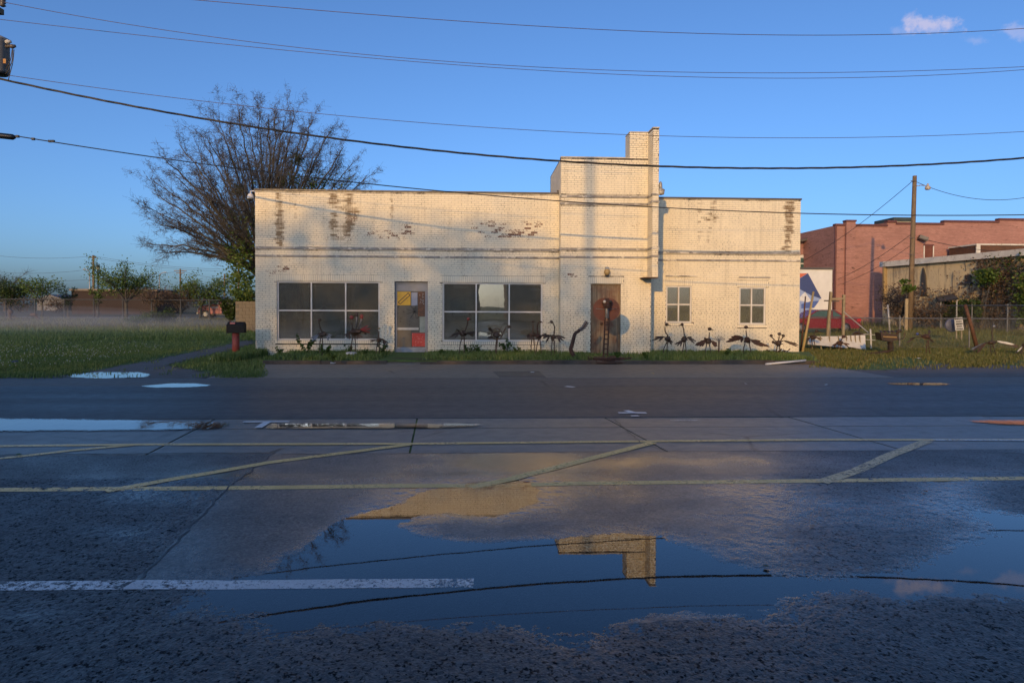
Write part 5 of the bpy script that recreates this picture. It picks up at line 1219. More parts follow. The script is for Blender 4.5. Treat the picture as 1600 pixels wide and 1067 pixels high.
mural([(1252, 475), (1266, 471), (1280, 470), (1272, 481), (1252, 482)], plain('mural_mid_blue', (0.07, 0.12, 0.34), rough=.6), 5)

# stuccoed annex running towards us, half eaten by vines
def stucco():
    m, nt, b, _ = new_mat('stained_cream_stucco'); v = worldpos(nt)
    n1 = noise(nt, v, .5, 6, .65); n2 = noise(nt, vscale(nt, v, (2.2, 2.2, .35)), 1.0, 6, .7); n3 = noise(nt, v, 5, 5, .7)
    c = mixc(nt, mapr(nt, n1, .3, .7), (0.56, 0.44, 0.25), (0.46, 0.37, 0.23))
    c = mixc(nt, mapr(nt, n2, .50, .66, 0, .8), c, (0.14, 0.115, 0.085)); c = mixc(nt, mapr(nt, n3, .60, .68), c, (0.20, 0.10, 0.06))
    setin(nt, b.inputs['Base Color'], c); b.inputs['Roughness'].default_value = .9; setin(nt, b.inputs['Normal'], bump(nt, n3, .5, .05)); return m
STUC = stucco()
A0 = onY(1380, 413, 57.0); A1 = onY(1532, 397.5, 47.0); d = (A1 - A0); d.z = 0; L0 = d.length; d.normalize(); A2 = A0 + d * 26
nrm = Vector((d.y, -d.x, 0));  nrm = nrm if nrm.y < 0 else -nrm
an = empty('stucco_annex', (A0.x, A0.y, 0), 'low cream stucco annex with white coping, half covered by brown and green vines', 'building')
zt = A0.z - .25
q = MB(); q.prism([(A0.x, A0.y, 0), (A2.x, A2.y, 0), (A2.x, A2.y, zt), (A0.x, A0.y, zt)], -nrm * .4); q.build('wall', STUC, an)
q = MB(); q.bar((A0.x, A0.y, zt + .22), (A2.x, A2.y, zt + .22), .7, .44); q.build('coping', WHITEW, an)
def on_annex(px, py, off=0.0):
    dv = ray(px, py); o = Vector((0, 0, CAM_H)); p0 = A0 + nrm * off; t = (p0 - o).dot(nrm) / dv.dot(nrm); return o + dv * t
p0, p1 = on_annex(1508, 441), on_annex(1518, 429); q = MB(); q.prism([p0 + nrm * .003, Vector((p1.x, p1.y, p0.z)) + nrm * .003, p1 + nrm * .003, Vector((p0.x, p0.y, p1.z)) + nrm * .003], nrm * .04); w = q.build('window', plain('rotten_brown_board', (0.10, 0.06, 0.03)), an)
q = MB(); q.bar(on_annex(1501, 442.5, .1), on_annex(1519, 442, .1), .2, .12); q.build('sill', COPE, w)
p = on_annex(1444.5, 418, .1); q = MB(); q.prism([on_annex(1444, 418, .02), on_annex(1447, 430, .02), on_annex(1449, 462, .02), on_annex(1440, 462, .02), on_annex(1441.5, 430, .02)], nrm * .12); q.build('dark_chase', plain('dark_stain_timber', (0.05, 0.045, 0.04)), an)
q = MB(); q.bar(on_annex(1383, 414, .1), on_annex(1383, 470, .1), .35, .2); q.build('corner_board', plain('ochre_board', (0.30, 0.21, 0.09)), an)
q = MB(); q.bar(on_annex(1568, 478, .1), on_annex(1592, 478, .1), .04); a = on_annex(1570, 503, .02); c = on_annex(1590, 480, .02); q.prism([on_annex(1570, 503, .02), on_annex(1590, 503, .02), on_annex(1590, 478, .02), on_annex(1570, 480, .02)], nrm * .05); q.build('plaster_patch', WHITEW, an)
# raised brick block behind the annex coping
YQ = 56.0; q = MB(); p0, p1 = onY(1526, 400, YQ), onY(1900, 386.5, YQ); q.box((p0.x, YQ, 0), (p1.x, YQ + 3.4, p1.z)); rb = q.build('brick_block', far_brick('dark_mixed_brick', (0.16, 0.07, 0.04), (0.09, 0.05, 0.035), (.06, .05, .04)), an)
q = MB(); q.box((p0.x - .1, YQ - .1, p1.z), (p1.x, YQ + 3.4, p1.z + .12)); q.build('coping', WHITEW, rb)
q = MB(); q.box((p0.x - .1, YQ - .1, 0), (p0.x + .25, YQ - .004, p1.z)); q.build('corner_pier', WHITEW, rb)
# lean-to canopy at the annex
p = on_annex(1480, 470, 1.5); cn = empty('canopy', (p.x, p.y, 0), 'sagging dark tarp lean-to against the stucco annex', 'canopy')
q = MB(); c0, c1, c2, c3 = on_annex(1462, 466, .1), on_annex(1488, 461.5, .1), on_annex(1497, 468, 2.2), on_annex(1468, 472, 2.2); q.prism([c0, c1, c2, c3], (0, 0, .12)); q.build('tarp', plain('dark_tarp', (0.025, 0.025, 0.027), (.06, .055, .05), .6), cn)
for px in (1470, 1495): a = on_annex(px, 470, 2.1); q = MB(); q.tube([(a.x, a.y, -.05), a + Vector((0, 0, .06))], .05, 7); q.build('post', GALV, cn)

# utility pole with a street lamp
YV = 47.0; pb, pt = onY(1421.5, 513, YV), onY(1429.3, 275, YV); pb.z = -.1
POLEM = plain('weathered_pole_wood', (0.17, 0.115, 0.06), (0.11, 0.075, 0.045), .85, 3.0, spots=(7, .6, (.07, .05, .035)))
up = empty('utility_pole', (pb.x, YV, 0), 'leaning wooden utility pole with street lamp on the right lawn', 'utility pole')
q = MB(); q.tube([pb, pb.lerp(pt, .5), pt], [.19, .165, .135], 12); q.build('pole', POLEM, up, True)
la = onY(1432, 291, YV); lb = onY(1447, 290.5, YV); q = MB(); q.tube([la, la.lerp(lb, .5) + Vector((0, 0, .05)), lb], .03, 7); q.build('lamp_arm', GALV, up)
q = MB(); lc = onY(1449.5, 297, YV); q.lathe((lc.x, YV, lc.z), [(.10, 0), (.19, .06), (.18, .22), (.08, .30), (.07, .42), (.02, .46)], 12); q.build('lamp_head', plain('beige_lamp_glass', (0.42, 0.36, 0.30), rough=.4), up, True)
for y in (372, 398, 283): a = onY(1428 - (y - 275) * .03, y, YV - .16); q = MB(); q.bar(a + Vector((-.22, 0, 0)), a + Vector((.22, 0, 0)), .04); q.build('bracket', COPE, up)
q = MB(); q.tube([onY(1415.3, 520, YV - 3), onY(1416.8, 462, YV - 3)], .11, 10); o_ = q.build('bare_stub_post', plain('sunbleached_wood', (0.34, 0.26, 0.14), (0.24, 0.18, 0.10), .8), None, label='pale shorter timber post standing against the utility pole', cat='post'); o_.location.z -= .2

# red car parked behind the fence
def car():
    Yc = 42.0; e = empty('red_car', (onY(1280, 510, Yc).x, Yc, 0), 'dark red parked sedan behind the chain link fence', 'car')
    x1 = onY(1333, 505, Yc).x; x0 = x1 - 4.7
    body = [(x0, .32), (x0 + .05, .72), (x0 + 1.0, .90), (x0 + 1.25, .95), (x1 - .9, 1.0), (x1 - .15, .98), (x1, .82), (x1 - .02, .40), (x1 - .12, .30)]
    q = MB(); q.prism([(x, Yc - .85, z) for x, z in body], (0, 1.7, 0)); bo = q.build('body', plain('dark_red_car_paint', (0.17, 0.012, 0.018), (0.14, 0.010, 0.015), .25), e)
    cab = [(x0 + 1.2, .95), (x0 + 1.95, 1.40), (x0 + 2.3, 1.45), (x1 - 1.6, 1.44), (x1 - .75, 1.0)]
    q = MB(); q.prism([(x, Yc - .72, z) for x, z in cab], (0, 1.44, 0)); q.build('cabin', MATS['dark_red_car_paint'], e)
    gl = [(x0 + 1.45, 1.0), (x0 + 2.02, 1.36), (x0 + 2.9, 1.38), (x0 + 2.9, 1.0)]
    q = MB(); q.prism([(x, Yc - .735, z) for x, z in gl], (0, .012, 0)); q.build('side_window', plain('teal_car_glass', (0.06, 0.11, 0.11), rough=.1), bo)
    gl = [(x0 + 2.98, 1.0), (x0 + 2.98, 1.38), (x1 - 1.62, 1.36), (x1 - 1.05, 1.02)]
    q = MB(); q.prism([(x, Yc - .735, z) for x, z in gl], (0, .012, 0)); q.build('side_window', MATS['teal_car_glass'], bo)
    for x in (x0 + .95, x1 - .95):
        q = MB(); q.lathe((x, Yc - .88, .32), [(.1, 0), (.22, 0), (.31, .01), (.33, .05), (.33, .2), (.05, .22)], 18, (0, 1, 0)); w = q.build('wheel', BLK, e, True)
        q = MB(); q.lathe((x, Yc - .89, .32), [(.02, 0), (.19, 0), (.2, .012)], 16, (0, 1, 0)); q.build('rim', GYM, w, True)
    q = MB(); q.box((x1 - .22, Yc - .862, .74), (x1 + .012, Yc - .55, .90)); q.build('tail_light', plain('red_tail_lens', (0.5, 0.01, 0.02), rough=.15), e)
    q = MB(); q.box((x1 - .3, Yc - .87, .34), (x1 + .04, Yc + .85, .56)); q.build('bumper', MATS['dark_red_car_paint'], e)
    q = MB(); q.bar((x0 + 2.1, Yc - .76, 1.41), (x1 - 1.5, Yc - .76, 1.41), .04); q.build('roof_trim', GYM, bo)
car()

# chain link fence from the building corner to the right
LINK = plain('galvanised_wire', (0.20, 0.20, 0.19), (0.12, 0.11, 0.10), .5, 6, .5)
def chain_link(name, label, P0, P1, H, nposts, spacing, wr_, mats=LINK, group=None, post_r=.03, mid=True):
    P0, P1 = Vector(P0), Vector(P1); d = P1 - P0; L = d.length; u = d.normalized()
    e = empty(name, P0, label, 'fence', group)
    for i in range(nposts + 1):
        p = P0 + d * (i / nposts); q = MB(); q.tube([p + Vector((0, 0, -.05)), p + Vector((0, 0, H + .06))], post_r, 7); q.lathe(p + Vector((0, 0, H + .06)), [(post_r * 1.2, 0), (post_r * .6, .04)], 7); q.build('post', mats, e)
    q = MB(); q.tube([P0 + Vector((0, 0, H)), P1 + Vector((0, 0, H))], post_r * .75, 7); q.build('top_rail', mats, e)
    if mid: q = MB(); q.tube([P0 + Vector((0, 0, .06)), P1 + Vector((0, 0, .06))], .006, 5); q.build('tension_wire', mats, e)
    q = MB(); n = int((L + H) / spacing)
    for s in (-1, 1):
        for i in range(n):
            a = i * spacing - H if s > 0 else i * spacing; z0, z1 = .04, H
            p, t = (a, z0), (a + s * (H - .04), z1)
            # clip to 0..L
            def clip(p, t):
                (x0, y0), (x1, y1) = p, t
                if max(x0, x1) <= 0 or min(x0, x1) >= L: return None
                k = (y1 - y0) / (x1 - x0)
                def cl(x, y):
                    if x < 0: return 0, y + (0 - x) * k
                    if x > L: return L, y + (L - x) * k
                    return x, y
                return cl(x0, y0), cl(x1, y1)
            r = clip(p, t)
            if not r: continue
            (xa, za), (xb2, zb2) = r
            q.tube([P0 + u * xa + Vector((0, s * .004, za)), P0 + u * xb2 + Vector((0, s * .004, zb2))], wr_, 3, cap=False)
    m = q.build('wire_mesh', mats, e, kind='stuff'); return e
fx0 = xR1 + .1
chain_link('chain_link_fence', 'low grey chain link fence behind the lawn birds', (fx0, 26.0, 0), (30.0, 25.2, 0), 1.18, 7, .075, .0022)
q = None
b0, b1 = on_annex(1455, 500, 6), on_annex(1595, 500, 7)
chain_link('chain_link_fence', 'taller chain link fence in front of the vine covered annex', (onZ(1471, 516, 0).x, onZ(1471, 516, 0).y, 0), (onZ(1640, 527, 0).x, onZ(1640, 527, 0).y, 0), 1.75, 3, .12, .003, post_r=.045)
# gate frame of old timber, poles, white sheets
OLDW = plain('grey_old_timber', (0.30, 0.25, 0.15), (0.20, 0.16, 0.10), .85, 6)
YG = 25.4
def pole(name, label, a, b, r, mat, Y, cat='pole', Yt=None):
    p, t = onY(a[0], a[1], Y), onY(b[0], b[1], Yt or Y); lo, hi = (p, t) if p.z < t.z else (t, p); lo.z = min(lo.z, -.02) if lo.z < .35 else lo.z
    q = MB(); q.tube([lo, lo.lerp(hi, .5) + Vector((.01, 0, 0)), hi], [r, r * .95, r * .8], 9); return q.build(name, mat, None, True, label, cat)
gf = empty('gate_frame', (onY(1304, 520, YG).x, YG, 0), 'old timber gate frame of two posts and a crossbar beside the white building', 'gate frame')
for a, b2 in (((1298.3, 456), (1291, 530)), ((1318.3, 460.5), (1317, 532))):
    p, t = onY(*b2, YG), onY(*a, YG); p.z = -.05; q = MB(); q.bar(p, t, .085, .085, up=(0, 1, 0)); q.build('post', OLDW, gf)
q = MB(); q.bar(onY(1296, 467.3, YG - .06), onY(1319, 466.5, YG - .06), .06, .07); q.build('crossbar', OLDW, gf)
q = MB(); q.bar(onY(1288, 469.8, YG + .07), onY(1311, 470.8, YG + .07), .05, .05); q.build('dark_bar', COPE, gf)
q = MB(); q.bar(onY(1318, 487, YG - .05), onY(1357, 520, YG - .05), .035, .035); q.build('brace', GALV, gf)
pole('bamboo_pole', 'pale bamboo pole leaning at right corner of the white building', (1253.6, 551), (1271, 456), .045, plain('bamboo', (0.42, 0.31, 0.13), (0.30, 0.22, 0.10), .6), 23.4, Yt=23.9)
rr_ = pole('rusty_rod', 'rusty iron rod standing beside the bamboo pole', (1251, 548), (1258.5, 463), .03, RUST, 24.2)
for i, (x0, x1, y0, y1, dx) in enumerate(((1264, 1323, 525, 541, 6), (1323, 1352, 523.5, 544, 3))):
    p = [onY(x0, y0 + 1, 25.0), onY(x1, y0, 25.0), onY(x1 + dx * .2, y1 + 2.5, 24.7), onY(x0 - dx * .3, y1 - 3, 24.7)]; q = MB(); q.prism(p, (0, .04, 0))
    sh = q.build('white_sheet', plain('dented_white_sheet', (0.58, 0.56, 0.50), (0.42, 0.40, 0.36), .5, 3, bump_s=.3, bscale=8, spots=(6, .64, (.2, .12, .08))), None, label=('long' if i == 0 else 'short crumpled') + ' white metal sheet leaning against the chain link fence', cat='sheet', group='white sheets at the fence')
    for k in range(4):
        a = p[3].lerp(p[2], .15 + k * .23); a.z = 0; q = MB(); q.bar(a + Vector((0, .12, -.02)), a.lerp(p[0], 0) + Vector((0, .2, .55)), .03, .03); q.build('prop', OLDW, sh)
for k, (px, py, lab) in enumerate(((1270, 527, 'small dark scrap bird before the white sheet nearest the building'), (1312, 536, 'small rusty scrap figure before the seam of the white sheets'), (1340, 521, 'small dark scrap bird behind the crumpled white sheet'))):
    bird(lab, 24.3 if k < 2 else 25.9, (px, py, 7, 4), [(px + 3, py - 6), (px + 5, py - 9)], (px + 6, py - 10, 1), [((px - 4, py), [(px - 13, py + 4), (px - 11, py + 7)], -.05), ((px + 5, py), [(px + 14, py + 2), (px + 12, py + 5)], -.05)], [[(px - 2, py + 4), (px - 3, py + 20)], [(px + 2, py + 4), (px + 3, py + 20)]], DKM if k != 1 else RSM, zb=0.0, headr=.06)
wt_ = pole('white_stake', 'short white stake with wire cross beside the crumpled sheet', (1361, 537), (1360, 514), .035, WSM, 25.0)
for dz in (.25, .45): q = MB(); a = onY(1360.5, 525, 24.95); q.tube([(a.x - .28, 24.95, dz + .15), (a.x + .18, 24.95, dz + .12)], .012, 6); q.build('wire_arm', WSM, wt_)
pole('leaning_post', 'rusty post leaning steeply in the right lawn near the white sign', (1527.5, 541), (1508, 476), .075, RUST, 25.6)
pl_ = pole('fence_stay', 'bent grey fence stay leaning at the dark brush heap', (1391, 520), (1387, 476), .05, GALV, 33)
# white notice board
YS = 33.0; sg = empty('notice_board', (onY(1498, 516, YS).x, YS, 0), 'white lettered notice board propped in the grass before the annex', 'sign')
pp = [onY(1491, 496.6, YS), onY(1503.8, 495.6, YS), onY(1506.3, 515.7, YS), onY(1493.2, 516.4, YS)]; q = MB(); q.prism(pp, (0, .04, 0)); bdn = q.build('board', WSM, sg)
for r, (a, c) in enumerate(((.1, .9), (.15, .85), (.1, .9), (.2, .8), (.12, .88))):
    t = .12 + r * .19; lft, rgt = pp[0].lerp(pp[3], t), pp[1].lerp(pp[2], t); x = a
    while x < c:
        w = random.uniform(.06, .13); p, s = lft.lerp(rgt, x), lft.lerp(rgt, min(c, x + w)); q = MB(); q.bar(p + Vector((0, -.006, 0)), s + Vector((0, -.006, 0)), .008, .055 if r not in (2,) else .075, up=(0, 0, 1)); q.build('letter', BLK, bdn); x += w + .035
q = MB(); a = onY(1498, 512, YS + .1); q.bar((a.x - .12, YS + .1, -.05), (a.x - .12, YS + .1, .9), .05); q.bar((a.x + .15, YS + .1, -.05), (a.x + .15, YS + .1, .9), .05); q.build('leg', OLDW, sg)
a = onY(1487, 508, YS + .5); q = MB(); q.lathe((a.x, YS + .45, a.z), [(.02, 0), (.33, 0), (.36, .04), (.34, .1), (.02, .11)], 18, (0, 1, 0)); q.build('blue_disc', plain('dull_blue_lid', (0.07, 0.08, 0.14)), None, True, 'round dull blue drum lid leaning behind the white notice board', 'lid')
# white pipe at the kerb and litter
a, c = onZ(1196, 569, .03), onZ(1259, 563, .12); q = MB(); q.tube([a, c], .028, 8); q.build('white_pipe', WPL, None, True, 'long thin white pipe lying across the kerb before the right wall', 'pipe')
# ================================================================== OVERHEAD LINES, TREES, LEFT BACKGROUND
YW = 16.2
WIREB = plain('black_cable', (0.012, 0.012, 0.012), (0.03, 0.025, 0.02), .5, 3)
WIREC = plain('copper_brown_wire', (0.10, 0.055, 0.035), (0.07, 0.045, 0.03), .5, 3, .4)
XPL = onY(-34, 400, YW).x; XPR = XPL + 44.0
def wire_fit(pix, Y):
    P = np.array([tuple(onY(x, y, Y)) for x, y in pix]); return np.polyfit(P[:, 0], P[:, 2], 2 if len(pix) < 6 else 3)
def cable(name, label, pix, Y, r, mat, x0=None, x1=None, twist=0.0, n=90):
    k = wire_fit(pix, Y); x0 = XPL if x0 is None else x0; x1 = XPR if x1 is None else x1
    pts = []
    for i in range(n + 1):
        x = x0 + (x1 - x0) * i / n; pts.append(Vector((x, Y, float(np.polyval(k, x)))))
    q = MB()
    if twist:
        fine = []; m = n * 6
        for i in range(m + 1):
            x = x0 + (x1 - x0) * i / m; fine.append((x, float(np.polyval(k, x))))
        for ph in (0, 2.1, 4.2):
            q.tube([Vector((x, Y + math.cos(x * 3.1 + ph) * twist, z + math.sin(x * 3.1 + ph) * twist)) for x, z in fine], r, 4)
    else: q.tube(pts, r, 5)
    return q.build(name, mat, None, True, label, 'cable', 'overhead lines along the road')
cable('power_line', 'topmost thin wire crossing the sky, entering at the upper frame edge', [(300, 0), (500, 17), (800, 39), (1100, 53), (1300, 55.5), (1600, 45)], YW, .0075, WIREC)
cable('power_line', 'upper of two close thin wires below the topmost wire', [(11, 5), (200, 39), (450, 72), (800, 104), (1000, 112), (1300, 113), (1600, 105)], YW - .25, .0065, WIREC)
cable('power_line', 'lower of two close thin wires below the topmost wire', [(0, 30), (200, 55), (450, 80), (700, 99), (900, 114), (1340, 122.5), (1600, 109)], YW + .25, .0065, WIREC)
cable('power_line', 'thin wire passing just above the brick chimney top', [(10, 118), (200, 143), (400, 168), (540, 183), (800, 201), (1000, 212), (1300, 215.5), (1600, 206)], YW, .0065, WIREC)
cable('power_line', 'thick twisted black cable crossing in front of the tower', [(0, 123), (200, 166), (400, 199), (540, 218), (870, 252), (1100, 262), (1300, 262.5), (1600, 247)], YW, .0135, WIREB, twist=.012)
cable('power_line', 'single black cable passing low across the white parapet', [(24, 214), (240, 243), (550, 286), (870, 315), (1060, 326), (1250, 332.5), (1420, 336), (1600, 336.5)], YW - .1, .0125, WIREB)
# pole on the left, just out of the frame, carrying the transformer
PX0 = XPL - .1
tp = empty('utility_pole', (PX0, YW, 0), 'wooden utility pole with grey transformer just beyond the left picture edge', 'utility pole')
q = MB(); q.tube([(PX0, YW, -.1), (PX0, YW, 10.6)], [.17, .13], 12); q.build('pole', POLEM, tp, True)
q = MB(); q.box((PX0 - .06, YW - 1.0, 8.55), (PX0 + .06, YW + 1.0, 8.68)); q.build('crossarm', POLEM, tp)
ct = onY(4, 88, YW); rx = onY(12.5, 88, YW)
GREY = plain('transformer_grey', (0.24, 0.25, 0.27), (0.19, 0.20, 0.21), .5, 2)
z0, z1 = onY(3, 115, YW).z, onY(3, 60, YW).z; cx = onY(-4, 88, YW).x
q = MB(); q.lathe((cx, YW, z0), [(.20, 0), (.235, .02), (.235, z1 - z0 - .06), (.25, z1 - z0 - .05), (.25, z1 - z0 - .02), (.12, z1 - z0 + .04)], 20); tr = q.build('transformer', GREY, tp, True)
q = MB(); q.lathe((cx, YW, z0 - .03), [(.20, 0), (.215, .035)], 20); q.build('transformer_base', plain('dark_under_base', (.03, .03, .03)), tr, True)
q = MB(); a = onY(9, 97, YW - .2); q.box((a.x - .03, YW - .245, a.z - .05), (a.x + .03, YW - .225, a.z + .05)); q.build('orange_plate', plain('orange_plate', (0.45, 0.20, 0.03)), tr)
for (x, y) in ((12, 66), (19, 73)):
    a = onY(x, y, YW - .05); q = MB(); q.tube([(cx + .1, YW - .05, a.z), a, a + Vector((.07, 0, .01))], .035, 8); q.blob(a, (.06, .05, .05), 8, 6); q.build('bushing', COPE if x > 15 else WSM, tr, True)
for pts in (((19, 78), (17, 92), (12, 104), (3, 113)), ((22, 78), (20, 98), (15, 118), (13, 126)), ((20, 76), (19, 95), (12, 112), (8, 116))):
    q = MB(); q.tube(curve([onY(x, y, YW - .06) for x, y in pts]), .009, 5); q.build('lead', WIREB, tr, True)
a = onY(4, 3, YW); q = MB(); q.lathe((a.x, YW, a.z - .12), [(.03, 0), (.07, .03), (.04, .06), (.07, .09), (.04, .12), (.07, .15), (.03, .18)], 10); q.build('insulator', COPE, tp, True)
sp_ = empty('cable_splice_case', (onY(5, 213, YW).x, YW - .1, onY(5, 218, YW).z), 'dark splice case hung on the low black cable at the left picture edge', 'splice case')
q = MB(); q.tube([onY(-25, 209, YW - .1), onY(-22, 210, YW - .1), onY(20, 214.5, YW - .1), onY(24, 215, YW - .1)], [.03, .065, .065, .03], 10); q.build('case', plain('black_splice_plastic', (.015, .015, .015), rough=.35), sp_, True)
for x, y in ((27.5, 213.5), (52, 217.5), (78, 221), (83, 221)):
    a = onY(x, y, YW - .1); q = MB(); q.bar(a - Vector((.03, 0, 0)), a + Vector((.03, 0, 0)), .05, .05); q.build('clamp', WIREB, sp_)
# right hand pole of the same line, out of frame
q = MB(); q.tube([(XPR, YW, -.1), (XPR, YW, 10.6)], [.17, .13], 12); q.build('utility_pole', POLEM, None, True, 'wooden utility pole far beyond the right picture edge', 'utility pole')
# drops around the lawn pole
def line(label, a, b, Ya, Yb, r, sag=.2, mat=None):
    p, t = onY(*a, Ya), onY(*b, Yb); pts = [p.lerp(t, i / 24) - Vector((0, 0, sag * 4 * (i / 24) * (1 - i / 24))) for i in range(25)]; q = MB(); q.tube(pts, r, 5); return q.build('service_drop', mat or WIREB, None, True, label, 'cable', 'service drops at the lawn pole')
line('service wire running down left from the lawn pole top', (1426, 283), (1235, 418), 47, 66, .02, .5)
line('service wire running right from the lawn pole top', (1431, 284), (1640, 300), 47, 47, .02, .9)
line('guy wire from the lawn pole to the pink wall, upper', (1424, 366), (1310, 436), 47, 59.8, .018, .25)
line('guy wire from the lawn pole to the pink wall, lower', (1424, 383), (1308, 446), 47, 59.8, .015, .3)
line('dark wire from flood light to the right over the pink wall', (1432, 371), (1640, 394), 47, 50, .022, .4)

# ------------------------------------------------------------------ trees
BARK = plain('grey_brown_bark', (0.070, 0.060, 0.046), (0.045, 0.039, 0.031), .9, 4, bump_s=.5, bscale=12, spots=(5, .58, (0.085, 0.085, 0.03)))
TWIG = plain('dark_twigs', (0.072, 0.066, 0.062), (0.048, 0.044, 0.043), .9, 2)
LEAFG = foliage_mat('spring_leaves', (0.045, 0.085, 0.014), (0.075, 0.125, 0.022), (0.13, 0.17, 0.04))
LEAFD = foliage_mat('dark_leaves', (0.022, 0.042, 0.010), (0.040, 0.070, 0.016), (0.07, 0.10, 0.026))
LEAFB = foliage_mat('dead_brown_leaves', (0.075, 0.048, 0.032), (0.125, 0.080, 0.052), (0.18, 0.125, 0.080))
def rvec(s=1.0): return Vector((random.gauss(0, s), random.gauss(0, s), random.gauss(0, s)))
def leaf(mb, p, size, up=.3):
    d = rvec(); d.z = d.z * .6 + up; d.normalize(); s = d.cross(rvec()).normalized(); L = size * random.uniform(.6, 1.25); w = L * .36
    n = d.cross(s) * (L * .10)
    mb.add([p, p + d * L * .5 + s * w + n, p + d * L, p + d * L * .5 - s * w + n], [(0, 1, 2), (0, 2, 3)])

def grow_limb(thick, thin, p0, target, r0, ctrl, level, rng, stats):
    """a limb along a quadratic curve, with acute side branches"""
    n = max(4, int((target - p0).length / .45)); pts = []; 
    for i in range(n + 1):
        t = i / n; p = p0 * (1 - t) ** 2 + ctrl * (2 * t * (1 - t)) + target * t * t
        pts.append(p + Vector((rng.gauss(0, .05), rng.gauss(0, .05), rng.gauss(0, .04))) * (t * (1 + level)))
    rs = [r0 * (1 - .86 * (i / n)) + .0028 for i in range(n + 1)]
    (thick if r0 > .02 else thin).tube(pts, rs, 6 if r0 > .05 else (4 if r0 > .02 else 3), cap=False)
    L = (target - p0).length
    if level >= 3 or L < .35: return
    nb = {0: 11, 1: 8, 2: 6}[level] if L > .8 else 4
    for k in range(nb):
        t = (.20 if level == 0 else .10) + (.84) * (k + rng.random()) / nb
        i = min(n - 1, int(t * n)); p = pts[i]; d = (pts[i + 1] - pts[i]).normalized()
        ax = Vector((rng.gauss(0, 1), rng.gauss(0, 1), rng.gauss(0, 1))).cross(d).normalized()
        ang = rng.uniform(.22, .62) if level == 0 else rng.uniform(.3, .8); nd = (d * math.cos(ang) + ax * math.sin(ang)); nd.z += .06; nd.normalize()
        ll = L * (rng.uniform(.30, .52) * (1.1 - .7 * t) if level == 0 else rng.uniform(.26, .46) * (1.15 - .55 * t))
        tgt = p + nd * ll; c = p.lerp(tgt, .5) + d * ll * .08 + Vector((0, 0, -ll * .02))
        grow_limb(thick, thin, p, tgt, max(.0036, rs[i] * .42), c, level + 1, rng, stats)
def big_tree():
    rng = random.Random(11); YTR = 38.0
    base = onY(428, 500, YTR); base.z = 0
    e = empty('bare_tree', base, 'large spreading bare tree with fine twigs behind the left end of white building', 'tree')
    thick, thin = MB(), MB()
    fork = onY(420, 442, YTR)
    thick.tube([base + Vector((0, 0, -.1)), base.lerp(fork, .5) + Vector((.08, 0, 0)), fork], [.42, .34, .30], 12)
    tips = [(214, 378, 0), (208, 312, -2), (222, 268, 1), (240, 228, -3), (268, 208, 2), (300, 186, -1), (335, 168, 3), (368, 152, -2), (402, 142, 0), (432, 150, -3), (462, 152, 2), (492, 168, -1), (522, 186, 1), (545, 212, -2), (562, 240, 2), (588, 262, 0), (572, 292, -1), (255, 345, 3), (300, 260, 5), (350, 215, -6), (400, 190, 5.5), (450, 205, -5.5), (500, 240, 5), (330, 300, -5.5), (235, 392, 1.5), (530, 285, -4), (420, 165, -5), (285, 300, -4), (225, 290, 3), (255, 255, -1), (285, 225, 4), (320, 200, -4), (350, 182, 1), (385, 168, 4), (445, 172, 1), (478, 185, 4), (508, 205, -3), (540, 240, 3), (560, 272, 2.5), (230, 340, -2)]
    for (x, y, dy) in tips:
        t = fork.lerp(onY(x, y, YTR + dy), .93); off = Vector((rng.uniform(-.25, .25), rng.uniform(-.3, .3), rng.uniform(-.3, .9)))
        s = fork + off * .6; mid = s.lerp(t, .45); c = mid + Vector((-(t.x - s.x) * .05, 0, (t - s).length * .05))
        if y > 330: c = s.lerp(t, .5) + Vector((.2, 0, .9))
        grow_limb(thick, thin, s, t, rng.uniform(.075, .115), c, 0, rng, None)
    thick.build('trunk', BARK, e, True); thin.build('crown', TWIG, e, kind=None)
    for (x, y, r) in ((465, 248, .32), (372, 299, .30), (440, 285, .2)):
        q = MB(); c = onY(x, y, YTR - 1.0)
        for i in range(260): leaf(q, c + rvec(r * .48), .12, 0)
        q.build('mistletoe', LEAFD, e)
    q = MB()
    for i in range(1500):
        x, y = random.uniform(345, 400), random.uniform(330, 458)
        dens = math.exp(-((x - 378) / 18) ** 2) * (0.3 + .7 * math.exp(-((y - 425) / 38) ** 2))
        if random.random() > dens: continue
        p = onY(x, y, YTR - 1 + random.uniform(-1.5, 1.5))
        for k in range(3): leaf(q, p + rvec(.14), .17)
    for i in range(500):
        p = onY(random.gauss(480, 30), random.gauss(286, 8), YTR + random.uniform(-2, 2)); leaf(q, p, .15)
    q.build('sprouting_leaves', LEAFG, e)
big_tree()

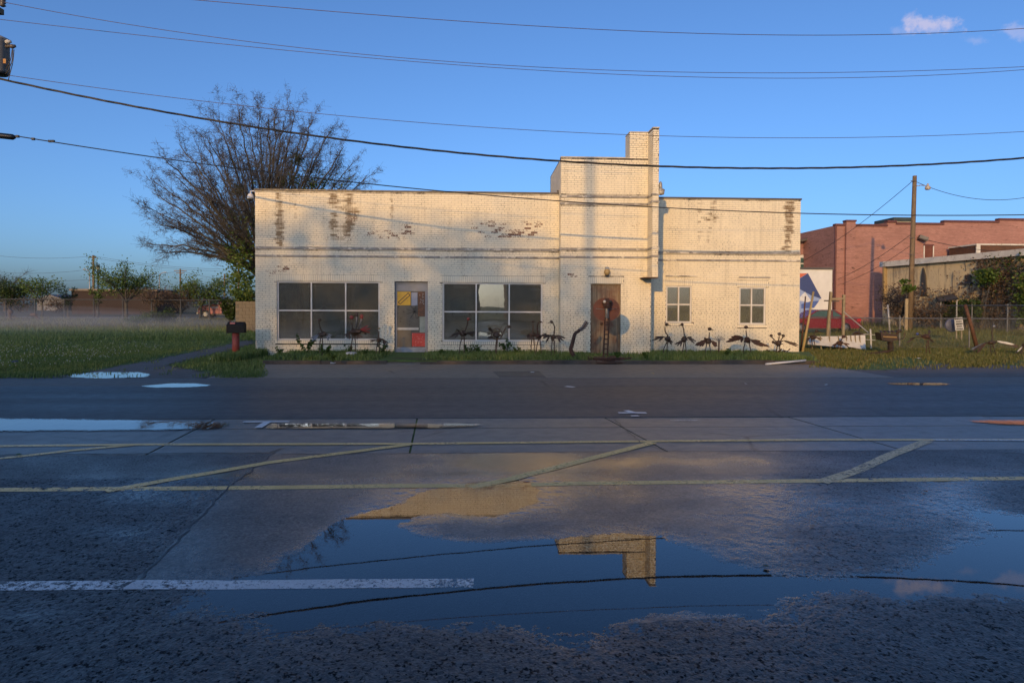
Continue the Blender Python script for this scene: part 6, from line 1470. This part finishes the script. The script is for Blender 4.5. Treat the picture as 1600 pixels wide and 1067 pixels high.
def small_tree(name, label, px, Y, py_top, w_px, lean=0, leafm=None, nleaf=1400, leafsz=.16, bare=.0, trunk=.13, group='small trees on the left', stems=5, low=.35, twig_n=60, cat='tree'):
    rng = random.Random(int(px * 7 + Y)); b = onY(px, 500, Y); b.z = 0; top = onY(px, py_top, Y).z; w = w_px * Y / F_PX
    e = empty(name, b, label, cat, group); tm = MB(); lf = MB(); br = MB(); ends = []
    fk = b + Vector((lean * .3, 0, top * low))
    tm.tube([b + Vector((0, 0, -.1)), b.lerp(fk, .5) + Vector((rng.gauss(0, .05), 0, 0)), fk], [trunk, trunk * .85, trunk * .7], 7)
    for s in range(stems):
        a = s * math.tau / stems + rng.uniform(-.4, .4); rr = w / 2 * rng.uniform(.55, .95)
        t = Vector((b.x + lean + math.cos(a) * rr, Y + math.sin(a) * rr, top * rng.uniform(.70, 1.0) - rr * .15)); c = fk.lerp(t, .5) + Vector((0, 0, .15 * top)); pts = [fk * (1 - u) ** 2 + c * 2 * u * (1 - u) + t * u * u for u in np.linspace(0, 1, 8)]
        br.tube(pts, [trunk * .5 * (1 - .85 * i / 7) for i in range(8)], 5)
        for k in range(twig_n // stems):
            i = rng.randint(2, 7); p = pts[i]; d = Vector((rng.gauss(0, 1), rng.gauss(0, 1), rng.gauss(.35, .6))).normalized(); L = w * rng.uniform(.10, .26); m = p + d * L * .5 + Vector((0, 0, .04)); tt = p + d * L
            br.tube([p, m, tt], [.02, .013, .006], 3); ends += [m, tt, tt]
    for i in range(nleaf):
        p = rng.choice(ends); leaf(lf, p + Vector((rng.gauss(0, 1), rng.gauss(0, 1), rng.gauss(0, .8))) * (w * .055), leafsz)
    tm.build('trunk', BARK, e, True); br.build('branches', TWIG, e)
    if nleaf: lf.build('crown', leafm or LEAFG, e)
    return e
small_tree('leafy_tree', 'round green leafing tree behind the fence right of the lantern post', 197, 82, 418, 92, leafm=LEAFG, nleaf=5200, leafsz=.2, stems=8, twig_n=130, trunk=.22, low=.3)
small_tree('leafy_tree', 'broad green tree just left of the red truck', 312, 80, 433, 78, leafm=LEAFG, nleaf=4200, leafsz=.2, stems=8, twig_n=120, lean=.5, trunk=.16, low=.28)
small_tree('leafy_tree', 'sparse young tree with open crown left of the brick shed', 66, 84, 432, 62, leafm=LEAFG, nleaf=1600, leafsz=.2, stems=6, twig_n=70, trunk=.12)
small_tree('leafy_tree', 'thick green brownish tree at the left picture edge', 14, 86, 434, 70, leafm=LEAFD, nleaf=4200, leafsz=.2, stems=7, twig_n=90, low=.2)
small_tree('bare_shrub', 'brown bare crape myrtle between the round tree and the red truck', 243, 78, 449, 58, leafm=LEAFB, nleaf=2200, leafsz=.15, stems=9, twig_n=160, trunk=.09, low=.28)
small_tree('bare_shrub', 'brown twiggy shrub left of the broad green tree', 282, 79, 449, 52, leafm=LEAFB, nleaf=2000, leafsz=.15, stems=9, twig_n=150, trunk=.09, low=.28)
small_tree('leafy_tree', 'small dark conical evergreen before the brick shed', 107, 88, 448, 22, leafm=LEAFD, nleaf=900, stems=5, twig_n=50, low=.15)
small_tree('leafy_tree', 'slim bright green bush wrapped round the lantern post', 152, 84, 440, 22, leafm=LEAFG, nleaf=900, stems=5, twig_n=50, low=.1)
small_tree('far_bare_tree', 'hazy grey bare tree far off at the left picture edge', 8, 150, 419, 66, nleaf=0, stems=9, twig_n=420, low=.3, trunk=.3)
small_tree('leafy_tree', 'green vine bush overgrowing the top of the block wall', 383, 43, 452, 40, leafm=LEAFG, nleaf=1500, leafsz=.15, stems=7, twig_n=90, low=.55, trunk=.05)
small_tree('dark_bush', 'dark evergreen bush at the end of the block wall beside the truck', 359, 46, 468, 22, leafm=LEAFD, nleaf=1900, leafsz=.14, stems=9, twig_n=120, low=.1, trunk=.05, cat='bush')
small_tree('dark_bush', 'low dark green brush mound in the field left of the truck', 252, 62, 489, 44, leafm=LEAFD, nleaf=1500, leafsz=.15, stems=9, twig_n=110, low=.05, trunk=.03, cat='bush')
small_tree('dark_bush', 'flat green brush mound left of the dark one in the field', 215, 58, 497, 36, leafm=LEAFG, nleaf=700, leafsz=.14, stems=9, twig_n=90, low=.05, trunk=.03, cat='bush')
for i, (px, Y, py, w) in enumerate(((395, 120, 470, 60), (345, 130, 468, 50), (30, 120, 462, 60), (95, 130, 466, 60), (160, 125, 464, 60), (225, 130, 465, 60), (285, 132, 466, 60), (-40, 120, 460, 60))):
    small_tree('far_bush', 'brownish far hedge bush beyond the tracks, number %s from the left' % ['eighth', 'seventh', 'second', 'third', 'fourth', 'fifth', 'sixth', 'first'][i], px, Y, py, w, leafm=LEAFB, nleaf=900, leafsz=.3, stems=8, twig_n=60, low=.1, group='far hedge', cat='bush')

# concrete block wall behind the building corner
BLKM = plain('grey_concrete_block', (0.17, 0.145, 0.115), (0.115, 0.10, 0.08), .9, 2.5, bump_s=.3, spots=(4, .6, (.07, .06, .045)))
YX = 41.0; w0, w1 = onY(368, 500, YX).x, onY(430, 500, YX).x; zt = onY(380, 470.5, YX).z
q = MB(); q.box((w0, YX + .01, 0), (w1, YX + .19, zt - .02)); bw = q.build('block_wall', plain('block_mortar', (0.08, 0.07, 0.06)), None, label='grey concrete block wall behind the left building corner', cat='wall')
sbk = MB(); sbk.box((-.194, -.012, -.094), (.194, .012, .094)); tmp = sbk.build('block', BLKM, None, origin=(0, 0, 0)); bm_ = tmp.data; bpy.data.objects.remove(tmp)
for r in range(int(zt / .2)):
    x = w0 + (.2 if r % 2 == 0 else .4)
    while x < w1 - .15:
        o = bpy.data.objects.new('block', bm_); COL.objects.link(o); o.parent = bw; o.location = Vector((x, YX + random.uniform(-.004, .004), .1 + r * .2)) - wloc(bw); x += .4
# left fence, lantern post, poles, truck, buildings
DKF = plain('dark_fence_steel', (0.022, 0.024, 0.026), (0.04, 0.04, 0.04), .6)
chain_link('security_fence', 'tall dark chain link fence across the misty field', (-70, 77, 0), (onY(372, 495, 77).x, 77, 0), 2.1, 14, .28, .006, DKF, post_r=.07)
YA = 84; p = onY(153.5, 494, YA); e = empty('lantern_post', (p.x, YA, 0), 'dark lantern street lamp on a tall slim post behind the fence', 'street lamp')
zt = onY(153.5, 423, YA).z
q = MB(); q.lathe((p.x, YA, -.05), [(.16, 0), (.16, .6), (.09, .8), (.07, zt), (.12, zt + .02)], 10); q.build('post', DKF, e, True)
q = MB(); q.lathe((p.x, YA, zt + .02), [(.10, 0), (.22, .35), (.2, .42)], 8); q.build('lantern_glass', plain('milky_lantern', (0.40, 0.38, 0.32)), e)
q = MB(); q.lathe((p.x, YA, zt + .42), [(.27, 0), (.24, .1), (.06, .28), (.02, .42)], 8); q.build('lantern_cap', DKF, e)
def far_pole(label, px, y0, Y, r, arms=(), name='utility_pole', mat=None):
    p = onY(px, 490, Y); zt = onY(px, y0, Y).z; e = empty(name, (p.x, Y, 0), label, 'utility pole' if name == 'utility_pole' else 'street lamp', None)
    q = MB(); q.tube([(p.x, Y, -.1), (p.x, Y, zt)], [r, r * .75], 8); q.build('pole', mat or POLEM, e, True)
    for kind, y, w in arms:
        z = onY(px, y, Y).z
        q = MB()
        if kind == 'x': q.box((p.x - w, Y - .1, z - .07), (p.x + w, Y + .1, z + .07)); q.build('crossarm', mat or POLEM, e)
        else:
            q.tube(curve([(p.x, Y, z), (p.x + w * .5, Y, z + abs(w) * .42), (p.x + w, Y, z + abs(w) * .5)]), r * .5, 6); q.build('lamp_arm', GALV, e); q = MB(); q.blob((p.x + w, Y, z + abs(w) * .5), (.35, .15, .09), 8, 5); q.build('lamp_head', GALV, e)
far_pole('plain wooden pole behind the lantern post', 146.5, 399, 120, .22, [('x', 402, .5)])
far_pole('distant grey street lamp arching left, left of the plain pole', 140.5, 425, 135, .13, [('l', 425, -1.0)], 'street_lamp', GALV)
far_pole('distant grey street lamp arching right over the hedge', 249.5, 430, 135, .13, [('l', 430, 1.1)], 'street_lamp', GALV)
far_pole('distant wooden pole with two crossarms', 282, 420, 140, .2, [('x', 423, 1.2), ('x', 426.5, .8)])
far_pole('distant wooden pole with crossarm near the big tree', 351, 428, 140, .2, [('x', 436, 1.0), ('x', 440, .8)])
far_pole('tan wooden pole just left of the building corner', 373, 405, 95, .16, [])
for i, (a, b2, lab) in enumerate((((-60, 392), (147, 400), 'faint far wire from left edge to plain pole, upper'), ((147, 400), (400, 420), 'faint far wire from plain pole to the tree, upper'), ((-60, 419), (140, 421), 'faint far wire from left edge at lamp height'), ((147, 403), (420, 424), 'faint far wire from plain pole to the tree, lower'), ((-60, 439), (282, 424), 'faint far wire from left edge to crossarm pole'), ((282, 423), (420, 436), 'faint far wire right of crossarm pole'))):
    p, t = onY(*a, 125), onY(*b2, 125); q = MB(); q.tube([p.lerp(t, k / 16) - Vector((0, 0, 3.2 * (k / 16) * (1 - k / 16))) for k in range(17)], .02, 4); q.build('far_wire', WIREB, None, True, lab, 'cable', 'far wires')
# brick shed
YS2 = 112; p0, p1 = onY(112, 492, YS2), onY(245, 455, YS2); e = empty('brick_shed', ((p0.x + p1.x) / 2, YS2, 0), 'long low dark brick shed beyond the fence on the left', 'building')
q = MB(); q.box((p0.x, YS2, 0), (p1.x, YS2 + 8, p1.z)); q.build('wall', far_brick('shed_brick', (0.045, 0.027, 0.022), (0.034, 0.022, 0.018), (.028, .022, .02)), e)
q = MB(); q.box((p0.x - .2, YS2 - .3, p1.z), (p1.x + .2, YS2 + 8, p1.z + .3)); q.build('eave', plain('tan_eave', (0.13, 0.09, 0.06)), e)
YS3 = 170; p0, p1 = onY(58, 490, YS3), onY(100, 468, YS3); q = MB(); q.box((p0.x, YS3, 0), (p1.x, YS3 + 10, p1.z)); e = q.build('far_pale_shed', plain('far_pale_metal', (0.085, 0.085, 0.095)), None, label='pale metal shed far off between the small left trees', cat='building')
q = MB(); q.prism([(p0.x - .3, YS3 - .3, p1.z), (p1.x + .3, YS3 - .3, p1.z), ((p0.x + p1.x) / 2, YS3 - .3, p1.z + 1.2)], (0, 10.6, 0)); q.build('roof', plain('far_roof_metal', (0.07, 0.07, 0.08)), e)
# far side road
q = MB(); q.box((-220, 81.0, -.02), (-8, 88, .0)); q.build('side_road', SHOULDER, kind='structure')
# red truck
def truck():
    Yc = 83.0; xf = onY(314, 490, Yc).x; e = empty('red_truck', (xf + 2.5, Yc, 0), 'red conventional cab truck with white door lettering beyond the misty field', 'truck')
    RED = plain('red_truck_paint', (0.30, 0.018, 0.028), (0.24, 0.015, 0.022), .35)
    hood = [(xf, .62), (xf, 1.0), (xf + .12, 1.25), (xf + .5, 1.45), (xf + 1.25, 1.62), (xf + 1.3, .62)]
    q = MB(); q.prism([(x, Yc - .95, z) for x, z in hood], (0, 1.9, 0)); q.build('hood', RED, e)
    cab = [(xf + 1.28, .55), (xf + 1.28, 1.62), (xf + 1.62, 2.42), (xf + 1.8, 2.52), (xf + 2.75, 2.52), (xf + 2.8, .55)]
    q = MB(); q.prism([(x, Yc - 1.05, z) for x, z in cab], (0, 2.1, 0)); c = q.build('cab', RED, e)
    q = MB(); q.prism([(x, Yc - 1.062, z) for x, z in [(xf + 1.5, 1.65), (xf + 1.78, 2.28), (xf + 2.45, 2.28), (xf + 2.45, 1.62)]], (0, .01, 0)); q.build('side_window', plain('teal_truck_glass', (0.10, 0.20, 0.22), rough=.12), c)
    q = MB(); x = xf + 1.55
    for i in range(6): q.box((x, Yc - 1.066, 1.18), (x + .11, Yc - 1.052, 1.34 + .03 * (i % 2))); x += .15
    q.build('door_lettering', WSM, c)
    q = MB(); q.bar((xf + 1.65, Yc - 1.06, 1.45), (xf + 2.2, Yc - 1.06, 1.47), .02, .06); q.build('door_stripe', plain('gold_stripe', (.4, .3, .06)), c)
    q = MB(); q.box((xf + .1, Yc - .9, .40), (xf + 7.5, Yc + .9, .62)); q.build('chassis', BLK, e)
    q = MB(); q.box((xf + 3.0, Yc - 1.15, .8), (xf + 7.6, Yc + 1.15, 2.2)); q.build('bed', plain('dark_truck_bed', (.03, .03, .03)), e)
    for x in (xf + .95, xf + 5.9):
        for sy in (-1, 1):
            q = MB(); q.lathe((x, Yc + sy * .95 - .14, .48), [(.2, 0), (.42, 0), (.49, .04), (.49, .24), (.42, .28), (.2, .28)], 18, (0, 1, 0)); w = q.build('wheel', BLK, e, True)
            q = MB(); q.lathe((x, Yc + sy * .95 - .16, .48), [(.05, 0), (.24, .0), (.25, .015)], 14, (0, 1, 0)); q.build('rim', WSM, w, True)
    q = MB(); a = [(xf + .95 + math.cos(t) * .62, Yc - .98, .50 + math.sin(t) * .62) for t in np.linspace(0, math.pi, 9)]; q.tube(a, .07, 6); q.build('fender', RED, e)
    q = MB(); q.box((xf - .1, Yc - 1.0, .5), (xf + .02, Yc + 1.0, .72)); q.build('bumper', GYM, e)
    q = MB(); q.box((xf - .02, Yc - .96, .9), (xf + .1, Yc - .7, 1.08)); q.build('headlight', plain('amber_lens', (.5, .25, .05), rough=.2), e)
truck()
# two dark scrap figures standing in the mist
for k, (px, py, lab) in enumerate(((16, 487, 'dark round headed scrap figure at the misty fence, left edge'), (52, 492, 'dark leaning scrap figure at the misty fence, right of the round headed one'))):
    Yf = 70; c = onY(px, py, Yf); e = empty('scrap_figure', (c.x, Yf, 0), lab, 'sculpture', 'scrap figures in the mist'); q = MB(); q.tube([(c.x + k * .8, Yf, -.05), c], [.12, .1], 7); q.build('stem', DKM, e)
    q = MB(); q.blob(c, (.28, .25, .3) if k == 0 else (.35, .2, .2), 9, 7, .15); q.build('head', DKM, e)
    q = MB(); a = c + Vector((0, 0, -.55)); q.bar(a + Vector((-.55, 0, 0)), a + Vector((.55, 0, .05)), .08, .05); q.build('arms', DKM, e)
# ================================================================== GRASS, WEEDS, VINES, LITTER, MIST
GRB = foliage_mat('grass_blades', (0.085, 0.140, 0.030), (0.135, 0.195, 0.050), (0.21, 0.235, 0.085))
GRY = foliage_mat('sunlit_dry_grass', (0.085, 0.105, 0.025), (0.14, 0.145, 0.04), (0.21, 0.18, 0.07))  # sunlit yellow is put into the lawn blade colour; dry weeds share it
def tufts(name, regions, mat, seedk=1):
    """regions: list of (count, sampler()->Vector or None, blade height, blades per tuft, spread)"""
    rng = np.random.default_rng(seedk); V = []; Fc = []; n = 0
    for count, samp, h, nb, sp in regions:
        for i in range(count):
            p = samp()
            if p is None: continue
            for k in range(nb):
                a = random.uniform(0, math.tau); L = h * random.uniform(.5, 1.3); w = .006 + L * .05; bx, by = p.x + random.gauss(0, sp), p.y + random.gauss(0, sp)
                ln = random.uniform(.1, .6) * L; dx, dy = math.cos(a), math.sin(a); sx, sy = -dy * w, dx * w
                V += [(bx - sx, by - sy, p.z), (bx + sx, by + sy, p.z), (bx + dx * ln * .4 + sx * .7, by + dy * ln * .4 + sy * .7, p.z + L * .6), (bx + dx * ln * .4 - sx * .7, by + dy * ln * .4 - sy * .7, p.z + L * .6), (bx + dx * ln, by + dy * ln, p.z + L)]
                Fc += [(n, n + 1, n + 2, n + 3), (n + 3, n + 2, n + 4)]; n += 5
    q = MB(); q.v = V; q.f = Fc
    return q.build(name, mat, None, kind='stuff', label=None, origin=(0, 0, 0))
def pix_region(x0, x1, y0, y1, z=0.0, poly=None, dens=None):
    def f():
        x, y = random.uniform(x0, x1), random.uniform(y0, y1)
        if dens is not None and random.random() > dens(x, y): return None
        p = onZ(x, y, z)
        if p.y < Y_S1 + .1: return None
        return p
    return f
drv = np.array(ground_poly(DRIVE_PX))
def not_drive(x, y):
    p = onZ(x, y); s = sdist(np.array([[p.x, p.y, 0]]), drv)[0]; return 1.0 if s < -.3 else (.25 if s < 0 else .012)
def verge_strip():
    x = random.uniform(onZ(398, 566, KZ).x, onZ(1300, 566, KZ).x); t = random.random(); y = KY + .2 + (YL - .1 - KY) * t
    if xT0 - .1 < x < xT1 + .1 and y > YT - .1: return None
    if D1[0] - .1 < x < D1[1] + .1 or (D2[0] - .2 < x < D2[1] + .6 and random.random() < .8): return None
    return Vector((x, y, KZ - .01))
t = tufts('lawn_grass', [(5200, verge_strip, .11, 6, .07), (9000, pix_region(-20, 400, 528, 592, 0, dens=not_drive), .07, 6, .10), (3500, pix_region(-20, 400, 512, 532), .16, 5, .22),
                         (900, pix_region(300, 410, 545, 590, 0, dens=not_drive), .09, 6, .06),
                         (700, lambda: Vector((random.uniform(*sorted((onZ(372, 560, 0).x, onZ(398, 560, 0).x))), random.uniform(19.0, 23.5), 0)), .22, 6, .06)], GRB)
tag(t, 'short green lawn grass', 'grass')
t = tufts('sunlit_and_dry_grass', [(7500, pix_region(1255, 1620, 520, 577, 0, dens=lambda x, y: 1.0 if y < 566 + 8 * math.sin(x * .03) else .12), .09, 6, .12), (2500, pix_region(1300, 1620, 502, 524), .22, 5, .3), (2500, pix_region(-20, 370, 496, 516), .20, 4, .4), (600, pix_region(1330, 1600, 498, 512), .5, 5, .4)], GRY, 3)
tag(t, 'lawn grass tinted sunlit yellow, and dry weeds', 'grass')
# clover heads in the left grass
q = MB()
for i in range(420):
    p = onZ(random.uniform(-10, 330), random.choice((random.uniform(538, 580), random.uniform(545, 565))), 0)
    if sdist(np.array([[p.x, p.y, 0]]), drv)[0] < -.8: q.blob(p + Vector((0, 0, .14)), .011, 5, 4)
tag(q.build('clover_flowers', plain('clover_white', (0.55, 0.54, 0.50)), None, kind='stuff', origin=(0, 0, 0)), 'tiny white clover heads', 'flowers')
# leafy weeds along the wall
WEED = foliage_mat('weed_leaves', (0.03, 0.065, 0.012), (0.055, 0.10, 0.02), (0.09, 0.14, 0.03))
for i, (px, py, h, n, lab) in enumerate(((478, 555, .62, 46, 'tall leafy weed below the left shop window'), (508, 556, .36, 40, 'bushy weed at the foot of the slim grey bird'), (520, 566, .28, 26, 'low weed hanging over the kerb below the left window'), (543, 555, .3, 20, 'small weed left of the white bird base'), (597, 554, .34, 34, 'weed cluster left of the shop door'), (570, 556, .22, 24, 'low weed between big bird and door'),
                                    (732, 553, .34, 34, 'weed below left pane of right window'), (745, 553, .3, 30, 'second weed below left pane of right window'), (791, 552, .46, 40, 'tall weed below the middle of right window'), (808, 554, .25, 20, 'low weed right of the tall one below right window'), (437, 555, .24, 18, 'small weed at the left end of wall'), (965, 562, .22, 24, 'low weed right of the creature base'),
                                    (1010, 562, .2, 22, 'flat weed on the kerb right of tower'), (1135, 558, .26, 30, 'dry weed tuft under the wide winged bird'), (690, 556, .18, 16, 'small weed right of shop door'))):
    p = onZ(px, py, KZ); p.y = min(p.y, YL - .25) if px < 870 else min(p.y, 21.2)
    e = empty('weed', p, lab, 'weed', 'weeds along the wall'); st = MB(); lf = MB()
    for s in range(5):
        a = random.uniform(0, math.tau); tp = p + Vector((math.cos(a) * h * .45, math.sin(a) * h * .35, h * random.uniform(.6, 1))); st.tube([p, p.lerp(tp, .5) + Vector((0, 0, h * .1)), tp], [.008, .006, .003], 4)
        for k in range(n // 2): t = random.uniform(.25, 1.0); leaf(lf, p.lerp(tp, t) + Vector((0, 0, h * .1 * math.sin(t * 3))), .075 if h < .4 else .095)
    st.build('stem', WEED, e); lf.build('leaves', WEED, e)
# vines on the annex and brush heaps
def vine(label, samp, n, lm, sz, off, name='vine', stems=0, cat='vine'):
    q = MB(); st = MB(); pts = []
    for i in range(n):
        x, y = samp(); p = on_annex(x, y, off + abs(random.gauss(0, .22))); p.z = max(p.z, .02); pts.append(p)
        for k in range(2): leaf(q, p + rvec(.10), sz, -.1)
    b = min(pts, key=lambda v: v.z); e = empty(name, (b.x, b.y, 0), label, cat, 'vines on the annex')
    q.build('leaves', lm, e)
    for i in range(stems):
        x, y = samp(); p = on_annex(x, y, off); g = Vector((p.x + random.gauss(0, .4), p.y, 0)); st.tube(curve([g, g.lerp(p, .5) + Vector((random.gauss(0, .25), -.1, 0)), p]), .018, 4)
    if stems: st.build('stems', TWIG, e)
vine('brown dead vine curtain on the right half of the annex', lambda: (min(1620, random.gauss(1562, 26)), random.uniform(404, 500)), 1300, LEAFB, .17, .08, stems=110)
vine('green leafy vine over the top right corner of the annex', lambda: (random.uniform(1540, 1640), min(460, abs(random.gauss(0, 1)) * 22 + 400 + max(0, (1580 - 1540) * .0))), 120, LEAFD, .2, .4)
vine('bright green vine hanging at the right picture edge', lambda: (random.gauss(1602, 9), random.uniform(430, 505)), 420, LEAFG, .2, .5)
vine('small green vine branch crossing the annex middle', lambda: (random.gauss(1540, 9), random.gauss(432, 5)), 260, LEAFG, .22, .6)
vine('thin brown vine in the left half of the annex wall', lambda: (random.uniform(1400, 1520), random.uniform(452, 500)), 500, LEAFB, .17, .2, stems=40)
vine('green weeds at the foot of the annex wall', lambda: (random.uniform(1475, 1530), random.gauss(484, 7)), 900, LEAFD, .22, 1.2, stems=10)
small_tree('brush_heap', 'round dark brown brush heap at the left end of the annex', 1404, 49, 446, 62, leafm=LEAFB, nleaf=1500, leafsz=.16, stems=14, twig_n=420, low=.06, trunk=.05, group='brush heaps at the annex', cat='brush')
small_tree('brush_heap', 'low brown brush heap right of the lawn pole', 1448, 47, 478, 60, leafm=LEAFB, nleaf=1000, leafsz=.16, stems=12, twig_n=300, low=.06, trunk=.05, group='brush heaps at the annex', cat='brush')
small_tree('sapling', 'young green sapling against the lawn utility pole', 1416, 45, 432, 16, leafm=LEAFG, nleaf=150, leafsz=.3, stems=4, twig_n=16, low=.6, trunk=.03, group='saplings', cat='sapling')
# litter
LIT = [(832, 582, .05, (0.6, .6, .58)), (1019, 584, .05, (.6, .42, .05)), (652, 565, .06, (.6, .6, .6)), (520, 568.5, .10, (.55, .55, .53)), (575, 568, .09, (.5, .5, .52)), (1437, 560.5, .07, (.62, .6, .56)), (1515, 568, .05, (.55, .5, .42)), (1270, 822, .022, (.35, .2, .1)), (1445, 768, .022, (.25, .12, .06)), (1196, 884, .022, (.08, .08, .05)), (24, 566, .10, (.05, .05, .06)), (590, 568, .05, (.07, .1, .3)), (30, 710, .03, (.05, .09, .02)), (1165, 600, .04, (.5, .5, .5)), (1292, 601.5, .05, (.5, .5, .5))]
names = ['white paper scrap on the apron before right window', 'yellow scrap on the apron right of the tower door', 'white scrap at the kerb below the shop door', 'flat white paper at the kerb below the left window', 'pale crumpled paper at the kerb beside the big bird', 'white cup on the right lawn below the leaning bird', 'pale scrap on the right lawn edge', 'brown leaf lying in the lot beside the puddle', 'small brown leaf in the lot at right', 'dark wet leaf at the puddle edge', 'black bird sized scrap lying in the left grass', 'blue scrap at the kerb left of the shop door', 'green sprig in the lot at far left', 'small pale scrap on the road shoulder, left one', 'small pale scrap on the road shoulder, right one']
for (px, py, s, c), lab in zip(LIT, names):
    z = .012 if py > 590 else (.006 if py < 592 and px > 400 and py > 566 else .03); p = onZ(px, py, z); q = MB(); vs = []
    for k in range(7): a = k * math.tau / 7; r = s * random.uniform(.6, 1.2); vs.append(p + Vector((math.cos(a) * r, math.sin(a) * r, random.uniform(0, s * .5))))
    vs.append(p + Vector((0, 0, s * .45))); q.add(vs, [(k, (k + 1) % 7, 7) for k in range(7)] + [tuple(range(6, -1, -1))]); q.build('litter', plain('litter_%d' % (int(px)), c), None, label=lab, cat='litter', group='litter')
# mist lying on the field
def mist():
    m, nt, b, o = new_mat('ground_mist'); nt.nodes.remove(b)
    pv = nt.nodes.new('ShaderNodeVolumePrincipled'); pv.inputs['Color'].default_value = (.92, .95, 1, 1); pv.inputs['Anisotropy'].default_value = .2; pv.inputs['Density'].default_value = .006
    nt.links.new(pv.outputs[0], o.inputs['Volume']); return m
MIST = mist()
for i, (px, Y, rx, ry, rz, zc, lab) in enumerate(((20, 36, 11, 9, .55, .15, 'thin white mist bank lying low over the left field, nearest'), (40, 48, 16, 12, .95, .25, 'white mist bank over the middle of the left field'), (20, 62, 15, 11, 1.3, .25, 'white mist bank before the dark fence on the left'), (190, 50, 10, 8, .6, .1, 'faint mist patch in the field toward the truck'), (120, 44, 12, 9, .7, .15, 'faint mist patch in the middle of the field'))):
    c = onY(px, 500, Y); q = MB(); q.blob((c.x, Y, zc), (rx, ry, rz), 28, 14); tag(q.build('mist_bank', MIST, None, True), lab, 'mist', kind='stuff')
# ================================================================== BEHIND THE CAMERA: the other side of the street (reflected in the glass, shading the lot)
OPB = far_brick('opposite_red_brick', (0.20, 0.095, 0.065), (0.15, 0.07, 0.05), (.14, .11, .09))
OPT = plain('opposite_stone_trim', (0.40, 0.37, 0.32), (0.30, 0.28, 0.24), 0.8)
OPG = plain('opposite_dark_glass', (0.03, 0.035, 0.04), rough=0.08)
def opposite(x0, x1, H, label, cat='building', floors=2, y1=-26.0, dep=13.0):
    e = empty('brick_block', ((x0 + x1) / 2, y1 - dep / 2, 0), label, cat, 'brick blocks behind the photographer')
    q = MB(); q.box((x0, y1 - dep, 0), (x1, y1, H - .35)); q.build('wall', OPB, e)
    q = MB(); q.box((x0 - .0, y1 - dep, H - .348), (x1 + .0, y1 + .12, H)); q.build('cornice', OPT, e)
    fh = (H - 1.0) / floors; n = max(1, int((x1 - x0) / 3.4))
    for k in range(floors):
        for i in range(n):
            xm = x0 + (i + .5) * (x1 - x0) / n; z = 0.8 + k * fh
            q = MB(); q.box((xm - .6, y1 + .002, z), (xm + .6, y1 + .04, z + fh * .58)); w = q.build('window', OPG, e)
            q = MB(); q.box((xm - .75, y1 + .002, z - .12), (xm + .75, y1 + .1, z - .002)); q.box((xm - .75, y1 + .002, z + fh * .58 + .002), (xm + .75, y1 + .1, z + fh * .58 + .22)); q.build('stone_trim', OPT, w)
    return e
opposite(-44, 0.1, 10.0, 'two storey red brick block left of the alley behind the photographer')
opposite(3.1, 9.0, 9.4, 'narrow two storey red brick block right of the alley behind the photographer')
# tall street trees behind those blocks: their thin spring crowns dapple the lower facade
def street_tree(x0, x1, y, H, zlow, label):
    """broad flat-topped crown between x0 and x1"""
    x = (x0 + x1) / 2; w = x1 - x0
    e = empty('street_tree', (x, y, 0), label, 'tree', 'tall trees behind the photographer'); t = MB(); lf = MB()
    t.tube([(x, y, -.1), (x + .2, y, zlow * .6), (x, y, zlow)], [.4, .32, .28], 9)
    for k in range(10):
        p = Vector((x + random.uniform(-.42, .42) * w, y + random.uniform(-2, 2), zlow + (H - zlow) * random.uniform(.4, .92))); t.tube(curve([(x, y, zlow * random.uniform(.7, 1)), Vector((x, y, zlow)).lerp(p, .5) + Vector((0, 0, .6)), p]), .07, 5)
    for i in range(int(w * (H - zlow) * TREE_DENS)):
        px = random.uniform(x0, x1); top = H + .16 * math.sin(px * 1.7) + .1 * math.sin(px * 4.1 + 1)
        leaf(lf, Vector((px, y + random.gauss(0, 1.3), random.uniform(zlow, top - .25))), .36)
    t.build('trunk', BARK, e, True); lf.build('crown', LEAFD, e)
for i, (x0, x1, H) in enumerate(((-65, -56, 19.6), (-56, -48, 19.5), (-48, -40, 19.6), (-40, -33, 19.5), (-33, -26.5, 19.6), (-26.5, -21.4, 19.5), (-20.9, -19.3, 18.3), (-19.3, -15.5, 16.2), (-15.5, -14.0, 16.0))):
    street_tree(x0, x1, -42, H, 6.5, 'tall thin crowned street tree behind the brick blocks, %s from the left' % ['first', 'second', 'third', 'fourth', 'fifth', 'sixth', 'seventh', 'eighth', 'ninth'][i])
# pole that throws the upright shadow on the tower
s0 = onY(921.5, 350, YT); tt = 44.0; px_, py_ = s0.x - math.sin(SUN_AZ) * tt, s0.y - math.cos(SUN_AZ) * tt
q = MB(); q.tube([(px_, py_, -.1), (px_, py_, 16.5)], [.15, .10], 10); q.build('utility_pole', POLEM, None, True, 'wooden utility pole beside the lot behind the photographer', 'utility pole')
